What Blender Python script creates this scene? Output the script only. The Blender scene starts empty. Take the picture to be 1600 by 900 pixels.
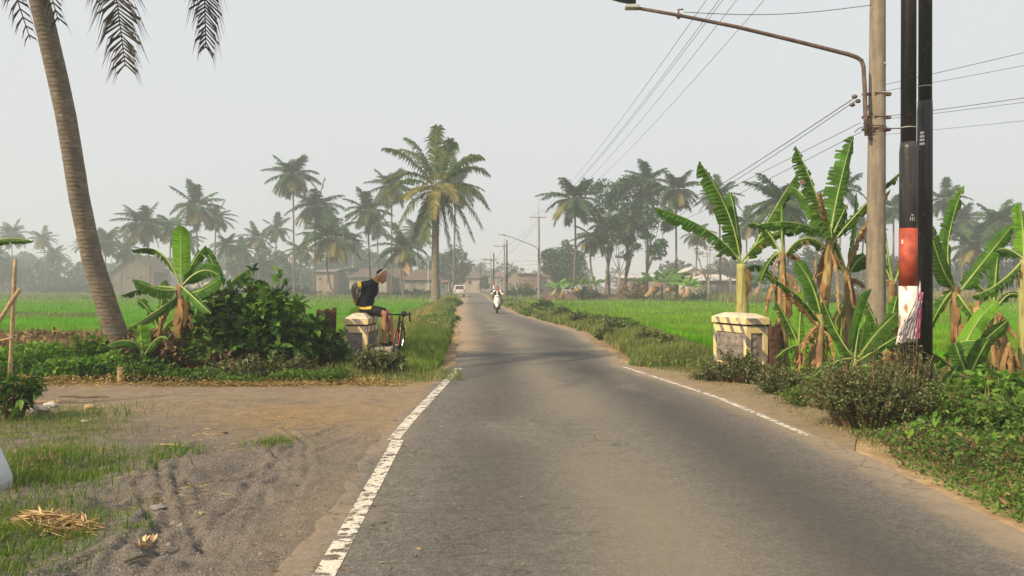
import bpy, math, random
import numpy as np
from mathutils import Vector, Matrix

R = math.radians
rng = np.random.default_rng(7)
random.seed(7)
sc = bpy.context.scene
col = sc.collection

# ------------------------------------------------------------------ camera, world, sun, exposure
F = 1250.0          # focal length in photo pixels (photo 1600 wide)
HY = 448.0          # horizon row
CH = 1.55           # eye height
cam_d = bpy.data.cameras.new('camera'); cam = bpy.data.objects.new('camera', cam_d); col.objects.link(cam)
cam_d.sensor_width = 36; cam_d.lens = 36 * F / 1600; cam_d.clip_end = 3000; cam_d.clip_start = 0.05
cam.location = (0, 0, CH); cam.rotation_euler = (R(90) - math.atan(2 / F), 0, 0)
sc.camera = cam

SUN_EL = 40.0
SUN_AZ = math.atan2(-0.78, -0.62)      # towards the sun, seen from the camera: left and behind
world = bpy.data.worlds.new('World'); sc.world = world; world.use_nodes = True
wn = world.node_tree; wn.nodes.clear()
wo = wn.nodes.new('ShaderNodeOutputWorld'); bg = wn.nodes.new('ShaderNodeBackground')
sky = wn.nodes.new('ShaderNodeTexSky'); sky.sky_type = 'NISHITA'; sky.sun_disc = False
sky.sun_elevation = R(SUN_EL); sky.sun_rotation = SUN_AZ; sky.dust_density = 6; sky.air_density = 1.5
hs = wn.nodes.new('ShaderNodeHueSaturation'); hs.inputs['Saturation'].default_value = 0.35
mx = wn.nodes.new('ShaderNodeMix'); mx.data_type = 'RGBA'; mx.inputs[0].default_value = 0.80
wn.links.new(sky.outputs[0], hs.inputs['Color']); wn.links.new(hs.outputs[0], mx.inputs[6])
mx.inputs[7].default_value = (7.4, 7.6, 7.8, 1)
wn.links.new(mx.outputs[2], bg.inputs['Color']); bg.inputs['Strength'].default_value = 0.1
wn.links.new(bg.outputs[0], wo.inputs[0])

sl = bpy.data.lights.new('sun', 'SUN'); sun = bpy.data.objects.new('sun', sl); col.objects.link(sun)
sl.energy = 5.0; sl.angle = R(1.5); sl.color = (1.0, 0.80, 0.52)
sd = Vector((math.sin(SUN_AZ) * math.cos(R(SUN_EL)), math.cos(SUN_AZ) * math.cos(R(SUN_EL)), math.sin(R(SUN_EL))))
sun.rotation_euler = sd.to_track_quat('Z', 'Y').to_euler()
sc.view_settings.view_transform = 'Standard'; sc.view_settings.look = 'None'
sc.view_settings.exposure = 0.20; sc.view_settings.gamma = 1; sc.view_settings.use_curve_mapping = False
sc.cycles.max_bounces = 6; sc.cycles.diffuse_bounces = 2; sc.cycles.glossy_bounces = 2
sc.cycles.transmission_bounces = 3; sc.cycles.volume_bounces = 1; sc.cycles.transparent_max_bounces = 6
sc.cycles.use_denoising = True

# ------------------------------------------------------------------ helpers
def at(px, py, Y):                      # photo pixel at a given real distance -> world point
    return Vector(((px - 800) * Y / F, Y, CH + (HY - py) * Y / F))
def gx(px, Y): return (px - 800) * Y / F
def gz(py, Y): return CH + (HY - py) * Y / F
def sstep(a, b, x):
    t = np.clip((np.asarray(x, float) - a) / (b - a), 0, 1); return t * t * (3 - 2 * t)

def tag(o, label=None, cat=None, group=None, kind=None):
    if label: o['label'] = label
    if cat: o['category'] = cat
    if group: o['group'] = group
    if kind: o['kind'] = kind
    return o
def empty(name, loc, label, cat, group=None):
    o = bpy.data.objects.new(name, None); o.empty_display_size = .2
    o.location = loc; col.objects.link(o); return tag(o, label, cat, group)
def link(name, me, parent=None):
    o = bpy.data.objects.new(name, me); col.objects.link(o)
    if parent is not None:
        o.parent = parent; w = Vector((0, 0, 0)); q = parent      # meshes are written in world coordinates
        while q: w += q.location; q = q.parent
        o.location = -w
    return o

class MB:
    def __init__(s): s.v = []; s.f = []; s.m = []; s.mats = []; s.mi = 0
    def mat(s, m):
        if m not in s.mats: s.mats.append(m)
        s.mi = s.mats.index(m); return s
    def add(s, vs, fs):
        b = len(s.v); s.v.extend([tuple(v) for v in vs])
        for f in fs: s.f.append(tuple(i + b for i in f)); s.m.append(s.mi)
        return s
    def box(s, c, d, rz=0, bev=0.0):
        x, y, z = d[0] / 2, d[1] / 2, d[2] / 2
        cz, sn = math.cos(rz), math.sin(rz)
        if bev:
            b = bev; V = []
            lv = [(-z, x - b, y - b), (-z + b, x, y), (z - b, x, y), (z, x - b, y - b)]
            for zz, xx, yy in lv:
                for a, e in ((-1, -1), (1, -1), (1, 1), (-1, 1)): V.append((a * xx, e * yy, zz))
            fs = [(3, 2, 1, 0), (12, 13, 14, 15)]
            for k in range(3):
                for j in range(4):
                    fs.append((k * 4 + j, k * 4 + (j + 1) % 4, k * 4 + 4 + (j + 1) % 4, k * 4 + 4 + j))
        else:
            V = [(a, b_, c_) for c_ in (-z, z) for a, b_ in ((-x, -y), (x, -y), (x, y), (-x, y))]
            fs = [(3, 2, 1, 0), (4, 5, 6, 7), (0, 1, 5, 4), (1, 2, 6, 5), (2, 3, 7, 6), (3, 0, 4, 7)]
        V = [(c[0] + p[0] * cz - p[1] * sn, c[1] + p[0] * sn + p[1] * cz, c[2] + p[2]) for p in V]
        return s.add(V, fs)
    def tube(s, pts, rad, n=8, cap=True):
        pts = [Vector(p) for p in pts]; k = len(pts)
        if not hasattr(rad, '__len__'): rad = [rad] * k
        V = []; prev = None
        for i, p in enumerate(pts):
            T = (pts[min(i + 1, k - 1)] - pts[max(i - 1, 0)])
            T = T.normalized() if T.length > 1e-9 else Vector((0, 0, 1))
            if prev is None:
                u = T.cross(Vector((0, 0, 1)))
                if u.length < .05: u = T.cross(Vector((0, 1, 0)))
                u.normalize()
            else:
                u = prev - T * prev.dot(T)
                if u.length < 1e-6: u = T.orthogonal()
                u.normalize()
            prev = u; w = T.cross(u)
            for j in range(n):
                a = 2 * math.pi * j / n
                V.append(p + (u * math.cos(a) + w * math.sin(a)) * rad[i])
        fs = []
        for i in range(k - 1):
            for j in range(n):
                a, b = i * n + j, i * n + (j + 1) % n
                fs.append((a, b, b + n, a + n))
        if cap: fs.append(tuple(range(n - 1, -1, -1))); fs.append(tuple((k - 1) * n + j for j in range(n)))
        return s.add(V, fs)
    def ball(s, c, r, n=10, m=7, M=None):
        if not hasattr(r, '__len__'): r = (r, r, r)
        V = []; fs = []
        for i in range(m + 1):
            th = math.pi * i / m
            for j in range(n):
                a = 2 * math.pi * j / n
                p = Vector((r[0] * math.sin(th) * math.cos(a), r[1] * math.sin(th) * math.sin(a), r[2] * math.cos(th)))
                if M: p = M @ p
                V.append(Vector(c) + p)
        for i in range(m):
            for j in range(n):
                fs.append((i * n + j, (i + 1) * n + j, (i + 1) * n + (j + 1) % n, i * n + (j + 1) % n))
        return s.add(V, fs)
    def ring(s, c, R_, r, ax=(0, 1, 0), n=28, k=6, sq=1.0):
        ax = Vector(ax).normalized(); u = ax.orthogonal().normalized(); w = ax.cross(u); V = []; fs = []
        for i in range(n):
            a = 2 * math.pi * i / n; d = u * math.cos(a) + w * math.sin(a)
            for j in range(k):
                b = 2 * math.pi * j / k
                V.append(Vector(c) + d * (R_ + r * math.cos(b)) + ax * (r * sq * math.sin(b)))
        for i in range(n):
            for j in range(k):
                fs.append((i * k + j, ((i + 1) % n) * k + j, ((i + 1) % n) * k + (j + 1) % k, i * k + (j + 1) % k))
        return s.add(V, fs)
    def prism(s, poly, y0, y1, axis='y'):      # polygon in xz pushed along y
        n = len(poly)
        V = [(p[0], y0, p[1]) for p in poly] + [(p[0], y1, p[1]) for p in poly]
        fs = [tuple(range(n)), tuple(range(2 * n - 1, n - 1, -1))]
        for i in range(n): fs.append((i, i + n, (i + 1) % n + n, (i + 1) % n))
        return s.add(V, fs)
    def build(s, name, m=None, parent=None, smooth=False):
        me = bpy.data.meshes.new(name); me.from_pydata(s.v, [], s.f)
        mats = s.mats if s.mats else [m]
        for q in mats: me.materials.append(q)
        if s.mats: me.polygons.foreach_set('material_index', s.m)
        if smooth: me.polygons.foreach_set('use_smooth', [True] * len(me.polygons))
        me.update()
        return link(name, me, parent)

def np_mesh(name, V, Fc, mat, smooth=False, midx=None):   # V (n,3), Fc (m,k)
    me = bpy.data.meshes.new(name)
    V = np.asarray(V, np.float32); Fc = np.asarray(Fc, np.int32)
    me.vertices.add(len(V)); me.vertices.foreach_set('co', V.ravel())
    me.loops.add(Fc.size); me.loops.foreach_set('vertex_index', Fc.ravel())
    me.polygons.add(len(Fc)); me.polygons.foreach_set('loop_start', np.arange(len(Fc), dtype=np.int32) * Fc.shape[1])
    try: me.polygons.foreach_set('loop_total', np.full(len(Fc), Fc.shape[1], np.int32))
    except Exception: pass
    for q in (mat if isinstance(mat, (list, tuple)) else [mat]): me.materials.append(q)
    if midx is not None: me.polygons.foreach_set('material_index', np.asarray(midx, np.int32))
    if smooth: me.polygons.foreach_set('use_smooth', np.ones(len(Fc), bool))
    me.update(calc_edges=True)
    return me
def unit(a): return a / np.maximum(np.linalg.norm(a, axis=1, keepdims=True), 1e-9)
def rdir(n, up=0.0, spread=1.0):
    d = rng.normal(size=(n, 3)) * spread; d[:, 2] += up; return unit(d)

def leaf_arrays(P, D, L, W, fold=0.15, droop=0.15):   # bent four-cornered leaves, two triangles each
    n = len(P); S = unit(np.cross(D, unit(rng.normal(size=(n, 3)) * .5 + np.array([0, 0, 1.]))))
    N = np.cross(S, D); L = np.broadcast_to(L, (n,))[:, None]; W = np.broadcast_to(W, (n,))[:, None]
    m = P + D * L * .42; z = np.array([[0, 0, 1.]])
    V = np.stack([P, m + S * W / 2 + N * W * fold, P + D * L - z * L * droop, m - S * W / 2 + N * W * fold], 1).reshape(-1, 3)
    b = np.arange(n)[:, None] * 4
    Fc = np.concatenate([b + np.array([[0, 1, 2]]), b + np.array([[0, 2, 3]])], 0)
    return V, Fc
def leaves(name, P, D, L, W, mat, parent=None, fold=.15, droop=.15):
    V, Fc = leaf_arrays(P, D, L, W, fold, droop)
    return link(name, np_mesh(name, V, Fc, mat), parent)
def blades(P, H, W, lean=.35, wind=(0.1, 0.0)):       # grass blades: quad + tip
    n = len(P); a = rng.uniform(0, 2 * np.pi, n)
    S = np.stack([np.cos(a), np.sin(a), 0 * a], 1); b = rng.uniform(0, 2 * np.pi, n)
    Ld = np.stack([np.cos(b), np.sin(b), 0 * b], 1) * (rng.uniform(0, 1, n) ** 1.5 * lean)[:, None] + np.array([wind[0], wind[1], 0])
    H = np.broadcast_to(H, (n,))[:, None]; W = np.broadcast_to(W, (n,))[:, None]; z = np.array([[0, 0, 1.]])
    mid = P + z * H * .55 + Ld * H * .35; tip = P + z * H * (1 - .3 * np.linalg.norm(Ld, axis=1, keepdims=True)) + Ld * H
    V = np.stack([P - S * W / 2, P + S * W / 2, mid + S * W * .4, mid - S * W * .4, tip], 1).reshape(-1, 3)
    q = np.arange(n)[:, None] * 5
    return V, np.concatenate([q + np.array([[0, 1, 2]]), q + np.array([[0, 2, 3]]), q + np.array([[3, 2, 4]])], 0)
def blade_obj(name, P, H, W, mat, parent=None, lean=.35, wind=(.1, 0)):
    V, Fc = blades(P, H, W, lean, wind); return link(name, np_mesh(name, V, Fc, mat), parent)

def bez(P0, P1, P2, t): return P0 * (1 - t) ** 2 + P1 * (2 * t * (1 - t)) + P2 * t * t

# cheap value noise for shaping ground
_g = rng.random((64, 64))
def vn(x, y):
    x = np.asarray(x, float); y = np.asarray(y, float)
    xi = np.floor(x).astype(int); yi = np.floor(y).astype(int); fx = x - xi; fy = y - yi
    fx = fx * fx * (3 - 2 * fx); fy = fy * fy * (3 - 2 * fy)
    a = _g[xi % 64, yi % 64]; b = _g[(xi + 1) % 64, yi % 64]; c = _g[xi % 64, (yi + 1) % 64]; d = _g[(xi + 1) % 64, (yi + 1) % 64]
    return (a * (1 - fx) + b * fx) * (1 - fy) + (c * (1 - fx) + d * fx) * fy
def fbm(x, y, o=3):
    s = 0; a = .5
    for k in range(o): s = s + a * vn(x * 2 ** k + 17 * k, y * 2 ** k + 5 * k); a /= 2
    return s / (1 - .5 ** o)

# ------------------------------------------------------------------ materials
class NT:
    def __init__(s, name, rough=.8, spec=.3):
        s.m = bpy.data.materials.new(name); s.m.use_nodes = True; s.t = s.m.node_tree
        s.b = s.t.nodes['Principled BSDF']; s.b.inputs['Roughness'].default_value = rough
        s.b.inputs['Specular IOR Level'].default_value = spec
        s.o = s.t.nodes['Material Output']; s._c = None
    def n(s, t, **k):
        x = s.t.nodes.new(t)
        for a, v in k.items(): setattr(x, a, v)
        return x
    def l(s, a, b): s.t.links.new(a, b)
    def co(s, kind='Object'):
        if s._c is None: s._c = s.n('ShaderNodeTexCoord')
        return s._c.outputs[kind]
    def pos(s): return s.n('ShaderNodeNewGeometry').outputs['Position']
    def noise(s, scale, detail=3, vec=None, rough=.55, stretch=None):
        x = s.n('ShaderNodeTexNoise'); x.inputs['Scale'].default_value = scale
        x.inputs['Detail'].default_value = detail; x.inputs['Roughness'].default_value = rough
        v = vec if vec is not None else s.pos()
        if stretch:
            mp = s.n('ShaderNodeMapping'); mp.inputs['Scale'].default_value = stretch; s.l(v, mp.inputs[0]); v = mp.outputs[0]
        s.l(v, x.inputs['Vector']); return x.outputs['Fac']
    def ramp(s, fac, stops, interp='LINEAR'):
        r = s.n('ShaderNodeValToRGB'); e = r.color_ramp.elements; r.color_ramp.interpolation = interp
        while len(e) < len(stops): e.new(.5)
        for q, (p, c) in zip(e, stops): q.position = p; q.color = (*c, 1) if hasattr(c, '__len__') else (c, c, c, 1)
        s.l(fac, r.inputs[0]); return r.outputs[0]
    def mix(s, f, a, b, mode='MIX'):
        x = s.n('ShaderNodeMix', data_type='RGBA', blend_type=mode)
        for sock, v in ((x.inputs[0], f), (x.inputs[6], a), (x.inputs[7], b)):
            if hasattr(v, 'is_linked') or hasattr(v, 'links'): s.l(v, sock)
            elif hasattr(v, '__len__'): sock.default_value = (*v, 1)
            else: sock.default_value = v if sock.type == 'VALUE' else (v, v, v, 1)
        return x.outputs[2]
    def math(s, op, a, b=0.0, clamp=False):
        x = s.n('ShaderNodeMath', operation=op, use_clamp=clamp)
        for sock, v in ((x.inputs[0], a), (x.inputs[1], b)):
            if hasattr(v, 'links'): s.l(v, sock)
            else: sock.default_value = v
        return x.outputs[0]
    def bump(s, h, strength=.3, dist=.02):
        x = s.n('ShaderNodeBump'); x.inputs['Strength'].default_value = strength; x.inputs['Distance'].default_value = dist
        s.l(h, x.inputs['Height']); s.l(x.outputs[0], s.b.inputs['Normal']); return s
    def color(s, c): 
        if hasattr(c, 'links'): s.l(c, s.b.inputs['Base Color'])
        else: s.b.inputs['Base Color'].default_value = (*c, 1)
        return s
def island(t): return t.n('ShaderNodeNewGeometry').outputs['Random Per Island']

def m_plain(name, c, rough=.7, spec=.3, var=.25, scale=6, metal=0, bump=0):
    t = NT(name, rough, spec); f = t.noise(scale, 4)
    t.color(t.ramp(f, [(.3, tuple(x * (1 - var) for x in c)), (.7, tuple(min(1, x * (1 + var)) for x in c))]))
    t.b.inputs['Metallic'].default_value = metal
    if bump: t.bump(f, bump, .02)
    return t.m
def m_leaf(name, c1, c2, c3=None, trans=.35, rough=.6, spec=.15, nscale=.8):
    t = NT(name, rough, spec); isl = island(t)
    stops = [(0, c1), (.55, c2)] + ([(.97, c3)] if c3 else [(1, tuple(x * 1.25 for x in c2))])
    c = t.ramp(isl, stops); nz = t.noise(nscale, 2)
    c = t.mix(1.0, c, t.ramp(nz, [(.3, .72), (.7, 1.2)]), 'MULTIPLY')
    t.color(c)
    tr = t.n('ShaderNodeBsdfTranslucent'); tc = t.mix(1.0, c, (1.25, 1.35, .5), 'MULTIPLY'); t.l(tc, tr.inputs['Color'])
    ms = t.n('ShaderNodeMixShader'); ms.inputs[0].default_value = trans
    t.l(t.b.outputs[0], ms.inputs[1]); t.l(tr.outputs[0], ms.inputs[2]); t.l(ms.outputs[0], t.o.inputs[0])
    return t.m

M = {}
M['palm'] = m_leaf('palm_green', (.03, .07, .016), (.085, .145, .03), (.17, .18, .05), trans=.28)
M['palm_far'] = m_leaf('palm_far_green', (.016, .046, .016), (.034, .088, .028), (.10, .14, .045), trans=.2)
M['palm_yellow'] = m_leaf('palm_yellowing', (.13, .15, .035), (.24, .22, .06), (.32, .23, .09), trans=.3)
M['palm_dry'] = m_leaf('palm_dry', (.10, .07, .045), (.18, .135, .09), trans=.1)
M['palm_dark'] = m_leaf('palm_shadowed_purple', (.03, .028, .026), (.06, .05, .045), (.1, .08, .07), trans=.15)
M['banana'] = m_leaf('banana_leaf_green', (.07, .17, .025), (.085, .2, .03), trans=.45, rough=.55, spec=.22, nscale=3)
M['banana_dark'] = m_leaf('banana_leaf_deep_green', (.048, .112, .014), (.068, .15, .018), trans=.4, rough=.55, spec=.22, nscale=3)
M['banana_lime'] = m_leaf('banana_leaf_lime', (.15, .33, .03), (.17, .36, .035), trans=.45, rough=.5, spec=.25, nscale=3)
M['banana_dry'] = m_leaf('banana_leaf_dead', (.25, .14, .06), (.42, .26, .12), (.5, .34, .2), trans=.2, rough=.9, spec=.1, nscale=5)
M['midrib'] = m_plain('banana_midrib', (.3, .38, .1), .5)
M['broad'] = m_leaf('broad_leaf', (.014, .042, .010), (.045, .12, .018), (.13, .25, .032), trans=.22, rough=.5, spec=.25)
M['broad_light'] = m_leaf('broad_leaf_light', (.07, .17, .03), (.12, .26, .035), (.2, .33, .05), trans=.35)
M['tree'] = m_leaf('tree_leaf', (.014, .055, .018), (.03, .105, .03), (.07, .15, .04), trans=.2)
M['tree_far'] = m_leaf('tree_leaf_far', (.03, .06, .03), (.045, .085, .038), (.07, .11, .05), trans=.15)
M['bush'] = m_leaf('bush_leaf', (.035, .055, .02), (.085, .125, .042), (.24, .25, .13), trans=.22)
M['weed'] = m_leaf('weed_leaf', (.05, .12, .02), (.10, .2, .035), (.2, .26, .07), trans=.3)
M['grass'] = m_leaf('grass_blade', (.06, .14, .02), (.12, .22, .035), (.25, .27, .08), trans=.3)
M['grass_verge'] = m_leaf('verge_grass', (.07, .12, .03), (.15, .21, .05), (.36, .32, .14), trans=.3)
M['dry'] = m_leaf('dry_grass', (.22, .15, .07), (.42, .3, .14), (.6, .46, .24), trans=.2, rough=.9, spec=.1)
M['brown'] = m_leaf('dead_stalk', (.10, .065, .035), (.2, .13, .07), (.34, .24, .14), trans=.1, rough=.9, spec=.1)
M['rice'] = m_leaf('rice_blade', (.08, .27, .004), (.125, .37, .006), (.20, .46, .015), trans=.35, rough=.7, spec=.08, nscale=.25)
M['rice_pale'] = m_leaf('rice_blade_pale', (.10, .25, .008), (.16, .34, .012), (.26, .40, .03), trans=.3, rough=.7, spec=.08, nscale=.25)
M['crop'] = m_leaf('crop_leaf', (.1, .14, .04), (.2, .2, .08), (.35, .28, .13), trans=.2)

def m_trunk(name, c1, c2, ring=9.0, bump=.6):
    t = NT(name, .9, .15); z = t.pos()
    w = t.n('ShaderNodeTexWave', wave_type='BANDS', bands_direction='Z'); w.inputs['Scale'].default_value = ring / 6.283 * 3.2
    w.inputs['Distortion'].default_value = 3.2; w.inputs['Detail'].default_value = 5; w.inputs['Detail Scale'].default_value = 1.9
    t.l(z, w.inputs['Vector']); nz = t.noise(8, 6, None, .7, (1, 1, 2.2)); nb = t.noise(2.2, 3)
    bn = t.noise(1.15, 4, None, .6, (.5, .5, 13)); wf = t.math('ADD', t.math('MULTIPLY', w.outputs['Fac'], .5), t.math('MULTIPLY', t.ramp(bn, [(.3, 0.0), (.7, 1.0)]), .5))
    a = t.ramp(wf, [(0, tuple(x * .8 for x in c1)), (.10, tuple((x * .6 + y * .4) for x, y in zip(c1, c2))), (.86, tuple((x + y) / 2 for x, y in zip(c1, c2))), (.95, c2), (1, tuple(min(1, x * 1.3) for x in c2))])
    c = t.mix(1.0, a, t.ramp(nz, [(.3, .5), (.7, 1.3)]), 'MULTIPLY')
    c = t.mix(t.ramp(nb, [(.50, 0.0), (.62, .55)]), c, (.13, .13, .11)); c = t.mix(t.ramp(t.noise(5.5, 5, None, .7), [(.62, 0.0), (.68, .6)]), c, (.42, .40, .35)); t.color(c)
    h = t.math('ADD', wf, nz); t.bump(h, bump * .5, .03); return t.m
M['trunk'] = m_trunk('palm_trunk_ringed', (.15, .12, .09), (.33, .275, .21))
M['trunk_far'] = m_plain('palm_trunk_far', (.17, .14, .11), .9, .1, .3, 1.5)
M['bark'] = m_plain('tree_bark', (.13, .10, .08), .9, .1, .35, 3, bump=.5)
M['bark_pale'] = m_plain('tree_bark_pale', (.26, .22, .18), .9, .1, .3, 3, bump=.5)
def m_bstem():
    t = NT('banana_stem', .7, .3)
    f = t.noise(3.5, 4, stretch=(6, 6, .8)); g = t.noise(2.0, 3)
    a = t.ramp(f, [(.3, (.07, .04, .02)), (.45, (.26, .17, .08)), (.62, (.42, .34, .14)), (.8, (.22, .26, .07))])
    t.color(t.mix(t.ramp(g, [(.4, 0.0), (.65, .8)]), a, (.17, .10, .05))); t.bump(f, .4, .02); return t.m
M['bstem'] = m_bstem()
def m_bstem_fresh():
    t = NT('banana_stem_fresh', .55, .35)
    f = t.noise(4, 4, stretch=(7, 7, .6))
    t.color(t.ramp(f, [(.3, (.16, .09, .04)), (.48, (.36, .33, .12)), (.7, (.34, .42, .13))])); t.bump(f, .3, .02); return t.m
M['bstem_fresh'] = m_bstem_fresh()
M['husk'] = m_plain('rotten_stem_brown', (.07, .04, .025), .95, .1, .6, 14, bump=.8)

def m_asphalt():
    t = NT('asphalt', .93, .18); P = t.pos()
    fine = t.noise(95, 3, P, .7); mid = t.noise(7, 5, P); big = t.noise(.55, 3, P, stretch=(1.2, .3, 1))
    sp = t.n('ShaderNodeTexVoronoi'); sp.inputs['Scale'].default_value = 60; t.l(P, sp.inputs['Vector'])
    crs = t.noise(28, 4, P, .75)
    c = t.ramp(fine, [(.3, (.044, .043, .041)), (.5, (.120, .115, .106)), (.7, (.22, .21, .192))])
    c = t.mix(1.0, c, t.ramp(crs, [(.3, .62), (.5, 1.0), (.7, 1.45)]), 'MULTIPLY'); c = t.mix(1.0, c, t.ramp(mid, [(.3, .84), (.7, 1.14)]), 'MULTIPLY')
    c = t.mix(t.ramp(t.noise(1.7, 5, P, .7), [(.60, 0.0), (.66, .35)]), c, (.05, .047, .044))
    c = t.mix(t.ramp(sp.outputs['Distance'], [(.06, .6), (.14, 0.0)]), c, (.27, .25, .21))
    c = t.mix(t.ramp(big, [(.35, 0.0), (.75, .35)]), c, (.2, .17, .13))
    at_ = t.n('ShaderNodeAttribute', attribute_name='road_tone'); sep = t.n('ShaderNodeSeparateColor'); t.l(at_.outputs['Color'], sep.inputs[0])
    c = t.mix(t.math('MULTIPLY', sep.outputs[0], t.ramp(mid, [(.2, .55), (.6, 1.0)])), c, (.335, .25, .17))   # tan dust
    c = t.mix(sep.outputs[1], c, (.060, .055, .053))                     # darker strip along each lane
    c = t.mix(t.math('MULTIPLY', sep.outputs[2], t.ramp(fine, [(.2, .4), (.6, 1.0)])), c, (.205, .178, .14))  # paler strip along the crown
    cr = t.n('ShaderNodeTexVoronoi', feature='DISTANCE_TO_EDGE'); cr.inputs['Scale'].default_value = .9
    dv = t.n('ShaderNodeVectorMath', operation='ADD'); nn = t.n('ShaderNodeTexNoise'); nn.inputs['Scale'].default_value = 3
    t.l(P, nn.inputs['Vector']); t.l(P, dv.inputs[0]); t.l(nn.outputs['Color'], dv.inputs[1]); t.l(dv.outputs[0], cr.inputs['Vector'])
    crk = t.math('MULTIPLY', t.ramp(cr.outputs['Distance'], [(.006, 1.0), (.018, 0.0)]), t.ramp(t.noise(.35, 2, P), [(.45, 0.0), (.6, .6)]))
    c = t.mix(crk, c, (.05, .045, .04)); t.color(c)
    t.bump(t.math('ADD', fine, t.math('MULTIPLY', mid, .6)), .5, .006); return t.m
M['asphalt'] = m_asphalt()
def m_line():
    t = NT('road_paint_white', .7, .3); P = t.pos()
    a = t.noise(14, 6, P, .75); b = t.noise(60, 3, P); w = t.noise(3.5, 4, P, stretch=(1.5, 3, 1))
    t.color(t.ramp(b, [(.3, (.40, .37, .31)), (.6, (.64, .60, .52))]))
    tr = t.n('ShaderNodeBsdfTransparent'); ms = t.n('ShaderNodeMixShader')
    f = t.ramp(t.math('ADD', t.math('MULTIPLY', a, .6), t.math('MULTIPLY', w, .4)), [(.455, 0.0), (.49, 1.0)])
    t.l(f, ms.inputs[0]); t.l(tr.outputs[0], ms.inputs[1]); t.l(t.b.outputs[0], ms.inputs[2]); t.l(ms.outputs[0], t.o.inputs[0]); return t.m
M['line'] = m_line()
def m_dirt():
    t = NT('dirt_and_sand', .95, .1); P = t.pos()
    fine = t.noise(70, 4, P, .7); mid = t.noise(5, 5, P, .65); big = t.noise(.9, 4, P)
    c = t.ramp(fine, [(.3, (.085, .076, .07)), (.5, (.195, .172, .152)), (.72, (.34, .30, .265))])
    at_ = t.n('ShaderNodeAttribute', attribute_name='tone'); sep = t.n('ShaderNodeSeparateColor'); t.l(at_.outputs['Color'], sep.inputs[0])
    tan = t.ramp(fine, [(.2, (.24, .18, .11)), (.6, (.38, .29, .19))])
    c = t.mix(sep.outputs[0], c, tan)
    c = t.mix(t.math('MULTIPLY', sep.outputs[1], t.ramp(mid, [(.35, .2), (.6, 1.0)])), c, (.33, .22, .10))
    c = t.mix(t.math('MULTIPLY', sep.outputs[2], t.ramp(t.noise(3.2, 6, P, .7), [(.42, .05), (.58, 1.0)])), c, t.ramp(mid, [(.35, (.09, .095, .035)), (.65, (.27, .2, .10))]))
    c = t.mix(1.0, c, t.ramp(mid, [(.3, .8), (.7, 1.15)]), 'MULTIPLY'); t.color(c)
    t.bump(t.math('ADD', t.math('MULTIPLY', mid, 1.8), t.math('ADD', fine, t.noise(24, 4, P, .7))), .9, .03); return t.m
M['dirt'] = m_dirt()
def m_ground():
    t = NT('ground_soil', .95, .1); P = t.pos()
    at_ = t.n('ShaderNodeAttribute', attribute_name='tone'); f = t.noise(6, 5, P, .65); g = t.noise(.6, 4, P)
    c = t.mix(1.0, at_.outputs['Color'], t.ramp(f, [(.25, .55), (.7, 1.3)]), 'MULTIPLY')
    c = t.mix(1.0, c, t.ramp(g, [(.3, .8), (.7, 1.2)]), 'MULTIPLY'); t.color(c); t.bump(f, .7, .05); return t.m
M['ground'] = m_ground()
def m_conc(name, c, st=1.0, lo=.55):
    t = NT(name, .9, .15); f = t.noise(5, 6, None, .65); s_ = t.noise(2.2, 4, stretch=(5, 5, .6)); g = t.noise(60, 2)
    a = t.ramp(f, [(.25, tuple(x * lo for x in c)), (.55, c), (.8, tuple(min(1, x * 1.25) for x in c))])
    a = t.mix(1.0, a, t.ramp(s_, [(.3, .7), (.6, 1.1)]), 'MULTIPLY')
    t.color(t.mix(1.0, a, t.ramp(g, [(.2, .85), (.8, 1.1)]), 'MULTIPLY')); t.bump(t.math('ADD', f, g), .35 * st, .01); return t.m
M['concrete'] = m_conc('concrete_apron', (.36, .31, .24))
M['pole_conc'] = m_conc('concrete_pole', (.26, .22, .17), .5, .75)
M['pole_far'] = m_plain('pole_concrete_far', (.26, .24, .22), .8)
M['stone'] = m_conc('rough_stone', (.27, .235, .205), 3)
def m_chev(name, ang):      # worn yellow paint with slanted black bands
    t = NT(name, .75, .25); P = t.co('Object'); s = t.n('ShaderNodeSeparateXYZ'); t.l(P, s.inputs[0])
    u = t.math('ADD', t.math('ADD', t.math('MULTIPLY', s.outputs[0], 1.0), t.math('MULTIPLY', s.outputs[1], ang)), t.math('MULTIPLY', s.outputs[2], .85))
    u = t.math('FRACT', t.math('ADD', t.math('MULTIPLY', u, 2.3), 10.1)); band = t.math('GREATER_THAN', u, .66)
    f = t.noise(9, 6, P, .7); g = t.noise(2.5, 4, P)
    yel = t.ramp(f, [(.3, (.56, .42, .18)), (.5, (.74, .59, .29)), (.75, (.76, .69, .5))])
    blk = t.ramp(f, [(.3, (.13, .12, .12)), (.55, (.24, .21, .19)), (.64, (.52, .44, .3))])
    c = t.mix(band, yel, blk); c = t.mix(t.ramp(g, [(.6, 0.0), (.72, .5)]), c, (.3, .26, .2)); t.color(c); t.bump(f, .3, .008); return t.m
M['chevron'] = m_chev('hazard_paint_worn', -1.0)
M['captop'] = m_conc('cap_top_weathered', (.56, .5, .38), 1, .75)
def m_steel():
    t = NT('black_pole_paint', .42, .45); f = t.noise(3, 5, stretch=(6, 6, .4)); g = t.noise(11, 5)
    c = t.ramp(f, [(.3, (.010, .010, .011)), (.55, (.026, .025, .026)), (.75, (.06, .055, .052))]); t.color(t.mix(t.ramp(g, [(.60, 0.0), (.68, .75)]), c, (.10, .07, .06))); return t.m
M['black'] = m_steel()
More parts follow.
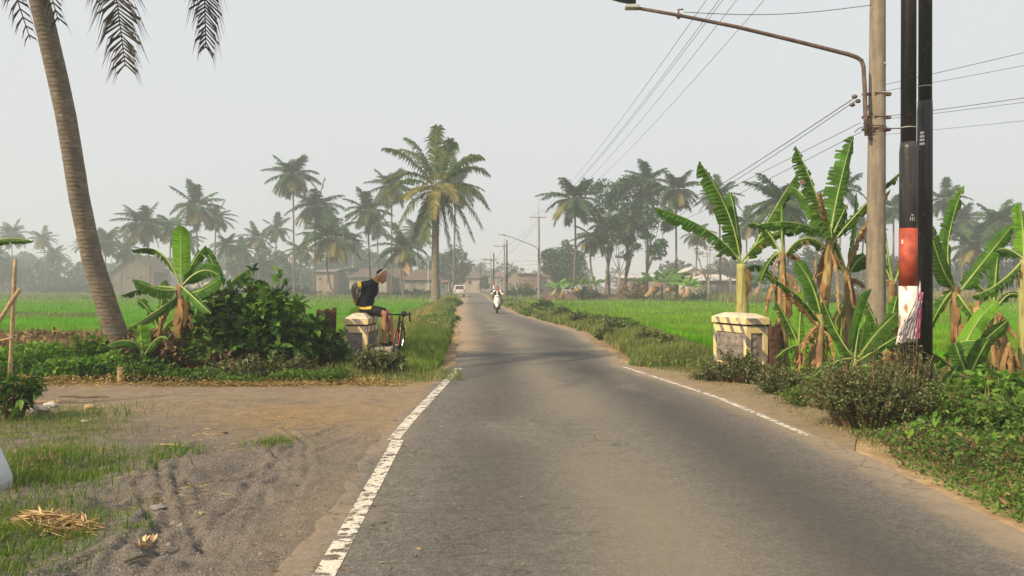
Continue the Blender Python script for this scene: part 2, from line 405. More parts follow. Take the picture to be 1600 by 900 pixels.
def m_wpole():
    t = NT('white_paint_rusting', .6, .3); f = t.noise(8, 6, stretch=(2, 2, 1)); g = t.noise(16, 4)
    c = t.ramp(g, [(.3, (.6, .57, .5)), (.6, (.78, .76, .7))]); t.color(t.mix(t.ramp(f, [(.53, 0.0), (.62, .9)]), c, (.30, .14, .05))); return t.m
M['white_rust'] = m_wpole()
M['red_band'] = m_plain('red_band_paint', (.36, .065, .035), .55, .35, .35, 9)
M['rust'] = m_plain('rusty_steel', (.13, .09, .075), .75, .3, .45, 12)
M['galv'] = m_plain('galvanised_strap', (.5, .5, .47), .45, .5, .2, 20, metal=.3)
M['wire'] = m_plain('cable_black', (.05, .05, .052), .6, .3, .1)
M['glass'] = m_plain('window_dark', (.035, .04, .045), .15, .5, .2)
M['wood'] = m_plain('bamboo_dry', (.38, .26, .14), .7, .25, .3, 18)
M['rubber'] = m_plain('tyre_rubber', (.02, .02, .022), .7, .3, .2)
M['cloth_black'] = m_plain('fabric_black_navy', (.012, .015, .024), .85, .2, .3, 20)
M['cloth_black2'] = m_plain('shorts_black', (.012, .012, .013), .75, .25, .3, 20)
M['cloth_yellow'] = m_plain('fabric_yellow', (.7, .48, .06), .8, .2, .15, 20)
M['cloth_grey'] = m_plain('sleeve_grey', (.16, .13, .13), .8, .2, .5, 26)
M['skin'] = m_plain('skin_tan', (.40, .19, .11), .5, .4, .1, 8)
M['hair'] = m_plain('hair_black', (.018, .014, .013), .7, .3, .4, 60)
M['white'] = m_plain('white_plastic', (.75, .74, .7), .4, .45, .05)
M['red'] = m_plain('frame_red', (.5, .07, .03), .35, .5, .1)
M['chrome'] = m_plain('metal_grey', (.35, .35, .36), .35, .5, .1, metal=.8)
M['sack'] = m_plain('woven_sack_white', (.55, .57, .6), .8, .2, .12, 50, bump=.4)
M['pink'] = m_plain('rag_pink', (.48, .16, .25), .9, .1, .45, 14)
M['ragwhite'] = m_plain('rag_grey_white', (.55, .5, .5), .9, .1, .25, 14)
M['straw'] = m_leaf('straw_pile', (.34, .22, .11), (.52, .36, .19), (.66, .5, .3), trans=.1, rough=.9, spec=.1)
def m_wall(name, c, brick=False):
    t = NT(name, .9, .1)
    if brick:
        b = t.n('ShaderNodeTexBrick'); b.inputs['Scale'].default_value = 1.6; t.l(t.pos(), b.inputs['Vector'])
        b.inputs['Color1'].default_value = (*c, 1); b.inputs['Color2'].default_value = (c[0] * .75, c[1] * .7, c[2] * .7, 1); b.inputs['Mortar'].default_value = (.3, .26, .22, 1)
        base = b.outputs[0]
    else: base = t.ramp(t.noise(3, 3), [(.3, tuple(x * .85 for x in c)), (.7, c)])
    t.color(t.mix(1.0, base, t.ramp(t.noise(.8, 5, stretch=(1, 1, .4)), [(.3, .65), (.65, 1.1)]), 'MULTIPLY')); return t.m
def m_roof(name, c):
    t = NT(name, .9, .1); w = t.n('ShaderNodeTexWave', wave_type='BANDS', bands_direction='X'); w.inputs['Scale'].default_value = 1.2
    t.l(t.pos(), w.inputs['Vector']); f = t.noise(1.2, 5)
    a = t.ramp(f, [(.3, tuple(x * .6 for x in c)), (.7, tuple(x * 1.2 for x in c))])
    t.color(t.mix(1.0, a, t.ramp(w.outputs['Fac'], [(0, .8), (1, 1.1)]), 'MULTIPLY')); t.bump(w.outputs['Fac'], .5, .05); return t.m
W_ = {'pink': m_wall('wall_pink_plaster', (.38, .29, .25)), 'tan': m_wall('wall_tan', (.31, .28, .235)), 'grey': m_wall('wall_grey_blue', (.22, .26, .3)),
      'brick': m_wall('wall_brick', (.27, .165, .125), True), 'orange': m_wall('wall_orange', (.6, .34, .14)), 'white': m_wall('wall_white', (.62, .58, .52)),
      'cream': m_wall('wall_cream', (.42, .37, .29)), 'wood': m_wall('wall_wood', (.2, .16, .13))}
R_ = {'tile': m_roof('roof_tile_brown', (.15, .115, .095)), 'red': m_roof('roof_tile_red', (.2, .13, .105)), 'grey': m_roof('roof_sheet_grey', (.25, .25, .25)),
      'pale': m_roof('roof_sheet_pale', (.55, .53, .5)), 'dark': m_roof('roof_dark', (.1, .095, .09))}

# ------------------------------------------------------------------ the lie of the land
LY = [-30, 2, 8, 15.5, 25, 46, 88, 150, 250, 420]
def xl(y): return np.interp(y, LY, [-.9, -1.02, -1.2, -1.05, -1.6, -3.1, -5.5, -9, -15, -28])
RY = [-30, 2, 8, 11, 15.5, 20, 27, 37, 46, 88, 150, 250, 420]
def xr(y): return np.interp(y, RY, [3.1, 3.08, 3.09, 2.87, 2.15, 2.15, 2.25, 1.2, .1, -2.3, -5.2, -11, -24])
def hgt(x, y):
    x = np.asarray(x, float); y = np.asarray(y, float)
    dl = xl(y) - x; dr = x - xr(y)
    left = sstep(1.6, 3.2, dl) * sstep(14.6, 17.5, y)
    h = -.45 * left + .22 * left * sstep(33, 28, y)
    right = sstep(1.7, 3.4, dr) * sstep(15.0, 18.5, y)
    h = h - .45 * right
    h = h + .35 * sstep(96, 108, y) * (sstep(1.5, 4, dr)) + .40 * sstep(185, 200, y) * sstep(1.5, 4, dl)   # village land
    h = h + .10 * sstep(.3, 1.2, dl) * sstep(13.4, 14.5, y) * sstep(3.2, 1.8, dl)                          # verge shoulders
    h = h + .16 * sstep(.4, 1.6, dr) * (1 - sstep(1.9, 3.3, dr)) * sstep(16, 18, y)
    h = h + .05 * sstep(.5, 1.6, dr) * sstep(11, 9, y)
    h = h + (fbm(x * .9, y * .9) - .5) * .10 * (1 - .75 * sstep(-.3, .1, dr) * sstep(2.6, 1.6, dr) * sstep(16, 14.5, y)) * sstep(.3, 1.5, np.maximum(dl, dr)) * sstep(300, 60, y)
    apw = np.interp(y, [7.3, 7.7, 8.4, 9.4, 10.8, 12.3, 14.0, 15.3, 15.9], [0, .2, .55, .95, 1.25, 1.2, .9, .4, .05])
    nr = sstep(-.3, .1, dr) * sstep(16, 14.5, y); h = h + .042 * nr
    h = h - .22 * sstep(.1, .5, dl) * sstep(12.75, 12.5, y)
    return h
def hz(x, y): return float(hgt(x, y))

def grid_mesh(xs, ys, zf, name, mat, tone=None, attr='tone', smooth=True):
    X, Y = np.meshgrid(xs, ys); Z = zf(X, Y); V = np.stack([X, Y, Z], -1).reshape(-1, 3)
    nx, ny = len(xs), len(ys); i = (np.arange(ny - 1)[:, None] * nx + np.arange(nx - 1)[None]).ravel()
    me = np_mesh(name, V, np.stack([i, i + 1, i + nx + 1, i + nx], 1), mat, smooth)
    if tone is not None:
        c = np.ones((len(V), 4), np.float32); c[:, :3] = tone(X.ravel(), Y.ravel())
        a = me.color_attributes.new(attr, 'FLOAT_COLOR', 'POINT'); a.data.foreach_set('color', c.ravel())
    return me
def soil_tone(x, y):
    dl = xl(y) - x; dr = x - xr(y); d = np.maximum(dl, dr)
    n = fbm(x * .5, y * .5)
    base = np.array([.16, .12, .075]) * np.ones((len(x), 1))
    green = np.array([.05, .085, .022]); tan = np.array([.36, .25, .14]); olive = np.array([.12, .11, .045]); brown = np.array([.17, .10, .06])
    def mixc(b, c, f): return b * (1 - f[:, None]) + c * f[:, None]
    base = mixc(base, olive, sstep(.35, .6, n))
    base = mixc(base, green, sstep(2.4, 3.2, dl) * sstep(28, 31, y) * .95); base = mixc(base, green, sstep(2.6, 3.4, dr) * sstep(17, 19, y) * .95)
    base = mixc(base, brown, sstep(98, 104, y) * sstep(1, 4, dr))
    base = mixc(base, tan, sstep(.9, .15, d) * sstep(-2, .2, -abs(d)) * 1.0 * np.ones_like(n))
    base = mixc(base, tan, sstep(1.4, .5, dl) * sstep(20, 34, y) * sstep(-.5, 0, dl))
    return base
xs = np.concatenate([-np.geomspace(520, 14, 34), np.arange(-13.6, 13.7, .28), np.geomspace(14, 520, 34)])
ys = np.concatenate([np.linspace(-25, -2, 8), np.arange(-1.5, 34, .28), np.geomspace(34.5, 900, 80)])
gm = grid_mesh(xs, ys, lambda X, Y: hgt(X, Y) - .05, 'ground', M['ground'], soil_tone)
tag(link('ground', gm), kind='structure')

# asphalt road as a ribbon between its two edges
def ribbon(name, mat, fl, fr, ys, nu, z, tone=None, attr='road_tone'):
    Y = np.repeat(np.asarray(ys)[:, None], nu, 1); u = np.linspace(0, 1, nu)[None]
    X = fl(Y) * (1 - u) + fr(Y) * u; V = np.stack([X, Y, np.full_like(X, z)], -1).reshape(-1, 3)
    ny = len(ys); i = (np.arange(ny - 1)[:, None] * nu + np.arange(nu - 1)[None]).ravel()
    me = np_mesh(name, V, np.stack([i, i + 1, i + nu + 1, i + nu], 1), mat, True)
    if tone is not None:
        c = np.ones((len(V), 4), np.float32); c[:, :3] = tone(X.ravel(), Y.ravel())
        a = me.color_attributes.new(attr, 'FLOAT_COLOR', 'POINT'); a.data.foreach_set('color', c.ravel())
    return link(name, me)
def road_tone(x, y):
    n = fbm(x * 1.1 + 3, y * .45); n2 = fbm(x * 2.7, y * 1.3, 4)
    dl = x - xl(y); dr = xr(y) - x; w = xr(y) - xl(y)
    dust = sstep(.12, -.25, dl + (n2 - .5) * .5) * sstep(16, 13, y) * .5
    dust = np.maximum(dust, sstep(1.0, .1, dl + (n2 - .5) * .9) * sstep(17.5, 20, y) * .9)
    dust = np.maximum(dust, sstep(.5, .75, n2) * sstep(19, 22, y) * sstep(52, 40, y) * .85 * sstep(2.2, 1.2, dl))
    dust = np.maximum(dust, sstep(.35, .0, dr + (n2 - .5) * .35) * .7)
    u = dl / w
    dark = .55 * np.exp(-((u - .24) / .12) ** 2) + .75 * np.exp(-((u - .76) / .13) ** 2)
    dark = dark * sstep(.25, .55, n + .12) * sstep(60, 14, y)
    crown = np.exp(-((u - .48) / .11) ** 2) * .75 * sstep(.2, .6, n + .1) * sstep(50, 15, y)
    crown = np.maximum(crown, .3 * np.exp(-((u - .99) / .04) ** 2))
    return np.stack([np.clip(dust, 0, 1), np.clip(dark, 0, .8), np.clip(crown, 0, .8)], 1)
edge_n = lambda Y, k: (fbm(Y * 1.7 + k, Y * .3 + k, 4) - .5)
rys = np.concatenate([np.arange(-12, 30, .12), np.geomspace(30.1, 430, 260)])
def rfl(Y): return xl(Y) - .16 + edge_n(Y, 3) * .30 + .1 * sstep(15, 17, Y)
def rfr(Y): return xr(Y) + .12 + edge_n(Y, 9) * .22
tag(ribbon('road', M['asphalt'], rfl, rfr, rys, 34, 0.012, road_tone), kind='structure')

def line_strip(name, pts, w):
    ys_ = np.arange(pts[0][1], pts[-1][1], .1); X = np.interp(ys_, [p[1] for p in pts], [p[0] for p in pts])
    V = []; 
    for x, y in zip(X, ys_):
        V += [(x - w / 2, y, .0165), (x + w / 2, y, .0165)]
    i = np.arange(len(ys_) - 1) * 2
    return tag(link(name, np_mesh(name, V, np.stack([i, i + 1, i + 3, i + 2], 1), M['line'])), kind='structure')
line_strip('road_edge_line', [(-.93, -3), (-1.0, 4.3), (-1.13, 7.7), (-1.15, 8.1)], .12)
line_strip('road_edge_line', [(-1.19, 8.0), (-1.18, 9.2), (-1.08, 12.5), (-1.0, 15.2)], .125)
line_strip('road_edge_line', [(3.06, 8.2), (2.86, 11), (2.14, 15.3)], .085)

# side lot of sand and trodden dirt on the left
LOT_Y = 12.9
RUTS = [((3.0, 4.38, 5.5, 6.6, 7.7, 8.8), (-1.15, -1.4, -1.54, -1.7, -1.97, -2.5)), ((3.0, 4.28, 5.66, 6.87, 7.6), (-1.3, -1.58, -1.76, -2.0, -2.3)), ((4.6, 5.2, 6.0, 6.6, 7.8), (-1.75, -2.08, -2.5, -2.8, -3.1)),
        ((3.0, 4.4, 5.0, 6.2), (-1.8, -2.0, -2.2, -2.9)), ((2.8, 3.6, 4.4, 5.2, 6.4), (-1.2, -1.28, -1.36, -1.46, -1.5)), ((3.2, 4.0, 4.8, 5.6, 7.4), (-1.5, -1.7, -1.86, -1.94, -2.1)),
        ((3.0, 4.0, 5.0, 6.0, 6.9), (-2.0, -2.1, -2.35, -2.6, -3.1)), ((6.2, 6.6, 7.2, 8.4), (-2.5, -2.15, -1.85, -1.6)), ((4.0, 4.5, 5.2, 6.0), (-2.5, -2.3, -1.95, -1.4)), ((7.9, 8.0, 8.3, 8.9, 9.6), (-2.2, -2.3, -2.0, -1.9, -2.6))]
def lot_h(X, Y):
    x, y = X, Y
    edge = sstep(.1, 1.2, xl(y) - x)
    h = (fbm(x * 1.1, y * 1.1, 4) - .5) * .10
    sand = sstep(-.9, -1.9, x) * sstep(8.2, 6.6, y)
    h = h + sand * (.20 * (fbm(x * 2.3 + 9, y * 2.3, 5) - .4) + .06 * np.exp(-((y - 6.9 - .15 * np.sin(x * 2)) / .14) ** 2))
    for ys_, xs_ in RUTS:                                     # tyre ruts swinging into the side lane
        d = x - np.interp(y, ys_, xs_) - .09 * (fbm(y * 1.5, x * 0 + 3) - .5); m = sstep(ys_[0] - .3, ys_[0], y) * sstep(ys_[-1] + .3, ys_[-1], y)
        h = h + m * ((-.020 - .008 * np.sin(y * 75)) * np.exp(-(d / .032) ** 4) + .017 * np.exp(-((np.abs(d) - .065) / .028) ** 2)) * (.3 + 1.3 * fbm(x * 5, y * 5))
    h = h + sand * .10 * (fbm(x * 6 + 3, y * 6, 4) - .5)
    h = h * edge + .004 - .02 * sstep(LOT_Y - .8, LOT_Y, y)
    return h
def lot_tone(x, y):
    n = fbm(x * .8, y * .8, 4); n2 = fbm(x * 2.2 + 4, y * 2.2, 4)
    tan = np.clip(sstep(7.4, 10.5, y + (n - .5) * 3) * .62 + .34 * sstep(-2.2, -1.0, x + (n2 - .5)) , 0, .85) * sstep(.1, .6, n2 + .15)
    orange = .9 * np.exp(-(((x + 2.6) / 1.0) ** 2 + ((y - 9.6) / 1.3) ** 2)) + .5 * sstep(LOT_Y - .9, LOT_Y, y)
    gx_ = np.interp(y, [2, 4.4, 5.5, 6.3, 7, 8.2, 9.4, 10.2], [-2.2, -2.55, -3.0, -3.7, -3.5, -3.6, -4.6, -5.6])
    grass = sstep(.15, -.7, x - gx_ + (n2 - .5) * 1.5) * sstep(10.6, 9.8, y) * (.35 + .65 * sstep(.42, .6, fbm(x * 1.3 + 8, y * 1.3, 4)))
    return np.stack([tan, np.clip(orange, 0, .8), np.clip(grass, 0, .92)], 1)
lxs = np.concatenate([np.linspace(-16, -4.6, 110), np.arange(-4.57, -.55, .022)])
lys = np.concatenate([np.linspace(.6, 2.35, 20), np.arange(2.4, 8.5, .022), np.linspace(8.55, LOT_Y, 80)])
def lot_z(X, Y): 
    Xc = np.minimum(X, xl(Y) + .2)
    return lot_h(Xc, Y)
def hlot(x, y): return float(lot_h(np.array(x), np.array(y)))
tag(link('dirt_lot', grid_mesh(lxs, lys, lot_z, 'dirt_lot', M['dirt'], lot_tone)), kind='structure')

# dusty worn apron beside the right lane, at the bridge head
ap = [(3.12, 7.3), (3.3, 7.7), (3.62, 8.4), (4.0, 9.4), (4.15, 10.8), (3.9, 12.3), (3.3, 14.0), (2.55, 15.3), (2.2, 15.9)]
tag(ribbon('pavement_apron', M['dirt'], lambda Y: xr(Y) - .02, lambda Y: np.interp(Y, [p[1] for p in ap], [p[0] for p in ap]) + edge_n(Y * 2, 4) * .2 * sstep(7.9, 8.8, Y), np.arange(7.35, 15.9, .1), 10, .0085,
           lambda x, y: np.stack([.75 + .2 * fbm(x * 2, y * 2), .15 * fbm(x, y), 0 * x], 1), 'tone'), kind='structure')

# ------------------------------------------------------------------ palms
def frond(mb, P0, P1, P2, n=30, ll=.8, lw=.045, mats=('palm',), rach=.03, hang=.5, t0=.1, rm='palm_yellow', sd=None, nh=None, dense=False):
    r = random.Random(sd if sd is not None else random.random())
    P0, P1, P2 = Vector(P0), Vector(P1), Vector(P2); k = 9
    mb.mat(M[rm]); mb.tube([bez(P0, P1, P2, i / k) for i in range(k + 1)], [rach * (1 - .8 * i / k) for i in range(k + 1)], 4, False)
    mt = M[mats[0]]; mb.mat(mt); hv = Vector((P2.x - P0.x, P2.y - P0.y, 0))
    S0 = hv.cross(Vector((0, 0, 1))).normalized() if hv.length > .1 else Vector((1, 0, 0))
    if nh is not None: S0 = ((P2 - P0).cross(Vector(nh))).normalized()
    for i in range(n):
        t = t0 + (1 - t0) * (i + .5) / n; p = bez(P0, P1, P2, t); T = ((P1 - P0) * (1 - t) + (P2 - P1) * t).normalized()
        S = S0 - T * S0.dot(T); S.normalize(); N = S.cross(T)
        if N.z < 0: N = -N
        L = ll * (math.sin(math.pi * (.12 + .80 * t)) ** .6) * r.uniform(.8, 1.1)
        for s in ((-1, 1) if not dense else (-1, 1, -1, 1)):
            if dense: S = (S + Vector((r.uniform(-.16, .16), r.uniform(-.16, .16), r.uniform(-.16, .16)))).normalized(); L *= r.uniform(.9, 1.08)
            d = (S * s * (1.05 - .3 * t) + T * (.35 + .5 * t) + N * r.uniform(.0, .25) + Vector((r.uniform(-.1, .1), r.uniform(-.1, .1), r.uniform(-.1, .05)))).normalized()
            m = p + d * L * .5; e = m + (d + Vector((0, 0, -hang * r.uniform(1.0, 2.4)))).normalized() * L * .55
            w = T * lw * r.uniform(.8, 1.2)
            mb.add([p - w * .5, p + w * .5, m + w * .6, m - w * .6, e], [(0, 1, 2, 3), (3, 2, 4)])
def bezfrond(c, az, el, L, droop, r):
    d = Vector((math.cos(az), math.sin(az), 0)); u = Vector((0, 0, 1))
    P0 = Vector(c) + d * .12; v = d * math.cos(el) + u * math.sin(el)
    P1 = P0 + v * L * .5
    P2 = P1 + (v * .75 - u * droop).normalized() * L * .55
    return P0, P1, P2
def crown_mesh(sd, nf=22, L=4.2, detail=26, far=True, yellow=.3, lw=.15):
    r = random.Random(sd); mb = MB(); wind = r.uniform(-.25, .25)
    for i in range(nf):
        q = i / (nf - 1); az = i * 2.39996 + r.uniform(-.25, .25)
        el = R(68 - 114 * q ** .9 + r.uniform(-8, 8)); droop = .35 + .95 * q + r.uniform(-.15, .25)
        l = L * r.uniform(.82, 1.1) * (.8 + .2 * math.sin(math.pi * min(1, q * 1.3)))
        P0, P1, P2 = bezfrond((0, 0, 0), az, el, l, droop, r)
        P2 = P2 + Vector((wind, 0, 0)) * l * .4
        mt = 'palm_yellow' if (q > .62 and r.random() < yellow) else ('palm_far' if far else 'palm')
        if q > .93 and r.random() < .6: mt = 'palm_dry'
        frond(mb, P0, P1, P2, detail, L * .29, lw, (mt,), .05, .45, .12, 'palm_yellow' if q > .35 else mt, r.random())
    mb.mat(M['palm_dry'])
    for k in range(7):
        a = k * .9; mb.ball((math.cos(a) * .3, math.sin(a) * .3, -.35 - .1 * (k % 3)), .15, 6, 4)
    for k in range(4):                                        # hanging dead sheaths
        a = r.uniform(0, 6.28); b = Vector((math.cos(a) * .25, math.sin(a) * .25, -.1))
        e = b + Vector((math.cos(a) * .3, math.sin(a) * .3, -r.uniform(.8, 1.7)))
        mb.add([b, b + Vector((.09, 0, 0)), e + Vector((.06, 0, 0)), e], [(0, 1, 2, 3)])
    return mb
_cp = [crown_mesh(s, nf + 4, L_, 32, True, y, .13) for s, nf, y, L_ in ((11, 24, .3, 4.2), (23, 17, .6, 4.0), (37, 28, .2, 4.4), (41, 19, .35, 4.2), (59, 22, .7, 4.5), (67, 15, .3, 3.9), (73, 25, .4, 4.3))]
_cm = []
def far_palm(px, py, rp, bx, Y, label, var, rot, bend=0.0, group='coconut palms in the hazy distance', tr=.15, base_z=None):
    """crown centre pixel, crown radius in pixels, trunk foot pixel, distance"""
    c = at(px, py, Y); bz = base_z if base_z is not None else hz(gx(bx, Y), Y) - .1
    b = Vector((gx(bx, Y), Y + random.uniform(-1, 1), bz)); root = empty('coconut_palm', b, label, 'palm tree', group)
    mid = (b + c) / 2 + Vector((bend, 0, 0)); mb = MB(); n = 9
    pts = [bez(b, mid * 2 - (b + c) / 2, c, i / n) for i in range(n + 1)]
    mb.tube(pts, [tr * (1.5 if i == 0 else 1.12 - .35 * i / n) for i in range(n + 1)], 7)
    mb.build('trunk', M['trunk_far'], root, True)
    s = rp * Y / F / 3.5
    k = (var * 3 + len(_used)) % 7; _used.append(1)
    if k not in _cmd:
        o = _cp[k].build('crown', None, root); _cmd[k] = o.data
    else:
        o = link('crown', _cmd[k], root)
    o.location = c - b; o.scale = (s, s, s); o.rotation_euler = (0, 0, rot)
    return root
_cmd = {}; _used = []
FP = [  # px, py, r, foot px, Y, variant, rotation, bend, label
 (18, 366, 27, 22, 215, 0, .3, 0, 'faint palm at the far left, above the banana leaf tip'),
 (67, 374, 20, 72, 230, 1, 1.2, .5, 'small faint palm with drooping fronds above a low pale-roofed house'),
 (128, 385, 17, 131, 240, 2, 2.2, 0, 'faint palm partly hidden behind the big leaning trunk'),
 (224, 350, 40, 236, 140, 1, .7, .6, 'palm with wide drooping fronds, leftmost of the cluster beside the gabled barn'),
 (268, 356, 32, 262, 150, 2, 1.9, 0, 'darker palm just behind the upright banana leaf'),
 (306, 322, 44, 312, 138, 0, 2.6, 0, 'tallest bushy palm of the cluster behind the broad-leaved bush'),
 (338, 340, 30, 335, 150, 3, .2, 0, 'palm overlapping the right side of the tallest bushy cluster palm'),
 (354, 383, 24, 354, 165, 2, 3.3, 0, 'short bluish palm low at the right end of the first palm cluster'),
 (402, 372, 28, 408, 175, 0, 4.0, 0, 'hazy palm left of the tall thin palm, lower of a pair'),
 (432, 358, 27, 430, 180, 1, 5.1, 0, 'hazy palm left of the tall thin palm, upper of a pair'),
 (458, 274, 40, 462, 128, 1, 1.0, 0, 'tall palm with a very thin straight trunk and ragged crown'),
 (494, 322, 40, 492, 134, 0, .1, 0, 'palm with full crown just right of the tall thin palm'),
 (516, 372, 46, 526, 118, 2, 1.7, -.9, 'shorter palm with curved trunk left of the seated cyclist'),
 (574, 330, 42, 579, 122, 3, 2.5, 0, 'straight palm rising directly behind the cyclist with yellowing lower fronds'),
 (612, 292, 36, 613, 132, 2, .9, 0, 'tall slender palm partly hidden by the big roadside palm crown'),
 (629, 388, 42, 633, 116, 0, 3.9, -.4, 'short squat palm in front of the orange building'),
 (712, 292, 42, 708, 126, 1, 4.4, 0, 'slender palm directly behind the big roadside palm'),
 (897, 312, 48, 895, 108, 0, 5.5, .3, 'bushy palm at the left end of the grove beyond the rice field'),
 (926, 372, 34, 938, 118, 2, .5, -.8, 'low palm with leaning trunk inside the grove right of the utility pole'),
 (1012, 283, 40, 1011, 116, 1, 2.0, 0, 'tallest palm at the right edge of the leafy grove'),
 (990, 345, 36, 968, 112, 3, 4.7, .6, 'palm leaning right, half hidden in the leafy grove'),
 (1056, 297, 38, 1055, 112, 2, 3.0, 0, 'lone straight palm between the leafy grove and the bare tree'),
 (1124, 308, 33, 1128, 118, 1, 1.5, 0, 'palm seen behind the nearest banana leaves and the bare tree'),
 (1222, 318, 55, 1226, 82, 0, 3.6, 0, 'larger nearer palm behind the banana clump with arching pale fronds'),
 (1318, 296, 40, 1303, 112, 3, .8, 0, 'palm crown showing between the banana leaves left of the concrete pole'),
 (1396, 325, 36, 1392, 118, 2, 2.3, 0, 'palm crown showing between the concrete pole and the black poles'),
 (1476, 312, 36, 1470, 120, 1, 4.2, 0, 'palm just right of the black poles behind a banana leaf'),
 (1518, 385, 40, 1516, 112, 0, 5.0, 0, 'short dark palm right of the black poles'),
 (1562, 348, 42, 1563, 116, 2, .4, 0, 'tall full palm near the right side of the view'),
 (1606, 392, 34, 1603, 120, 3, 1.3, 0, 'palm cut by the right edge of the view'),
]
for i_, (a, b_, c, d, e, f_, g) in enumerate([(165, 378, 28, 160, 175, 0.2, 'hazy palm just right of the big leaning trunk'), (196, 390, 24, 190, 180, -0.3, 'faint low palm left of the gabled barn'), (290, 374, 27, 292, 165, 0.4, 'small palm low between the first cluster palms'), (376, 392, 24, 372, 190, 0, 'very faint short palm right of the first palm cluster'), (472, 392, 26, 476, 170, -0.5, 'faint palm crown low behind the tall thin palm'), (546, 376, 26, 548, 175, 0.3, 'faint palm between the curved palm and the cyclist palm'), (590, 352, 30, 590, 165, 0, 'hazy palm between the straight palm and the tall slender palm'), (652, 364, 28, 656, 168, 0, 'hazy palm left of the big roadside palm, half covered by its crown'), (948, 352, 30, 944, 126, 0.3, 'palm crown tucked inside the grove foliage'), (1090, 366, 26, 1086, 138, 0, 'faint palm above the bare tree'), (1168, 350, 30, 1170, 138, -0.3, 'hazy palm between the nearest banana leaves'), (1276, 362, 28, 1272, 134, 0, 'hazy palm behind the tallest banana plant'), (1350, 356, 32, 1346, 128, 0, 'hazy palm just left of the concrete pole'), (1442, 374, 28, 1440, 136, 0, 'low hazy palm hidden behind the black poles'), (1502, 346, 32, 1500, 134, 0, 'hazy palm between the two banana leaves in a V'), (1536, 362, 28, 1540, 138, 0.3, 'hazy palm left of the tall full palm at the right'), (1588, 352, 34, 1586, 130, 0, 'palm right of the tall full palm near the right edge'), (84, 398, 20, 86, 235, 0, 'tiny faint palm near the far left sheds')]): FP.append((a, b_, c, d, e, i_, i_ * 1.7, f_, g))
for (px, py, rp, bx, Y, var, rot, bend, lab) in FP: far_palm(px, py, rp, bx, Y, lab, var, rot, bend)

# the big palm on the left verge beyond the bridge
def near_palm_crown(root, c, specs, nm='frond'):
    for (P1, P2, n, ll, lw, mt, hang, t0) in specs:
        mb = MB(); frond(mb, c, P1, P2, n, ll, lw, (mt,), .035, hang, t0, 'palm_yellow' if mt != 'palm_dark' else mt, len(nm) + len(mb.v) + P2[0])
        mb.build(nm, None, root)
Yp = 70.0
c = at(682, 298, Yp); b = Vector((gx(681, Yp), Yp, hz(gx(681, Yp), Yp) - .15))
pr = empty('coconut_palm', b, 'big coconut palm with yellowing lower fronds on the left road verge', 'palm tree')
mb = MB(); n = 26; pts = []; rad = []
for i in range(n + 1):
    t = i / n; p = bez(b, (b + c) / 2 + Vector((-.15, 0, 0)), c, t); pts.append(p); rad.append(.36 * (1.0 + .75 * math.exp(-t * 14)) * (1 - .25 * t) * (1 + .03 * (i % 2)))
mb.tube(pts, rad, 12); mb.build('trunk', M['trunk'], pr, True)
r = random.Random(5); k = Yp / F
def pd(dx, dy, dz=0): return c + Vector((dx * k, dz, -dy * k))
FR = [((-5, -60), (2, -100), 0), ((-25, -62), (-48, -84), 1), ((15, -55), (28, -72), -1.5), ((-40, -50), (-78, -62), -1), ((-30, -35), (-82, -20), 1.5),
      ((-55, -30), (-92, 30), -1), ((-45, 0), (-88, 52), -1.5), ((-30, 15), (-55, 62), -2), ((-20, 20), (-38, 78), 1), ((-8, 25), (-12, 80), -2),
      ((45, -45), (80, -28), 1), ((50, -50), (70, -48), -1.5), ((40, -10), (82, 30), -1), ((50, -20), (78, 22), 1.5), ((35, 5), (72, 60), -1.5),
      ((28, 15), (58, 78), 1), ((18, 20), (38, 84), -1), ((8, 30), (22, 100), .5),
      ((-18, 0), (-40, 20), -3.5), ((16, -8), (36, 22), -3.8), ((4, 0), (2, 50), -4.0), ((-20, -52), (-60, -72), 2.5), ((32, -44), (62, -56), 2.2)]
for i, (a, e, dz) in enumerate(FR):
    yel = e[1] > 10 and r.random() < .62
    mb = MB(); P1 = pd(a[0] * 1.0, a[1] - 12, dz * .7); P2 = pd(e[0], e[1], dz)
    frond(mb, c, P1, P2, 46, 1.3, .11, ('palm_yellow' if yel else 'palm',), .06, .75, .12, 'palm_yellow', i, (0, -1, .15) if (e[1] < -60 and abs(e[0]) < 35) else None)
    mb.build('frond', None, pr)
mb = MB().mat(M['palm_dry'])
for kx in range(9):
    a = kx * .75; mb.ball(c + Vector((math.cos(a) * .42, math.sin(a) * .42, -.45 - .15 * (kx % 3))), .19, 8, 6)
mb.build('coconut_cluster', None, pr, True)
for kx in range(5): 
    mb = MB(); a = r.uniform(0, 6.28); frond(mb, c, c + Vector((math.cos(a) * .7, math.sin(a) * .7, -.8)), c + Vector((math.cos(a) * .8, math.sin(a) * .8, -r.uniform(3.6, 5.5))), 18, .8, .07, ('palm_dry',), .05, 1.2, .1, 'palm_dry', kx); mb.build('dead_frond', None, pr)

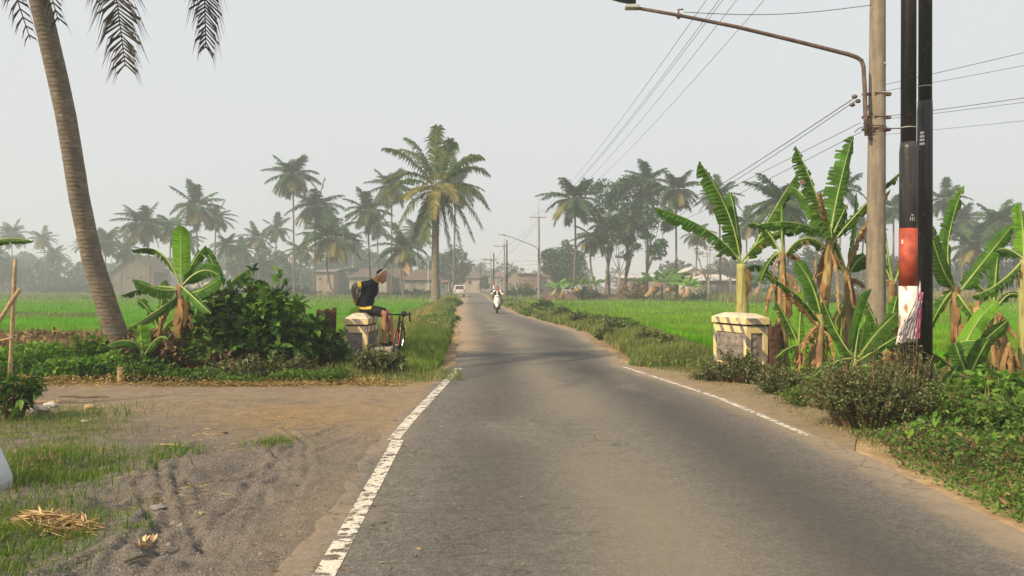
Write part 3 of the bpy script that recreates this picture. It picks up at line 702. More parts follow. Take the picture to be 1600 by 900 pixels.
# the leaning palm at the near left
Yn = 14.4
b = Vector((gx(196, Yn), Yn, -.25)); ks = [(196, 585), (189, 545), (172, 495), (160, 455), (143, 400), (124, 310), (113, 240), (103, 180), (90, 120), (76, 60), (62, 0), (46, -80), (30, -170), (22, -225)]
lp = empty('coconut_palm', b, 'leaning coconut palm trunk at left foreground with ringed brown bark', 'palm tree')
pts = [at(px, py, Yn - .0028 * (585 - py)) for px, py in ks]
dense = []; 
for i in range(len(pts) - 1):
    for q in range(9): dense.append(pts[i].lerp(pts[i + 1], q / 9))
rad = []
for i, p in enumerate(dense):
    t = i / len(dense); z = p.z; base = .166 - .018 * t + .12 * math.exp(-max(0, z + .2) * 1.3)
    ph = (z * 6.4 + .35 * math.sin(z * 3.1)) % 1.0; rad.append(base * (1.0 + .016 * (1 - ph) + random.uniform(-.008, .008)))
mb = MB(); mb.tube(dense, rad, 20); mb.build('trunk', M['trunk'], lp, True)
c = dense[-1]; kk = 13.2
nsp = []
def A(px, py, Y=13.2): return at(px, py, Y - 1.05)
NF = [(A(150, -330), A(196, 104, 12.6), 120, .95, .028, .9), (A(330, -330), A(322, 76, 13.0), 110, .9, .028, 1.5), (A(-40, -190, 14.6), A(48, 62, 14.9), 30, .55, .03, .9),
      (A(40, -150, 12.9), A(92, 34, 12.9), 26, .6, .03, .9), (A(-120, -300), A(-330, -60), 40, .9, .04, .7), (A(-90, -380, 12), A(-250, -250, 9), 40, .9, .04, .6),
      (A(100, -420, 14.5), A(260, -330, 17), 40, .9, .04, .6), (A(10, -450), A(-30, -600, 12), 40, .9, .04, .4), (A(150, -430), A(330, -480, 12.5), 40, .9, .04, .5),
      (A(-40, -360, 15.5), A(-160, -160, 17.5), 40, .9, .04, .8), (A(60, -380, 15), A(60, -230, 18.5), 40, .9, .04, .8), (A(200, -270, 11), A(150, -150, 9.2), 36, .9, .04, .8),
      (A(-130, -230), A(-200, 60, 13.6), 44, .85, .035, 1.0)]
for i, (P1, P2, n, ll, lw, hang) in enumerate(NF):
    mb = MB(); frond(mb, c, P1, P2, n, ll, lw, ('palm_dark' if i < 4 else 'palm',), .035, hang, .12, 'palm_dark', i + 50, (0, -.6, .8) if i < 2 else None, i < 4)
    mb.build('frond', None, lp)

# ------------------------------------------------------------------ banana plants
def bleaf(mb, P0, P1, P2, w, nh=(0, 0, 1), tear=.5, droop=.4, mt='banana', sd=0, pet=.1, n=46, rib=.016, fold=None):
    r = random.Random(sd * 7.13 + 1); P0, P1, P2, nh = Vector(P0), Vector(P1), Vector(P2), Vector(nh)
    k = 14; mb.mat(M['midrib'] if mt != 'banana_dry' else M['banana_dry'])
    mb.tube([bez(P0, P1, P2, i / k) for i in range(k + 1)], [rib * (1.25 - 1.05 * i / k) for i in range(k + 1)], 5, False)
    mb.mat(M[mt])
    prof = lambda t: w / 2 * (min(1, max(0, (t - pet) / .10)) ** .55) * (max(0, 1 - t) / .14 if t > .86 else 1) ** .55 * (1 - .25 * max(0, t - .4))
    fr = []; tw = r.uniform(-.9, .9); asym = r.uniform(-.28, .28)
    for i in range(n + 1):
        t = pet + (1 - pet) * i / n; p = bez(P0, P1, P2, t); T = ((P1 - P0) * (1 - t) + (P2 - P1) * t).normalized()
        S = T.cross(nh); S = S.normalized() if S.length > .05 else Vector((1, 0, 0)); S = Matrix.Rotation(tw * (t - .35), 3, T) @ S; fr.append((t, p, T, S, S.cross(T).normalized()))
    for s in (-1, 1):
        i = 0
        while i < n:
            g = max(1, int(r.expovariate(1 / (1 + 9 * (1 - tear) ** 1.6))) + 1) if tear < .98 else 1
            g = min(g, n - i); a = droop + s * asym + r.uniform(-.25, .35) * (tear + .15) + (.9 * tear * max(0, r.gauss(0, .6))); lf = r.uniform(.82, 1.03) if tear > .2 else 1
            rows = []
            for j in range(g + 1):
                t, p, T, S, N = fr[i + j]; hw = prof(t) * lf; e = (j / g - .5) * (T.length)
                seg = (1 - pet) / n * (P2 - P0).length
                sh = -T * ((j - g / 2) * seg * .42 * tear)        # each torn lobe narrows to its tip
                d1 = (S * s * math.cos(a * .55) - N * math.sin(a * .55) + T * .18).normalized()
                d2 = (S * s * math.cos(a * 1.3) - N * math.sin(a * 1.3) + T * .22 - Vector((0, 0, 1)) * .25 * tear).normalized()
                rip = N * (.011 * ((j % 2) * 2 - 1) + r.uniform(-.01, .01)) * (w / .5)
                rows.append((p, p + d1 * hw * .5 + rip, p + d1 * hw * .5 + d2 * hw * .5 + sh + rip * .5))
            V = [q for row in rows for q in row]; fs = []
            for j in range(g):
                b0 = j * 3; fs += [(b0, b0 + 3, b0 + 4, b0 + 1), (b0 + 1, b0 + 4, b0 + 5, b0 + 2)]
            dry = mt != 'banana_dry' and g <= 2 and r.random() < .14 * tear; mb.add(V, fs if not dry else fs[::2])
            if dry: b9 = len(mb.v) - len(V); mb.mat(M['banana_dry']); mb.add([], []); mb.f += [tuple(q + b9 for q in f_) for f_ in fs[1::2]]; mb.m += [mb.mi] * len(fs[1::2]); mb.mat(M[mt])
            i += g
def bstem(root, pts, r0, mat='bstem', hanging=6, sd=0):
    r = random.Random(sd); n = len(pts) - 1; mb = MB(); dn = []
    for i in range(n):
        for q in range(5): dn.append(pts[i].lerp(pts[i + 1], q / 5))
    dn.append(pts[-1]); m = len(dn) - 1
    mb.tube(dn, [r0 * (1.15 - .5 * i / m + .05 * r.uniform(-1, 1)) for i in range(m + 1)], 12)
    mb.mats = [M[mat]]; mb.m = [0] * len(mb.f)
    if hanging:
        mb.mat(M['banana_dry'])
        for k_ in range(hanging):                       # dry sheaths peeling off the stem
            t = r.uniform(.25, .97); p = dn[int(t * m)]; a = r.uniform(0, 6.28); d = Vector((math.cos(a), math.sin(a), 0))
            L = r.uniform(.25, .7); w = r.uniform(.03, .09); S = Vector((-d.y, d.x, 0)); P = [p + d * r0 * .9]
            for j in range(1, 5): P.append(P[-1] + (d * (.5 - .17 * j) + Vector((r.uniform(-.2, .2), r.uniform(-.2, .2), -.75))).normalized() * L / 4)
            V = []
            for j, q in enumerate(P):
                ww = w * (1 - .12 * j) * (1 if j < 4 else .3); V += [q - S * ww, q + S * ww + d * .02 * (j % 2)]
            mb.add(V, [(2 * j, 2 * j + 1, 2 * j + 3, 2 * j + 2) for j in range(4)])
        pass
    mb.build('stem', None, root, True)
CV = (0, -1, 0)
def banana(label, foot, Y, spts, r0, lv, group='banana plants by the bridge', mat='bstem', hang=6, sd=0, cat='banana plant'):
    """spts: stem pixels bottom to top; leaves: (p1 px, p1 py, dY1, p2 px, p2 py, dY2, width m, normal, tear, droop, material)"""
    pts = [Vector((gx(foot, Y), Y, hz(gx(foot, Y), Y) - .1))] + [at(px, py, Y) for px, py in spts]
    root = empty('banana_plant', pts[0], label, cat, group); bstem(root, pts, r0, mat, hang, sd); c_ = pts[-1]
    for i, L in enumerate(lv):
        mb = MB(); st = c_ - Vector((0, 0, .08 * (i % 3)))
        if len(L) > 11: st = at(L[11], L[12], Y)
        bleaf(mb, st, at(L[0], L[1], Y + L[2]), at(L[3], L[4], Y + L[5]), L[6] * (1.06 if L[6] > .15 else 1), L[7], min(.97, L[8] + (.14 if L[8] > .15 else .05)), L[9] + .15, L[10], sd * 31 + i)
        mb.build('leaf', None, root, False)
    if mat == 'bstem':
        r = random.Random(sd * 5 + 2); H = c_.z - pts[0].z
        for i in range(3 if H > 1.4 else 2):                # whole dead leaves hanging down the stem
            a = r.uniform(math.pi * .9, math.pi * 2.1) if i < 4 else r.uniform(0, 6.28); d = Vector((math.cos(a), math.sin(a) * .7, 0)); st = pts[0].lerp(c_, r.uniform(.62, .97)); mb = MB(); L = min(H * .75, r.uniform(.6, 1.3))
            bleaf(mb, st, st + d * L * .38 + Vector((0, 0, .05)), st + d * L * .42 - Vector((0, 0, L * .85)), r.uniform(.10, .20), (d.x, d.y, .4), .96, 1.0, X_, sd * 77 + i, n=20, rib=.010)
            mb.build('dead_leaf', None, root)
    return root
U = (0, 0, 1); SV = (0, -.8, .6); D_ = 'banana_dark'; B_ = 'banana'; X_ = 'banana_dry'; LM = 'banana_lime'
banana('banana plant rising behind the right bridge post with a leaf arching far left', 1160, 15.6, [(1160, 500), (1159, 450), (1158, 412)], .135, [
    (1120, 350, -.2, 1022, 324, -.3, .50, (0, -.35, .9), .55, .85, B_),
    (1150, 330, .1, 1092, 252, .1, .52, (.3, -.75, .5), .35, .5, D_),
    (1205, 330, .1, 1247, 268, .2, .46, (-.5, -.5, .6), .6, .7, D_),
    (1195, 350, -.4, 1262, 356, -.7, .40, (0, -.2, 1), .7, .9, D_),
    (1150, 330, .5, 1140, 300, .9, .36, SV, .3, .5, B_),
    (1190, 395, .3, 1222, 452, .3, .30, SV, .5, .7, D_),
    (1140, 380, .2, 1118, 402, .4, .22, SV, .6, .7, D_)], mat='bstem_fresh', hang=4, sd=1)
banana('slim banana plant with a rolled spear leaf between post and main clump', 1224, 15.0, [(1223, 530), (1222, 450), (1222, 395)], .10, [
    (1222, 340, 0, 1221, 322, 0, .07, CV, 0, .1, B_),
    (1196, 340, .2, 1168, 350, .3, .34, SV, .8, .9, D_), (1250, 350, -.2, 1290, 385, -.3, .34, U, .8, .9, D_), (1205, 392, 0, 1188, 440, .1, .26, SV, .7, .7, D_), (1240, 385, .1, 1262, 428, .2, .2, SV, .8, .6, X_)], hang=9, sd=2)
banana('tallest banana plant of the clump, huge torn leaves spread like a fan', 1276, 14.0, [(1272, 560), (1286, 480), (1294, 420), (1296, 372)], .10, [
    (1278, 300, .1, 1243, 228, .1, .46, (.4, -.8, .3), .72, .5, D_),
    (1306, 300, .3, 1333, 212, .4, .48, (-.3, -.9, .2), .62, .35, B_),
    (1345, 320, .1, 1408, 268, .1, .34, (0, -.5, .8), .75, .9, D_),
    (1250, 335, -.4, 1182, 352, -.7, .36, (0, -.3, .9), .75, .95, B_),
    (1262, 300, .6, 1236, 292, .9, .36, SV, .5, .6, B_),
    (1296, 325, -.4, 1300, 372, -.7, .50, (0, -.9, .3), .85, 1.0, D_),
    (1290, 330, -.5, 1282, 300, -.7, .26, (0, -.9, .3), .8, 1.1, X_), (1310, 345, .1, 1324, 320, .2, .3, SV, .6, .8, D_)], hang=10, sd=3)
banana('banana plant with a hanging dead brown leaf beside the concrete pole', 1327, 14.6, [(1325, 520), (1326, 460), (1322, 425)], .105, [
    (1340, 360, 0, 1338, 300, 0, .10, CV, .2, .2, B_), (1345, 350, -.3, 1392, 296, -.4, .34, (0, -.6, .7), .9, 1.25, X_),
    (1352, 372, .1, 1368, 420, .1, .36, (0, -.9, .3), .3, .5, B_), (1300, 350, .2, 1284, 335, .3, .34, SV, .75, .9, D_),
    (1300, 388, -.2, 1262, 372, -.5, .26, SV, .7, .8, D_), (1340, 430, 0, 1352, 450, -.1, .2, SV, .9, .7, X_), (1350, 400, .3, 1388, 415, .4, .28, SV, .6, .6, D_)], hang=8, sd=4)
banana('low banana plant with one bright leaf and one dead brown leaf in the clump', 1280, 13.2, [(1281, 545), (1284, 505)], .07, [
    (1275, 440, .1, 1244, 408, .1, .32, (.5, -.8, .3), .12, .25, B_), (1262, 462, -.2, 1196, 428, -.3, .22, U, .8, .9, D_), (1250, 468, -.2, 1222, 452, -.2, .2, SV, .95, 1.1, X_),
    (1260, 520, -.1, 1255, 545, -.2, .2, SV, .9, .6, X_), (1300, 500, 0, 1318, 540, 0, .22, SV, .6, .6, D_)], hang=9, sd=5)
banana('young banana plant with broad fresh leaves fanning up beside the bush', 1335, 12.6, [(1335, 590), (1336, 560)], .07, [
    (1340, 500, 0, 1362, 452, 0, .30, (.8, -.5, .2), .1, .9, B_), (1365, 520, -.2, 1402, 488, -.3, .36, (-.3, -.6, .7), .2, .4, D_), (1350, 520, .2, 1352, 492, .3, .34, SV, .2, .3, LM),
    (1310, 535, 0, 1286, 470, .1, .26, (.4, -.8, .3), .3, .6, D_), (1370, 545, -.3, 1412, 520, -.4, .3, SV, .4, .7, D_), (1368, 560, -.6, 1384, 602, -.9, .32, (0, -.6, .8), .5, .6, B_), (1300, 560, -.3, 1270, 590, -.5, .26, SV, .5, .6, D_)], mat='bstem_fresh', hang=3, sd=6)
banana('banana plant half hidden behind the pair of black poles', 1398, 16.0, [(1398, 520), (1396, 470), (1394, 440)], .115, [
    (1385, 380, .1, 1378, 335, .1, .08, SV, .2, .3, B_), (1380, 400, .1, 1352, 372, .1, .24, SV, .6, .7, D_), (1420, 380, .2, 1440, 350, .3, .3, SV, .6, .6, D_), (1380, 430, 0, 1368, 480, 0, .2, SV, .9, .6, X_)], hang=8, sd=7)
banana('banana plant right of the black poles with two long leaves in a V', 1492, 13.4, [(1494, 520), (1492, 480), (1494, 448)], .09, [
    (1462, 400, .1, 1506, 290, .1, .36, (.5, -.85, .1), .45, .4, B_), (1470, 430, -.3, 1452, 352, -.5, .34, (-.5, -.8, .3), .12, .5, D_),
    (1535, 410, .1, 1584, 350, .1, .34, (-.5, -.8, .3), .5, .35, B_), (1470, 470, 0, 1450, 520, .1, .26, SV, .3, .5, B_), (1510, 480, -.3, 1530, 505, -.4, .2, SV, .4, .5, D_), (1480, 430, .2, 1466, 420, .3, .2, SV, .9, 1, X_)], hang=6, sd=8)
banana('banana plant cut by the right edge with a wide drooping leaf', 1602, 13.0, [(1600, 520), (1598, 450), (1600, 405)], .085, [
    (1572, 380, .1, 1556, 392, .2, .4, SV, .5, .9, D_), (1600, 350, .1, 1592, 316, .1, .3, SV, .3, .4, LM), (1640, 330, .1, 1700, 300, .1, .4, SV, .5, .6, B_),
    (1560, 452, -.1, 1520, 462, -.2, .36, U, .8, 1.0, D_), (1650, 400, 0, 1700, 430, 0, .4, SV, .5, .7, D_)], mat='bstem_fresh', hang=4, sd=9)
banana('banana sucker whose single arching leaf bows right from behind the black poles', 1500, 12.0, [(1500, 600), (1492, 570)], .07, [
    (1470, 520, -.3, 1555, 536, -.5, .30, (0, -.35, 1), .3, .9, B_), (1440, 530, -.5, 1440, 560, -.7, .3, SV, .5, .7, D_), (1515, 500, .3, 1560, 470, .4, .3, SV, .1, .3, LM), (1540, 530, .4, 1575, 500, .5, .3, SV, .2, .5, D_)], hang=9, sd=10)
banana('leafy banana sucker between the slim plant and the tallest plant', 1248, 13.8, [(1248, 560), (1248, 540)], .05, [
    (1232, 500, 0, 1212, 470, 0, .24, SV, .4, .5, B_), (1250, 490, .1, 1254, 452, .1, .22, SV, .2, .3, LM), (1268, 520, -.1, 1292, 500, -.2, .24, SV, .5, .6, D_), (1232, 540, -.2, 1212, 560, -.3, .22, SV, .5, .6, D_)], mat='bstem', hang=6, sd=21)
banana('low ragged banana sucker left of the black poles with yellowing leaves', 1382, 13.0, [(1382, 575), (1382, 552)], .05, [
    (1372, 505, 0, 1352, 470, 0, .26, SV, .5, .6, B_), (1392, 500, .1, 1402, 462, .1, .24, SV, .3, .4, B_), (1362, 540, -.2, 1330, 545, -.3, .24, SV, .6, .7, D_), (1395, 545, -.2, 1412, 570, -.3, .2, SV, .9, .8, X_)], mat='bstem', hang=6, sd=22)
banana('leaning banana plant with drooping ragged leaves near the right edge', 1556, 15.2, [(1556, 520), (1552, 478)], .08, [
    (1530, 430, 0, 1500, 440, 0, .3, SV, .7, .9, B_), (1556, 420, .1, 1562, 370, .1, .3, SV, .5, .5, B_), (1578, 440, -.1, 1600, 470, -.2, .3, SV, .8, .9, D_), (1540, 480, -.3, 1520, 520, -.4, .26, SV, .8, .8, D_), (1570, 490, -.2, 1588, 530, -.3, .22, SV, .9, .8, X_)], mat='bstem', hang=9, sd=23)
banana('low banana sucker in the weeds between black poles and right edge', 1470, 10.6, [(1470, 640), (1470, 622)], .045, [
    (1462, 590, 0, 1448, 562, 0, .2, SV, .3, .4, B_), (1480, 592, .1, 1498, 570, .1, .22, SV, .3, .5, D_), (1490, 625, -.2, 1512, 640, -.3, .2, SV, .5, .6, B_), (1456, 625, -.2, 1440, 645, -.3, .18, SV, .5, .6, D_)], mat='bstem', hang=3, sd=24)
banana('banana plant rising out of the top of the broad-leaved bush', 352, 15.2, [(352, 520), (350, 455)], .08, [
    (340, 420, 0, 318, 386, 0, .26, SV, .2, .4, B_), (362, 430, .1, 392, 420, .1, .24, SV, .5, .6, B_), (372, 450, -.1, 402, 470, -.1, .24, SV, .5, .7, D_), (335, 450, -.2, 312, 462, -.3, .24, SV, .5, .7, D_)], mat='bstem', hang=3, sd=25)
banana('pale young banana plant behind the cut reddish stump', 248, 15.0, [(248, 540), (248, 515)], .06, [
    (236, 480, 0, 214, 468, 0, .24, SV, .4, .6, B_), (252, 470, .1, 258, 438, .1, .22, SV, .2, .3, B_), (266, 490, -.1, 288, 500, -.2, .22, SV, .5, .6, D_), (234, 515, -.2, 208, 535, -.3, .22, SV, .4, .6, LM)], mat='bstem', hang=4, sd=26)
banana('dried banana stump with ragged brown sheaths behind the bush on the right', 1528, 13.2, [(1527, 560), (1524, 520), (1530, 470)], .085, [
    (1530, 470, 0, 1520, 455, 0, .12, SV, .9, .9, X_), (1540, 500, -.1, 1545, 530, -.1, .14, SV, .9, .9, X_)], hang=14, sd=11)
banana('short withered banana stem near the right edge', 1578, 12.6, [(1577, 570), (1574, 535)], .065, [
    (1572, 520, 0, 1568, 512, 0, .1, SV, .9, .9, X_), (1585, 540, 0, 1595, 575, -.1, .12, SV, .9, .9, X_)], hang=12, sd=12)
banana('knee-high banana shoot with upright oval leaves on the right bank', 1512, 11.2, [(1512, 610), (1512, 590)], .05, [
    (1500, 560, 0, 1492, 535, 0, .26, SV, .08, .35, B_), (1525, 560, -.1, 1545, 530, -.1, .28, (-.4, -.8, .4), .08, .4, D_), (1530, 590, -.3, 1556, 605, -.5, .22, SV, .2, .5, B_), (1490, 590, -.2, 1462, 612, -.3, .22, SV, .2, .5, D_)], mat='bstem_fresh', hang=1, sd=13)
banana('broad-leaved banana shoot lying low in the weeds at the right edge', 1572, 9.2, [(1572, 690), (1572, 672)], .05, [
    (1560, 640, 0, 1532, 640, -.1, .26, SV, .2, .5, D_), (1590, 640, -.2, 1612, 620, -.3, .28, SV, .2, .5, D_), (1590, 668, -.3, 1622, 690, -.5, .28, SV, .2, .5, B_), (1560, 690, -.5, 1556, 720, -.7, .22, SV, .2, .5, D_)], mat='bstem_fresh', hang=0, sd=14)
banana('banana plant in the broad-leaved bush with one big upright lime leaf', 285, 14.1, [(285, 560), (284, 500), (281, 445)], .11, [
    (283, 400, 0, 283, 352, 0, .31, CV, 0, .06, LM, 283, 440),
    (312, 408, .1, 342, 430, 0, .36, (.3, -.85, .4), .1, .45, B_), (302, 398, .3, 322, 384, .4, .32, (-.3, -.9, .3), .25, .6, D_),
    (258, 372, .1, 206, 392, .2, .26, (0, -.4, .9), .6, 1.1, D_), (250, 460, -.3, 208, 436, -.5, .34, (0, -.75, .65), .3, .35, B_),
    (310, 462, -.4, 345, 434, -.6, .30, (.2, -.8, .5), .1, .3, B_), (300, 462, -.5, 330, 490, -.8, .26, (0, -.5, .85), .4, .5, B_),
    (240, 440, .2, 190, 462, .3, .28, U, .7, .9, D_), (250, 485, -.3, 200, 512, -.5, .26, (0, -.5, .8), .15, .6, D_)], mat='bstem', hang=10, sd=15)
banana('low banana sucker at the foot of the leaning palm with a leaf lying left', 224, 13.6, [(224, 575), (222, 548)], .05, [
    (205, 520, -.2, 166, 540, -.3, .22, (0, -.6, .8), .1, .4, B_), (220, 520, 0, 219, 508, 0, .3, CV, 0, .2, LM), (245, 515, -.2, 262, 530, -.3, .2, SV, .6, .7, B_)], mat='bstem_fresh', hang=5, sd=16)
banana('banana plant outside the view on the left whose torn leaf tip reaches in', -95, 12.5, [(-95, 520), (-92, 440)], .10, [
    (-30, 355, 0, 53, 377, 0, .24, (0, -.3, .95), .55, 1.1, D_), (-140, 330, 0, -180, 300, 0, .4, SV, .4, .5, B_), (-80, 350, .3, -60, 290, .4, .4, SV, .4, .5, B_)], hang=5, sd=17)
banana('small lime banana shoot squeezed behind the left bridge post', 548, 17.0, [(548, 560), (548, 545)], .05, [
    (545, 510, 0, 560, 478, .1, .30, (.5, -.8, .2), 0, .2, LM), (535, 530, 0, 522, 545, 0, .16, SV, 0, .3, B_)], mat='bstem_fresh', hang=0, sd=18)

# ------------------------------------------------------------------ broad-leaved trees
def tree(name, label, px, Y, clumps, mat='tree', leaf=.42, dens=1.0, bark='bark', trunk=.22, lean=0, group=None, cat='tree', foot=None, nlimb=None, flat=.5):
    """clumps: (px, py, radius px) blobs of the crown at distance Y"""
    fx = gx(foot if foot is not None else px, Y); b = Vector((fx, Y, hz(fx, Y) - .15)); k = Y / F
    root = empty(name, b, label, cat, group); C = []
    for (cx, cy, cr) in clumps:
        dY = rng.uniform(-1, 1) * cr * k * .8; C.append((at(cx, cy, Y + dY), cr * k))
    top = sum((c for c, _ in C), Vector()) / len(C); fork = b.lerp(Vector((top.x, top.y, top.z)), .55)
    mb = MB(); mid = b.lerp(fork, .5) + Vector((rng.uniform(-.3, .3), 0, 0)); mb.tube([b, mid, fork], [trunk * 1.4, trunk, trunk * .75], 8)
    for c, cr in C:
        s = b.lerp(fork, rng.uniform(.55, 1)); m = s.lerp(c, .55) + Vector((0, 0, -.12 * (c - s).length))
        mb.tube([bez(s, m, c, i / 4) for i in range(5)], [trunk * .5, trunk * .38, trunk * .28, trunk * .2, trunk * .08], 5)
        for q in range(4):
            e = c + Vector(rng.normal(size=3)) * cr * .5; mb.tube([c.lerp(s, .25), e], [trunk * .16, trunk * .05], 4)
    mb.build('trunk', M[bark], root, True)
    Ps, Ds = [], []
    for c, cr in C:
        sub = max(3, int(7 * dens)); 
        for q in range(sub):                      # small uneven bunches on the clump
            d = unit(rng.normal(size=(1, 3)))[0] * rng.uniform(.35, 1.0); d[2] *= flat + .2
            cc = np.array(c) + d * cr; rr = cr * rng.uniform(.22, .5)
            n = int(dens * 46 * (cr / max(leaf, .1)) ** .9 / 4) + 8
            dd = rdir(n); P = cc + dd * rr * (rng.uniform(.2, 1, (n, 1)) ** .5) * np.array([1.1, 1.1, flat]); Ps.append(P); Ds.append(unit(dd + rng.normal(size=(n, 3)) * .5 + np.array([0, 0, -.2])))
    P = np.concatenate(Ps); D = np.concatenate(Ds); n = len(P)
    leaves('crown', P, D, leaf * rng.uniform(.6, 1.3, n), leaf * .6 * rng.uniform(.6, 1.2, n), M[mat], root)
    return root
tree('broadleaf_tree', 'tall tree with layered dark canopy, left in the grove', 948, 116, [(945, 300, 24), (925, 292, 16), (962, 318, 22), (935, 335, 18), (958, 352, 20), (940, 372, 14), (975, 290, 18)], trunk=.2, foot=952, dens=1.3, leaf=.5, group='broad-leaved trees of the grove')
tree('broadleaf_tree', 'tall tree whose flat green crown tops the grove next to its tallest palm', 985, 113, [(985, 282, 18), (972, 298, 20), (1000, 305, 18), (988, 325, 22), (968, 345, 18), (1000, 350, 16), (980, 372, 14)], trunk=.18, foot=978, dens=1.3, leaf=.5, group='broad-leaved trees of the grove')
tree('broadleaf_tree', 'dark green tree with leaning trunk at the right end of the grove', 1028, 110, [(1022, 318, 16), (1032, 336, 20), (1012, 342, 18), (1042, 352, 12), (1024, 392, 15), (1028, 382, 12), (1008, 368, 10)], trunk=.17, foot=1003, dens=1.3, leaf=.48, group='broad-leaved trees of the grove')
tree('broadleaf_tree', 'slender inner tree of the grove with thin foliage low on its trunk', 962, 107, [(962, 372, 14), (952, 390, 12), (978, 398, 13), (966, 355, 14), (992, 385, 9)], trunk=.16, bark='bark_pale', foot=965, leaf=.42, group='broad-leaved trees of the grove')
tree('broadleaf_tree', 'round dense dark tree behind the utility pole', 872, 150, [(872, 392, 18), (858, 402, 14), (888, 398, 18), (862, 418, 13), (884, 420, 20), (905, 408, 14), (875, 438, 16), (898, 432, 16)], trunk=.3, dens=1.6, leaf=.6, flat=.8)
tree('bare_tree', 'nearly leafless grey tree in front of the low white-gabled house', 1108, 104, [(1104, 378, 16), (1090, 398, 14), (1118, 392, 14), (1100, 420, 12), (1124, 412, 12), (1112, 365, 10), (1085, 385, 9)], mat='brown', leaf=.2, dens=.55, bark='bark_pale', trunk=.16)
tree('bare_tree', 'second bare grey tree, thinner, just right of the leafless one', 1142, 106, [(1140, 385, 12), (1130, 405, 10), (1150, 400, 11), (1146, 372, 8), (1136, 425, 8)], mat='brown', leaf=.2, dens=.5, bark='bark_pale', trunk=.13)
tree('broadleaf_tree', 'bluish green round tree behind the big roadside palm', 706, 190, [(690, 405, 16), (708, 400, 18), (698, 425, 18), (722, 418, 14), (676, 420, 14), (712, 438, 14)], mat='tree', leaf=.75, dens=1.5, trunk=.3, flat=.8)
tree('broadleaf_tree', 'hazy tree behind the blue-grey house left of the cyclist', 540, 235, [(505, 415, 16), (525, 398, 20), (548, 392, 20), (570, 402, 18), (555, 420, 18), (530, 422, 16), (590, 418, 16)], mat='tree_far', leaf=.9, dens=1.4, trunk=.35, flat=.8)
tree('broadleaf_tree', 'dark hazy tree mass behind the palm pair left of the tall thin palm', 400, 205, [(380, 400, 18), (400, 408, 20), (420, 402, 18), (440, 412, 18), (366, 418, 16), (410, 428, 18), (386, 430, 16), (452, 430, 14)], mat='tree_far', leaf=.8, dens=1.4, trunk=.35, flat=.8)
tree('broadleaf_tree', 'green tree to the left of the round-topped roadside houses, low and wide', 606, 215, [(588, 428, 12), (604, 420, 14), (622, 426, 12), (640, 430, 12), (660, 425, 14)], mat='tree_far', leaf=.8, dens=1.3, trunk=.3, flat=.8)
tree('broadleaf_tree', 'hazy round tree at the far end of the road', 760, 330, [(752, 422, 12), (742, 428, 10), (768, 428, 10)], mat='tree_far', leaf=1.1, dens=1.3, trunk=.4, flat=.8)
tree('broadleaf_tree', 'small green roadside tree by the far poles', 757, 185, [(757, 436, 7), (755, 444, 6), (760, 446, 5)], mat='tree', leaf=.5, dens=1.4, trunk=.12, flat=1)
tree('broadleaf_tree', 'hazy dark tree left of the faint palms at the left edge', 2, 200, [(0, 405, 14), (-12, 395, 14), (12, 415, 12), (0, 428, 16), (22, 432, 10)], mat='tree_far', leaf=.8, dens=1.3, trunk=.35, flat=.8)
tree('broadleaf_tree', 'dark hazy tree behind the banana clump left of the concrete pole', 1262, 150, [(1240, 410, 18), (1262, 402, 18), (1285, 408, 18), (1250, 428, 18), (1278, 430, 18)], mat='tree_far', leaf=.7, dens=1.4, trunk=.3, flat=.8)
tree('broadleaf_tree', 'dark hazy tree between the concrete pole and right edge palms', 1440, 155, [(1400, 420, 20), (1430, 412, 20), (1462, 420, 20), (1420, 438, 18), (1450, 440, 18)], mat='tree_far', leaf=.7, dens=1.4, trunk=.3, flat=.8)
tree('broadleaf_tree', 'dark hazy tree under the palms at the right edge', 1550, 158, [(1520, 420, 18), (1545, 412, 20), (1575, 415, 20), (1600, 418, 18), (1560, 438, 18), (1535, 440, 18), (1590, 440, 18)], mat='tree_far', leaf=.7, dens=1.4, trunk=.3, flat=.8)
tree('broadleaf_tree', 'small leafy tree beside the low house with the white gable', 1172, 128, [(1166, 432, 9), (1178, 436, 9), (1172, 444, 9)], mat='tree', leaf=.5, dens=1.3, trunk=.12, flat=.9)

# far-off wood closing the horizon: one uncountable mass
Ps, Ds = [], []
for (x0, x1, ya, yb, Y, nb) in ((-200, 740, 392, 450, 300, 210), (780, 1900, 405, 450, 290, 150), (-100, 520, 404, 448, 240, 110), (1050, 1750, 408, 448, 200, 90), (720, 860, 432, 450, 380, 24)):
    for q in range(nb):
        px = rng.uniform(x0, x1); tp = ya + 14 * vn(px / 37., Y) + 8 * vn(px / 11., 3); py = rng.uniform(tp, yb + 4); c = np.array(at(px, py, Y + rng.uniform(-12, 12)))
        rr = rng.uniform(1.6, 3.4); n = 90; dd = rdir(n, .2); Ps.append(c + dd * rr * (rng.uniform(.3, 1, (n, 1)) ** .5) * np.array([1.2, 1, .85])); Ds.append(unit(dd + rng.normal(size=(n, 3)) * .6))
P = np.concatenate(Ps); P[:, 2] = np.maximum(P[:, 2], .2); D = np.concatenate(Ds); n = len(P)
tag(leaves('distant_woods', P, D, 1.5 * rng.uniform(.6, 1.3, n), 1.1 * rng.uniform(.6, 1.2, n), M['tree_far']), 'hazy belt of woodland closing the horizon', 'woodland', kind='stuff')

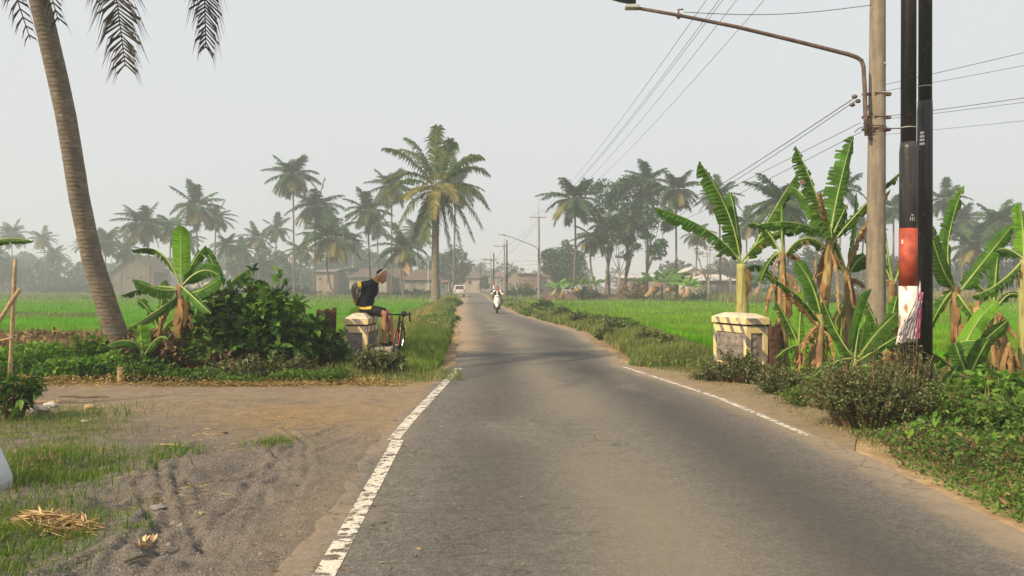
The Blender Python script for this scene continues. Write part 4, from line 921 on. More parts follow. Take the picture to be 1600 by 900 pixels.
# far banana thickets at the edge of the rice field
def far_banana(px, foot_py, top_py, Y, label, sd, w=9, group='bananas along the far edge of the rice field', mat=B_):
    r = random.Random(sd); x = gx(px, Y); b = Vector((x, Y, hz(x, Y) - .1)); k = Y / F; H = gz(top_py, Y) - b.z
    root = empty('banana_plant', b, label, 'banana plant', group)
    mb = MB(); mb.tube([b, b + Vector((r.uniform(-.1, .1), 0, H * .5))], [.14, .10], 7); mb.build('stem', M['bstem'], root, True)
    c_ = b + Vector((0, 0, H * .48)); mb = MB()
    for i in range(8):
        a = i * 2.4 + r.uniform(-.4, .4); el = R(r.uniform(15, 82) if i < 6 else r.uniform(-70, -30)); L = H * r.uniform(.38, .55); d = Vector((math.cos(a), math.sin(a) * .6, 0))
        P1 = c_ + (d * math.cos(el) + Vector((0, 0, 1)) * math.sin(el)) * L * .6; P2 = P1 + (d * .9 + Vector((0, 0, r.uniform(-.6, .3)))) * L * .45
        bleaf(mb, c_, P1, P2, H * .17, (0, -.5, .8), .5, .6, mat if i < 7 else X_, sd * 9 + i, n=12)
    mb.build('crown', None, root)
for i, (px, fp, tp, Y, lab, m_) in enumerate([
    (869, 462, 424, 99, 'small far banana shoot with one bright upright leaf near the utility pole', LM), (880, 462, 430, 101, 'bluish far banana beside the bright-leafed shoot', D_),
    (1022, 460, 405, 97, 'far banana plant under the dark grove trees, first of the dense row', B_), (1034, 461, 398, 99, 'tall far banana in the dense row, second from the grove', B_),
    (1046, 461, 402, 97, 'far banana in the middle of the dense row', B_), (1058, 462, 408, 98, 'far banana right of the middle of the dense row', B_),
    (1068, 462, 414, 96, 'pale far banana standing in front at the row end', LM), (1078, 464, 420, 95, 'pale far banana nearest the bare tree', LM),
    (905, 462, 420, 103, 'far banana under the bushy palm of the grove', D_), (925, 462, 418, 104, 'far banana between the first grove trunks', D_), (1004, 462, 418, 103, 'far banana under the tallest grove palm', D_),
    (1186, 462, 408, 96, 'far banana right of the nearest banana stem', D_), (1205, 462, 412, 98, 'far banana beside the slim banana plant', D_), (1250, 464, 420, 97, 'far banana seen between the banana clump stems', D_)]):
    far_banana(px, fp, tp, Y, lab, 100 + i, mat=m_)

# ------------------------------------------------------------------ houses
def house(name, label, x0, x1, ye, yr, Y, wall, roof, kind='gable_side', depth=9, wins=(), door=None, cat='house', base=None, over=.5, fence=False):
    X0, X1 = gx(x0, Y), gx(x1, Y); zb = (hz((X0 + X1) / 2, Y) if base is None else base) - .15; ze, zr = gz(ye, Y), gz(yr, Y); cx = (X0 + X1) / 2
    root = empty(name, (cx, Y, zb), label, cat)
    w = MB()
    if kind == 'gable_front':
        w.prism([(X0, zb), (X1, zb), (X1, ze), (cx, zr - .1), (X0, ze)], Y, Y + depth)
    else: w.box((cx, Y + depth / 2, (zb + ze) / 2), (X1 - X0, depth, ze - zb))
    w.build('wall', W_[wall], root)
    rf = MB(); o = over; th = .16; a, b_ = X0 - o, X1 + o
    if kind == 'gable_front':
        for s, xe in ((-1, a), (1, b_)):
            zl = ze - (zr - ze) / (cx - X0) * o
            V = [(cx, Y - o, zr), (xe, Y - o, zl), (xe, Y + depth + o, zl), (cx, Y + depth + o, zr)]; V += [(v[0], v[1], v[2] + th) for v in V]
            rf.add(V, [(0, 1, 2, 3), (7, 6, 5, 4), (0, 4, 5, 1), (1, 5, 6, 2), (2, 6, 7, 3), (3, 7, 4, 0)])
    elif kind == 'flat': rf.box((cx, Y + depth / 2, ze + .12), (b_ - a, depth + 2 * o, .22))
    elif kind == 'lean':
        V = [(a, Y - o, ze - .1), (b_, Y - o, ze - .1), (b_, Y + depth, zr), (a, Y + depth, zr)]; V += [(v[0], v[1], v[2] + th) for v in V]
        rf.add(V, [(3, 2, 1, 0), (4, 5, 6, 7), (0, 1, 5, 4), (1, 2, 6, 5), (2, 3, 7, 6), (3, 0, 4, 7)])
    else:
        ins = 0 if kind == 'gable_side' else min((X1 - X0) * .3, depth * .45); ym = Y + depth / 2
        e = [(a, Y - o, ze - .05), (b_, Y - o, ze - .05), (b_, Y + depth + o, ze - .05), (a, Y + depth + o, ze - .05)]; rg = [(a + ins, ym, zr), (b_ - ins, ym, zr)]
        rf.add(e + rg, [(0, 1, 5, 4), (2, 3, 4, 5), (1, 2, 5), (3, 0, 4), (3, 2, 1, 0)])
    rf.build('roof', R_[roof], root)
    for (wx, wy, ww, wh) in wins:
        px_, pz = gx(wx, Y), gz(wy, Y); W2, H2 = ww * Y / F, wh * Y / F
        f = MB(); t = .09
        for dx, dz, sx, sz in ((0, H2 / 2, W2 + 2 * t, t), (0, -H2 / 2, W2 + 2 * t, t), (-W2 / 2, 0, t, H2 - t), (W2 / 2, 0, t, H2 - t), (0, 0, t * .6, H2 - t)): f.box((px_ + dx, Y - .04, pz + dz), (sx, .12, sz))
        fo = f.build('window', W_['cream'] if wall != 'cream' else W_['wood'], root); MB().box((px_, Y - .015, pz), (W2 - t, .03, H2 - t)).build('pane', M['glass'], fo)
    if door:
        px_ = gx(door[0], Y); W2 = door[1] * Y / F; Hh = 2.1; d = MB().box((px_, Y - .03, zb + .1 + Hh / 2), (W2, .08, Hh)); do = d.build('door', W_['wood'], root)
        MB().ball((px_ + W2 * .35, Y - .1, zb + 1.1), .06, 6, 4).build('handle', M['chrome'], do)
    return root
house('house', 'low pinkish house with a long pale flat roof at the far left', 28, 60, 424, 420, 240, 'pink', 'pale', 'lean', 8, [(38, 432, 4, 5), (50, 432, 4, 5)])
house('shed', 'long low pale-roofed shed right of the far left pinkish house', 66, 112, 436, 432, 250, 'tan', 'pale', 'lean', 6, [(80, 440, 4, 3)], cat='shed')
house('barn', 'large hazy barn with a steep brown gable behind the upright banana leaf', 178, 240, 424, 399, 190, 'wood', 'tile', 'gable_front', 14, [(200, 434, 6, 6), (220, 434, 6, 6)], (210, 6), cat='barn')
house('shed', 'low white-walled shed attached to the right of the gabled barn', 243, 268, 420, 415, 198, 'white', 'grey', 'lean', 8, [(250, 430, 3, 6), (258, 430, 3, 6)], cat='shed')
house('house', 'small pale house wall seen right of the upright banana leaf', 288, 330, 436, 430, 190, 'white', 'tile', 'hip', 7, [(300, 442, 4, 5), (316, 442, 4, 5)])
house('house', 'low house with brown roof behind the top of the broad-leaved bush', 362, 408, 428, 420, 205, 'tan', 'tile', 'hip', 8, [(376, 438, 4, 5), (394, 438, 4, 5)])
house('house', 'pinkish plastered house with a bare gable wall left of the curved palm', 494, 521, 424, 420, 165, 'pink', 'grey', 'lean', 8, [(512, 438, 3, 10), (500, 436, 4, 5)])
house('house', 'two-storey blue-grey house left of the seated cyclist', 522, 545, 420, 417, 172, 'grey', 'grey', 'flat', 9, [(532, 428, 2.5, 7), (532, 443, 4, 8)])
house('house', 'house with wide hipped brown roof directly behind the cyclist', 546, 604, 433, 418, 160, 'cream', 'tile', 'hip', 11, [(556, 443, 4, 5), (572, 443, 4, 5)], (590, 4))
house('house', 'brown hip-roofed house between the cyclist and the short squat palm', 598, 630, 434, 420, 168, 'tan', 'tile', 'hip', 9, [(606, 443, 4, 5), (620, 443, 4, 5)])
house('house', 'tall orange-walled upper storey above the brown roofs', 624, 640, 380, 378, 182, 'orange', 'tile', 'flat', 5, [(632, 388, 5, 5)], over=.2)
house('house', 'house with long brown hip roof left of the big roadside palm', 632, 686, 437, 420, 156, 'tan', 'tile', 'hip', 11, [(644, 444, 4, 5), (660, 444, 4, 5)], (672, 4))
house('house', 'house with brown hipped roof and cream wall at the left end of the road', 690, 750, 434, 413, 205, 'cream', 'tile', 'hip', 12, [(716, 441, 4, 5), (734, 441, 4, 5)])
house('warung', 'small pale roadside kiosk behind the big palm trunk', 689, 698, 442, 439, 122, 'white', 'red', 'lean', 3, [(693, 448, 3, 4)], cat='kiosk', over=.2)
house('house', 'brick house close to the far end of the road on its right side', 748, 766, 424, 420, 250, 'brick', 'dark', 'flat', 10, [(753, 436, 3, 4), (760, 436, 3, 4)])
house('house', 'tall reddish gabled brick house behind the poles', 772, 792, 432, 424, 235, 'brick', 'red', 'hip', 10, [(778, 440, 3, 4), (785, 440, 3, 4)])
house('house', 'reddish house with a pointed tile roof right of the black roadside pole', 784, 822, 437, 420, 185, 'brick', 'red', 'gable_front', 10, [(797, 444, 4, 5), (808, 444, 4, 5)])
house('house', 'flat-roofed brick house left of the concrete utility pole', 812, 842, 428, 424, 178, 'brick', 'grey', 'flat', 9, [(820, 438, 6, 4), (832, 438, 6, 4)])
house('house', 'pale brick house right of the concrete utility pole behind trees', 844, 872, 432, 425, 182, 'pink', 'red', 'hip', 9, [(852, 442, 4, 5)])
house('house', 'reddish house with pale roof edge seen through the grove trunks', 972, 1030, 434, 430, 150, 'brick', 'pale', 'lean', 8, [(986, 444, 4, 5), (1004, 444, 4, 5)])
house('house', 'small white two-storey house with a gable behind the bare trees', 1074, 1096, 424, 418, 160, 'white', 'pale', 'gable_front', 8, [(1080, 430, 4, 5), (1090, 430, 4, 5)])
house('house', 'low tan house with a pale gabled roof right of the bare trees', 1092, 1150, 438, 428, 130, 'tan', 'pale', 'hip', 8, [(1104, 446, 4, 5), (1134, 446, 4, 5)], (1120, 5))
# low brick wall and bamboo fence beyond the right field
for (xa, xb, Y, h_) in ((846, 902, 103.0, .95), (902.2, 1010, 105.0, .7)):
    mb = MB(); mb.box(((gx(xa, Y) + gx(xb, Y)) / 2, Y, hz(gx(xa, Y), Y) + h_ / 2 - .2), (gx(xb, Y) - gx(xa, Y), .25, h_ + .3), 0, .03)
    tag(mb.build('brick_wall', W_['brick']), 'taller stretch of low red-brown brick wall beside the concrete utility pole' if xa < 900 else 'longer lower stretch of red-brown brick wall beneath the grove', 'wall')
root = empty('bamboo_fence', (gx(1540, 88), 88, -.4), 'long pale bamboo stick fence across the field at the far right', 'fence')
mb = MB(); r = random.Random(3); X = gx(1405, 88)
while X < gx(1760, 88): mb.tube([(X, 88, -.5), (X + r.uniform(-.1, .1), 88, gz(455, 88) + r.uniform(-.1, .45))], .035, 4); X += r.uniform(.14, .3)
mb.build('stakes', M['wood'], root); MB().tube([(gx(1405, 88), 87.95, .5), (gx(1760, 88), 87.95, .5)], .03, 4).build('rail', M['wood'], root)
def pickup(px, Y, rz, label):
    x = gx(px, Y); z0 = .02; root = empty('parked_van', (x, Y, z0), label, 'van'); P = lambda a, b_, c_: (x + a * math.cos(rz) - b_ * math.sin(rz), Y + a * math.sin(rz) + b_ * math.cos(rz), z0 + c_)
    def slab(pr, y0, y1, ins=0):                    # side profile pushed across the width
        V = [P(-.82 + ins * (q[2] if len(q) > 2 else 0), q[0], q[1]) for q in pr] + [P(.82 - ins * (q[2] if len(q) > 2 else 0), q[0], q[1]) for q in pr]; n = len(pr)
        return V, [tuple(range(n)), tuple(range(2 * n - 1, n - 1, -1))] + [(i, i + n, (i + 1) % n + n, (i + 1) % n) for i in range(n)]
    mb = MB(); mb.add(*slab([(-2.1, .35), (2.0, .35), (2.1, .75), (1.95, 1.0), (1.2, 1.08), (.75, 1.72, 1), (-1.6, 1.78, 1), (-2.0, 1.15), (-2.12, .8)], 0, 0, .13)); mb.build('body', W_['white'], root)
    mb = MB(); mb.add([P(-.6, -2.045, 1.2), P(.6, -2.045, 1.2), P(.56, -1.72, 1.66), P(-.56, -1.72, 1.66)], [(0, 1, 2, 3)]); 
    for s in (-1, 1): mb.add([P(s * .80, -1.6, 1.15), P(s * .80, .9, 1.15), P(s * .72, .6, 1.62), P(s * .72, -1.45, 1.62)], [(0, 1, 2, 3)])
    mb.build('windows', M['glass'], root)
    for a, b_ in ((-.72, -1.35), (.72, -1.35), (-.72, 1.35), (.72, 1.35)):
        wv = MB().tube([P(a - .1, b_, .33), P(a + .1, b_, .33)], .33, 14).build('wheel', M['rubber'], root)
        MB().tube([P(a - .11, b_, .33), P(a + .11, b_, .33)], .19, 10).build('rim', M['chrome'], wv)
    for a in (-.68, .68): MB().box(P(a, -2.1, .95), (.16, .06, .28), rz).build('tail_light', M['red'], root)
    MB().box(P(0, -2.16, .5), (1.6, .12, .2), rz).build('bumper', M['chrome'], root)
pickup(717, 118, .12, 'white van parked at the left roadside in front of the far house')

# ------------------------------------------------------------------ poles, lamps, cables
def tapered(root, x, Y, z0, z1, r0, r1, mat, n=14, nm='shaft'):
    k = 10; return MB().tube([(x, Y, z0 + (z1 - z0) * i / k) for i in range(k + 1)], [r0 + (r1 - r0) * i / k for i in range(k + 1)], n).build(nm, mat, root, True)
def upole(name, label, px, ytop, Y, r0, r1, mat, arms=(), spike=0, cat='utility pole', group=None, band=None):
    x = gx(px, Y); zb = hz(x, Y) - .2; zt = gz(ytop, Y); root = empty(name, (x, Y, zb), label, cat, group)
    tapered(root, x, Y, zb, zt, r0, r1, M[mat], 10)
    for (ya, half, off) in arms:
        za = gz(ya, Y); a = MB().box((x + off, Y - r1 - .05, za), (2 * half, .09, .11)).build('crossarm', M['pole_far'] if mat != 'black' else M['rust'], root)
        for q in (-.9, -.45, 0.45, .9): MB().tube([(x + off + q * half, Y - r1 - .05, za + .06), (x + off + q * half, Y - r1 - .05, za + .2), (x + off + q * half, Y - r1 - .05, za + .3)], [.035, .06, .03], 6).build('insulator', M['galv'], a)
    if spike: tapered(root, x, Y, zt, zt + spike, .03, .02, M['rust'], 5, 'spike')
    if band:
        for (y0, y1, mt) in band: tapered(root, x, Y, gz(y1, Y), gz(y0, Y), r0 * 1.05, r0 * 1.03, M[mt], 10, 'painted_band')
    return root
up1 = upole('utility_pole', 'tall concrete utility pole with crossarm and curved street lamp beyond the field', 842, 337, 97, .17, .11, 'pole_far', [(340, 1.0, -.1)], 2.2)
x = gx(842, 97); mb = MB(); mb.tube([(x - .05, 96.8, gz(412, 97)), (x - .1, 96.8, gz(390, 97)), (x - .5, 96.8, gz(385, 97)), (gx(800, 97), 96.8, gz(371, 97)), (gx(784, 97), 96.8, gz(367, 97))], [.05, .05, .045, .035, .035], 6); mb.build('lamp_arm', M['rust'], up1)
MB().box((gx(784, 97), 96.8, gz(366.5, 97)), (.9, .3, .14), 0, .04).build('lamp_head', M['galv'], up1)
upole('utility_pole', 'slim black steel pole standing at the right road edge behind the scooter', 792, 375, 100, .13, .08, 'black')
upole('utility_pole', 'grey utility pole with a crossarm just behind the slim black pole', 788, 380, 118, .14, .10, 'pole_far', [(385, .95, -.6)], .8)
upole('utility_pole', 'dark pole with red and white painted foot left of the scooter rider', 771.5, 395, 130, .15, .09, 'black', [(406, 1.0, -.5)], 0, band=[(446, 452, 'white'), (438, 446, 'red_band')])
upole('utility_pole', 'thin utility pole with a short crossarm left of the red-footed pole', 767, 402, 160, .14, .10, 'pole_far', [(406, .9, -.6), (412, .7, -.6)], 1.4)
upole('utility_pole', 'far utility pole second from the end of the road', 756, 404, 190, .15, .11, 'pole_far', [(405, .8, 0)])
upole('utility_pole', 'farthest dark pole at the end of the road', 751, 410, 215, .17, .12, 'black')
upole('utility_pole', 'thin far pole seen between the palms left of the cyclist', 552, 370, 210, .14, .1, 'pole_far', [(372, .9, 0)], 0)
upole('utility_pole', 'short white pipe standing by the hip-roofed house left of the big palm', 669, 408, 150, .07, .05, 'white')
# near concrete pole with lamp arm
Yc = 14.0; xc = gx(1369, Yc); zb = hz(xc, Yc) - .3
cp = empty('utility_pole', (xc, Yc, zb), 'near thick concrete utility pole carrying the long lamp arm', 'utility pole')
def px_at(py): return gx(1367 + (480 - py) * .0125, Yc)
tp = 10.2
mb = MB(); k = 22
mb.tube([(xc - .02 + .062 * i / k * 1.1, Yc, zb + (tp - zb) * i / k) for i in range(k + 1)], [.178 - .075 * i / k for i in range(k + 1)], 22); mb.build('shaft', M['pole_conc'], cp, True)
for py in (102, 148, 184):
    c_ = Vector((px_at(py), Yc, gz(py, Yc))); MB().tube([c_ - Vector((0, 0, .028)), c_ + Vector((0, 0, .028))], [.139 if py > 110 else .132] * 2, 22).build('strap', M['galv'], cp, True)
for py in (148, 184, 203):
    c_ = Vector((px_at(py), Yc, gz(py, Yc)))
    mb = MB(); mb.box(c_ + Vector((.17, -.03, 0)), (.09, .07, .06), 0, .01); mb.box(c_ + Vector((-.2, -.03, 0)), (.16, .05, .05), 0, .01); mb.tube([c_ + Vector((-.13, -.14, 0)), c_ + Vector((.13, -.14, 0))], .012, 5); mb.build('clamp', M['rust'], cp)
c_ = Vector((px_at(203), Yc, gz(203, Yc))); mb = MB()
for q in range(4): mb.ring(c_ + Vector((0, 0, .03 * q - .045)), .142, .014, (0.04 * q - .05, .03, 1), 20, 5)
mb.build('rusty_wire_wrap', M['rust'], cp)
r = random.Random(8); mb = MB()
for q in range(9):
    s = c_ + Vector((-.2, -.12, r.uniform(-.2, .45))); P_ = [s]
    for j in range(7): P_.append(P_[-1] + Vector((r.uniform(-.09, .08), r.uniform(-.03, .03), r.uniform(-.09, .08))))
    mb.tube(P_, .008, 4)
mb.tube([c_ + Vector((.15, -.1, 0)), c_ + Vector((.38, -.1, .01)), c_ + Vector((.47, -.1, -.1))], .012, 5)
mb.build('wire_tangle', M['rust'], cp)
for dx, dy in ((-20, -30), (-10, -20), (-26, -12)): MB().ball(at(1346 + dx * .55, 172 + dy * .7, Yc - .1), (.05, .04, .04), 7, 5).build('cable_splice', M['rust'], cp, True)
arm = [(1354, 212), (1352, 180), (1351, 140), (1349, 104), (1346, 95), (1339, 90), (1325, 85), (1250, 66), (1150, 42), (1060, 24), (985, 11)]
MB().tube([at(a, b_, Yc - .16) for a, b_ in arm], [.036] * 7 + [.034, .032, .03, .028], 10).build('lamp_arm', M['rust'], cp, True)
lh = MB(); L0 = at(993, 13, Yc - .16); dv = (at(950, -1, Yc - .16) - L0)
for nm_, sc_, mt in (('lamp_head', 1.0, 'rust'),):
    V = []; prof = [(0, .05, .05), (.12, .10, .085), (.45, .14, .12), (.8, .15, .13), (1.0, .10, .07)]; mb = MB(); n = 12
    for t, ry, rz_ in prof:
        p_ = L0 + dv * t * 1.25 + Vector((0, 0, .10))
        for j in range(n):
            a = 2 * math.pi * j / n; V.append(p_ + Vector((0, math.cos(a) * ry * 1.2, math.sin(a) * rz_ * (1 if math.sin(a) > 0 else .55))))
    fs = [(i * n + j, i * n + (j + 1) % n, (i + 1) * n + (j + 1) % n, (i + 1) * n + j) for i in range(4) for j in range(n)] + [tuple(range(n)), tuple(range(5 * n - 1, 4 * n - 1, -1))]
    mb.add(V, fs); lo = mb.build('lamp_head', M['black'], cp, True)
MB().box(L0 + dv * .12 + Vector((0, 0, .0)), (.24, .16, .07), 0, .015).build('lamp_bracket', M['galv'], lo)
mb = MB(); q_ = at(1060, 24, Yc - .16); mb.tube([q_ + Vector((0, 0, -.07)), q_ + Vector((0, 0, .1)), q_ + Vector((.08, 0, .1))], .018, 6); mb.tube([q_ + Vector((-.03, 0, 0)), q_ + Vector((.04, 0, -.01))], .045, 8); mb.build('stay_clamp', M['rust'], cp)
s0, s1 = at(1068, 19, Yc - .16), at(1362, 8, Yc - .1); MB().tube([s0.lerp(s1, i / 10) - Vector((0, 0, .10 * math.sin(math.pi * i / 10))) for i in range(11)], .006, 4).build('stay_wire', M['wire'], cp)
MB().box((px_at(-60), Yc - .2, 9.35), (2.0, .1, .12), 0, .01).build('crossarm', M['rust'], cp)

def cable(A_, B_2, sag, label, rad=.009, grp='overhead cables'):
    rad *= .62
    A_, B_2 = Vector(A_), Vector(B_2); n = 30
    tag(MB().tube([A_.lerp(B_2, i / n) - Vector((0, 0, sag * 4 * (i / n) * (1 - i / n))) for i in range(n + 1)], rad, 4).build('cable', M['wire']), label, 'cable', grp)
xp = px_at(-60)
def line_px(p, z, x=None): pass
tops = [(-1.05, -.9, 'overhead cable crossing the sky, leftmost of the bundle over the road'), (-.72, -.5, 'overhead cable, second from the left in the bundle over the road'),
        (-.62, -.42, 'overhead cable almost touching the second of the bundle over the road'), (-.3, .4, 'overhead cable, fourth from the left in the bundle over the road'), (.45, .85, 'overhead cable, rightmost of the bundle rising over the road')]
xm = gx(842, 97); zm = gz(338, 97)
for (da, db, lab) in tops:
    cable((xm - .1 + db, 96.9, zm + .25), (xp + da, Yc - .2, 9.45), 1.4, lab, .013)
    cable((xp + da, Yc - .2, 9.45), (xp + da + 3.5, -30, 9.8), 1.0, lab.replace('overhead cable', 'overhead cable behind the near pole'), .012)
a0 = at(1340, 150, Yc - .1)
cable((xm - .1, 96.8, gz(402, 97)), a0, 1.55, 'low cable pair from the near pole clamp down to the far pole, upper strand', .014)
cable((xm - .1, 96.8, gz(404, 97)), a0 - Vector((0, 0, .06)), 1.75, 'low cable pair from the near pole clamp down to the far pole, lower strand', .012)
cable(at(792, 380, 100), at(1344, 192, Yc - .1), 1.9, 'sagging cable leaving the near pole below the lamp arm foot', .009)
cable(at(792, 384, 100), at(1346, 206, Yc - .1), 2.2, 'lowest sagging cable leaving the near pole', .009)
cable(at(1384, 132, Yc), (20, 5.5, 8.0), .3, 'upper right cable from the near concrete pole past the black poles', .007)
cable(at(1384, 142, Yc), (20, 5.5, 7.3), .35, 'second right cable from the near concrete pole past the black poles', .006)
cable(at(1384, 182, Yc), (20, 5.5, 6.1), .3, 'third right cable from the near concrete pole past the black poles', .008)
cable(at(1384, 186, Yc), (20, 5.5, 5.85), .3, 'fourth right cable hanging just under the third', .006)
cable(at(1384, 210, Yc), (20, 5.5, 5.0), .2, 'lowest right cable from the near concrete pole', .005)
for (p0, p1, Ya, Yb, sg, lab) in (((788, 384), (842, 341), 118, 97, .6, 'far cable from the concrete utility pole to the pole behind it'), ((770, 405), (788, 384), 130, 118, .4, 'far cable between the two crossarm poles beyond the scooter'),
        ((756, 405), (770, 406), 190, 130, .8, 'far cable over the end of the road'), ((766, 408), (842, 346), 160, 97, 1.2, 'far lower cable from the concrete utility pole to the end of the road')):
    cable(at(p0[0], p0[1], Ya), at(p1[0], p1[1], Yb), sg, lab, .03)
for py, lab in ((405, 'faint level cable crossing the far road'), (411, 'lower faint level cable crossing the far road'), (418, 'lowest faint cable crossing the far road')):
    cable(at(715, py - 1, 170), at(842, py + 2, 175), .4, lab, .03)

# the pair of black steel poles
def step_pole(px, Y, r0, ystep, r1, label, bands=(), group='black steel poles'):
    x = gx(px, Y); zb = hz(x, Y) - .2; zs = gz(ystep, Y); zt = 9.2
    root = empty('steel_pole', (x, Y, zb), label, 'steel pole', group)
    MB().tube([(x, Y, zb), (x, Y, zs - .1), (x + .002, Y, zs - .06), (x + .002, Y, zs + .02)], [r0, r0, r0 * .97, r1 * 1.06], 26).build('lower_tube', M['black'], root, True)
    MB().tube([(x + .002, Y, zs + .022), (x + .01, Y, zt)], [r1, r1 * .98], 26).build('upper_tube', M['black'], root, True)
    MB().ring((x, Y, zs + .2), r1 + .0, .006, (0.02, 0, 1), 26, 5).build('weld_ring', M['galv'], root)
    for (y0, y1, mt) in bands: MB().tube([(x, Y, gz(y1, Y)), (x, Y, gz(y0, Y))], [r0 + .0035] * 2, 26).build('painted_band', M[mt], root, True)
    return root, x, zb
p1, x1_, _z = step_pole(1419, 10.0, .104, 225, .090, 'black steel pole with a red band over a white band', [(357, 447, 'red_band'), (447, 534, 'white_rust')])
p2, x2_, _z2 = step_pole(1445, 10.35, .092, 160, .082, 'plain black steel pole just right of the banded one', [])
def mark(root, x, Y, r_, py, w, h_, a0_, nm='sticker', mt='white'):
    z = gz(py, Y); V = []
    for i in range(5):
        a = a0_ + (i / 4 - .5) * w / r_
        for s in (-1, 1): V.append((x + math.sin(a) * r_, Y - math.cos(a) * r_, z + s * h_ / 2))
    MB().add(V, [(2 * i, 2 * i + 2, 2 * i + 3, 2 * i + 1) for i in range(4)]).build(nm, M[mt], root)
for i, (py, w) in enumerate(((209, .05), (214.5, .055), (220, .06), (226, .065))): mark(p2, x2_, 10.35, .0945, py, w, .03, -.85, 'painted_mark')
mark(p1, x1_, 10, .1095, 378, .02, .05, -1.1, 'sticker')
mark(p1, x1_, 10, .106, 337, .035, .012, .0, 'scratched_mark', 'galv')
for a in (-.22, 0.0, .22): mark(p1, x1_, 10, .106, 343, .008, .05, a, 'scratched_mark', 'galv')
for i in range(5): mark(p2, x2_, 10.35, .0940, 598 + (i % 2) * 2, .018, .02, -.5 + .25 * i, 'painted_mark')
# rag tied between the poles
r = random.Random(2); V = []; fs = []; k, nn = 9, 12; mbp = MB().mat(M['pink'])
path = [(1437, 458), (1434, 472), (1427, 486), (1420, 500), (1411, 512)]
def drape(mb, path, Y, wd, sd, nn=11, steps=18):
    r = random.Random(sd); V = []
    for i in range(steps + 1):
        t = i / steps * (len(path) - 1); j = min(int(t), len(path) - 2); f_ = t - j; a = Vector(at(*path[j], Y)).lerp(at(*path[j + 1], Y), f_); ww = wd[0] + (wd[1] - wd[0]) * i / steps
        for q in range(nn):
            u = q / (nn - 1) - .5; V.append(a + Vector((u * ww, -.03 - .022 * math.sin(q * 2.3 + i * .35) - .03 * math.cos(u * 3), -abs(u) * .03 + .01 * math.sin(i * 1.3 + q))))
    mb.add(V, [(i * nn + q, i * nn + q + 1, (i + 1) * nn + q + 1, (i + 1) * nn + q) for i in range(steps) for q in range(nn - 1)])
rg = empty('rag', at(1430, 470, 9.85), 'pink and grey-white cloth rag tied to the banded black pole', 'rag')
mb = MB(); drape(mb, [(1437, 456), (1434, 472), (1431, 500), (1428, 528)], 9.86, (.05, .10), 1); mb.build('pink_cloth', M['pink'], rg, True)
mb = MB(); drape(mb, [(1432, 470), (1424, 490), (1412, 512), (1403, 535)], 9.84, (.09, .09), 2); drape(mb, [(1424, 492), (1420, 510), (1418, 528)], 9.85, (.1, .16), 3); drape(mb, [(1420, 494), (1412, 500), (1405, 520)], 9.83, (.03, .07), 5); mb.build('pale_cloth', M['ragwhite'], rg, True)
MB().tube([at(1437, 440, 10.0), at(1437, 460, 9.88)], .012, 6).build('knot', M['ragwhite'], rg)

# ------------------------------------------------------------------ bridge posts
def post(label, X, Y, w, L, H, rz, capo, ht=.10):
    root = empty('bridge_post', (X, Y, 0), label, 'bridge post'); root.rotation_euler = (0, 0, 0)
    cz, sn = math.cos(rz), math.sin(rz); W2 = lambda a, b_, c_: Vector((X + a * cz - b_ * sn, Y + a * sn + b_ * cz, c_))
    def bx(mb, c, d, bev=.0): mb.box(W2(*c), d, rz, bev)
    mb = MB(); zb, zt = -.4, H - .2; t = .095                                 # recessed core with raised borders
    bx(mb, (0, 0, (zb + zt) / 2), (w - .05, L - .05, zt - zb))
    core = mb
    mb = MB()
    for sx in (-1, 1):
        for sy in (-1, 1): bx(mb, (sx * (w / 2 - t / 2), sy * (L / 2 - t / 2), (zb + zt) / 2), (t, t, zt - zb), .006)
    for z_, hh in ((zt - .06, .12), (.06, .16)):
        for s in (-1, 1):
            bx(mb, (0, s * (L / 2 - .028), z_), (w - 2 * t - .002, .05, hh)); bx(mb, (s * (w / 2 - .028), 0, z_), (.05, L - 2 * t - .002, hh))
    bo = mb.build('frame', M['chevron'], root); 
    mb = MB(); bx(mb, (0, 0, zt + .02), (w - .08, L - .08, .04)); mb.build('neck', M['rust'], root)
    mb = MB(); o = capo; a, b_ = w / 2 + o, L / 2 + o; z0, z1, z2 = zt + .04, H - .05, H - .05 + ht
    V = [W2(-a, -b_, z0), W2(a, -b_, z0), W2(a, b_, z0), W2(-a, b_, z0), W2(-a, -b_, z1), W2(a, -b_, z1), W2(a, b_, z1), W2(-a, b_, z1), W2(-a * .45, -b_ * .62, z2), W2(a * .45, -b_ * .62, z2), W2(a * .45, b_ * .62, z2), W2(-a * .45, b_ * .62, z2)]
    mb.mat(M['chevron']).add(V[:8], [(3, 2, 1, 0), (0, 1, 5, 4), (1, 2, 6, 5), (2, 3, 7, 6), (3, 0, 4, 7)])
    mb.mat(M['captop']).add(V[4:], [(0, 1, 5, 4), (1, 2, 6, 5), (2, 3, 7, 6), (3, 0, 4, 7), (4, 5, 6, 7)])
    mb.build('cap', None, root)
    r = random.Random(int(X * 10)); mb = core                                   # river stones set proud in the panels
    for s, ln, wd in ((0, w - 2 * t, L), (1, L - 2 * t, w), (2, w - 2 * t, L), (3, L - 2 * t, w)):
        z_ = .2
        while z_ < zt - .17:
            u = -ln / 2 + .09
            while u < ln / 2 - .06:
                q = (u + r.uniform(-.02, .02), z_ + r.uniform(-.02, .02)); rr = r.uniform(.065, .09); d = wd / 2 - .035
                c = {0: (q[0], -d, q[1]), 2: (q[0], d, q[1]), 1: (d, q[0], q[1]), 3: (-d, q[0], q[1])}[s]
                Mx = Matrix.Rotation(rz, 3, 'Z') @ Matrix.Diagonal((1, .3, 1) if s % 2 == 0 else (.3, 1, 1))
                mb.ball(W2(*c), (rr, rr, rr * r.uniform(.7, .9)), 9, 6, Mx); u += rr * 2.0
            z_ += .15
    mb.build('stone_infill', M['stone'], root)
    return root
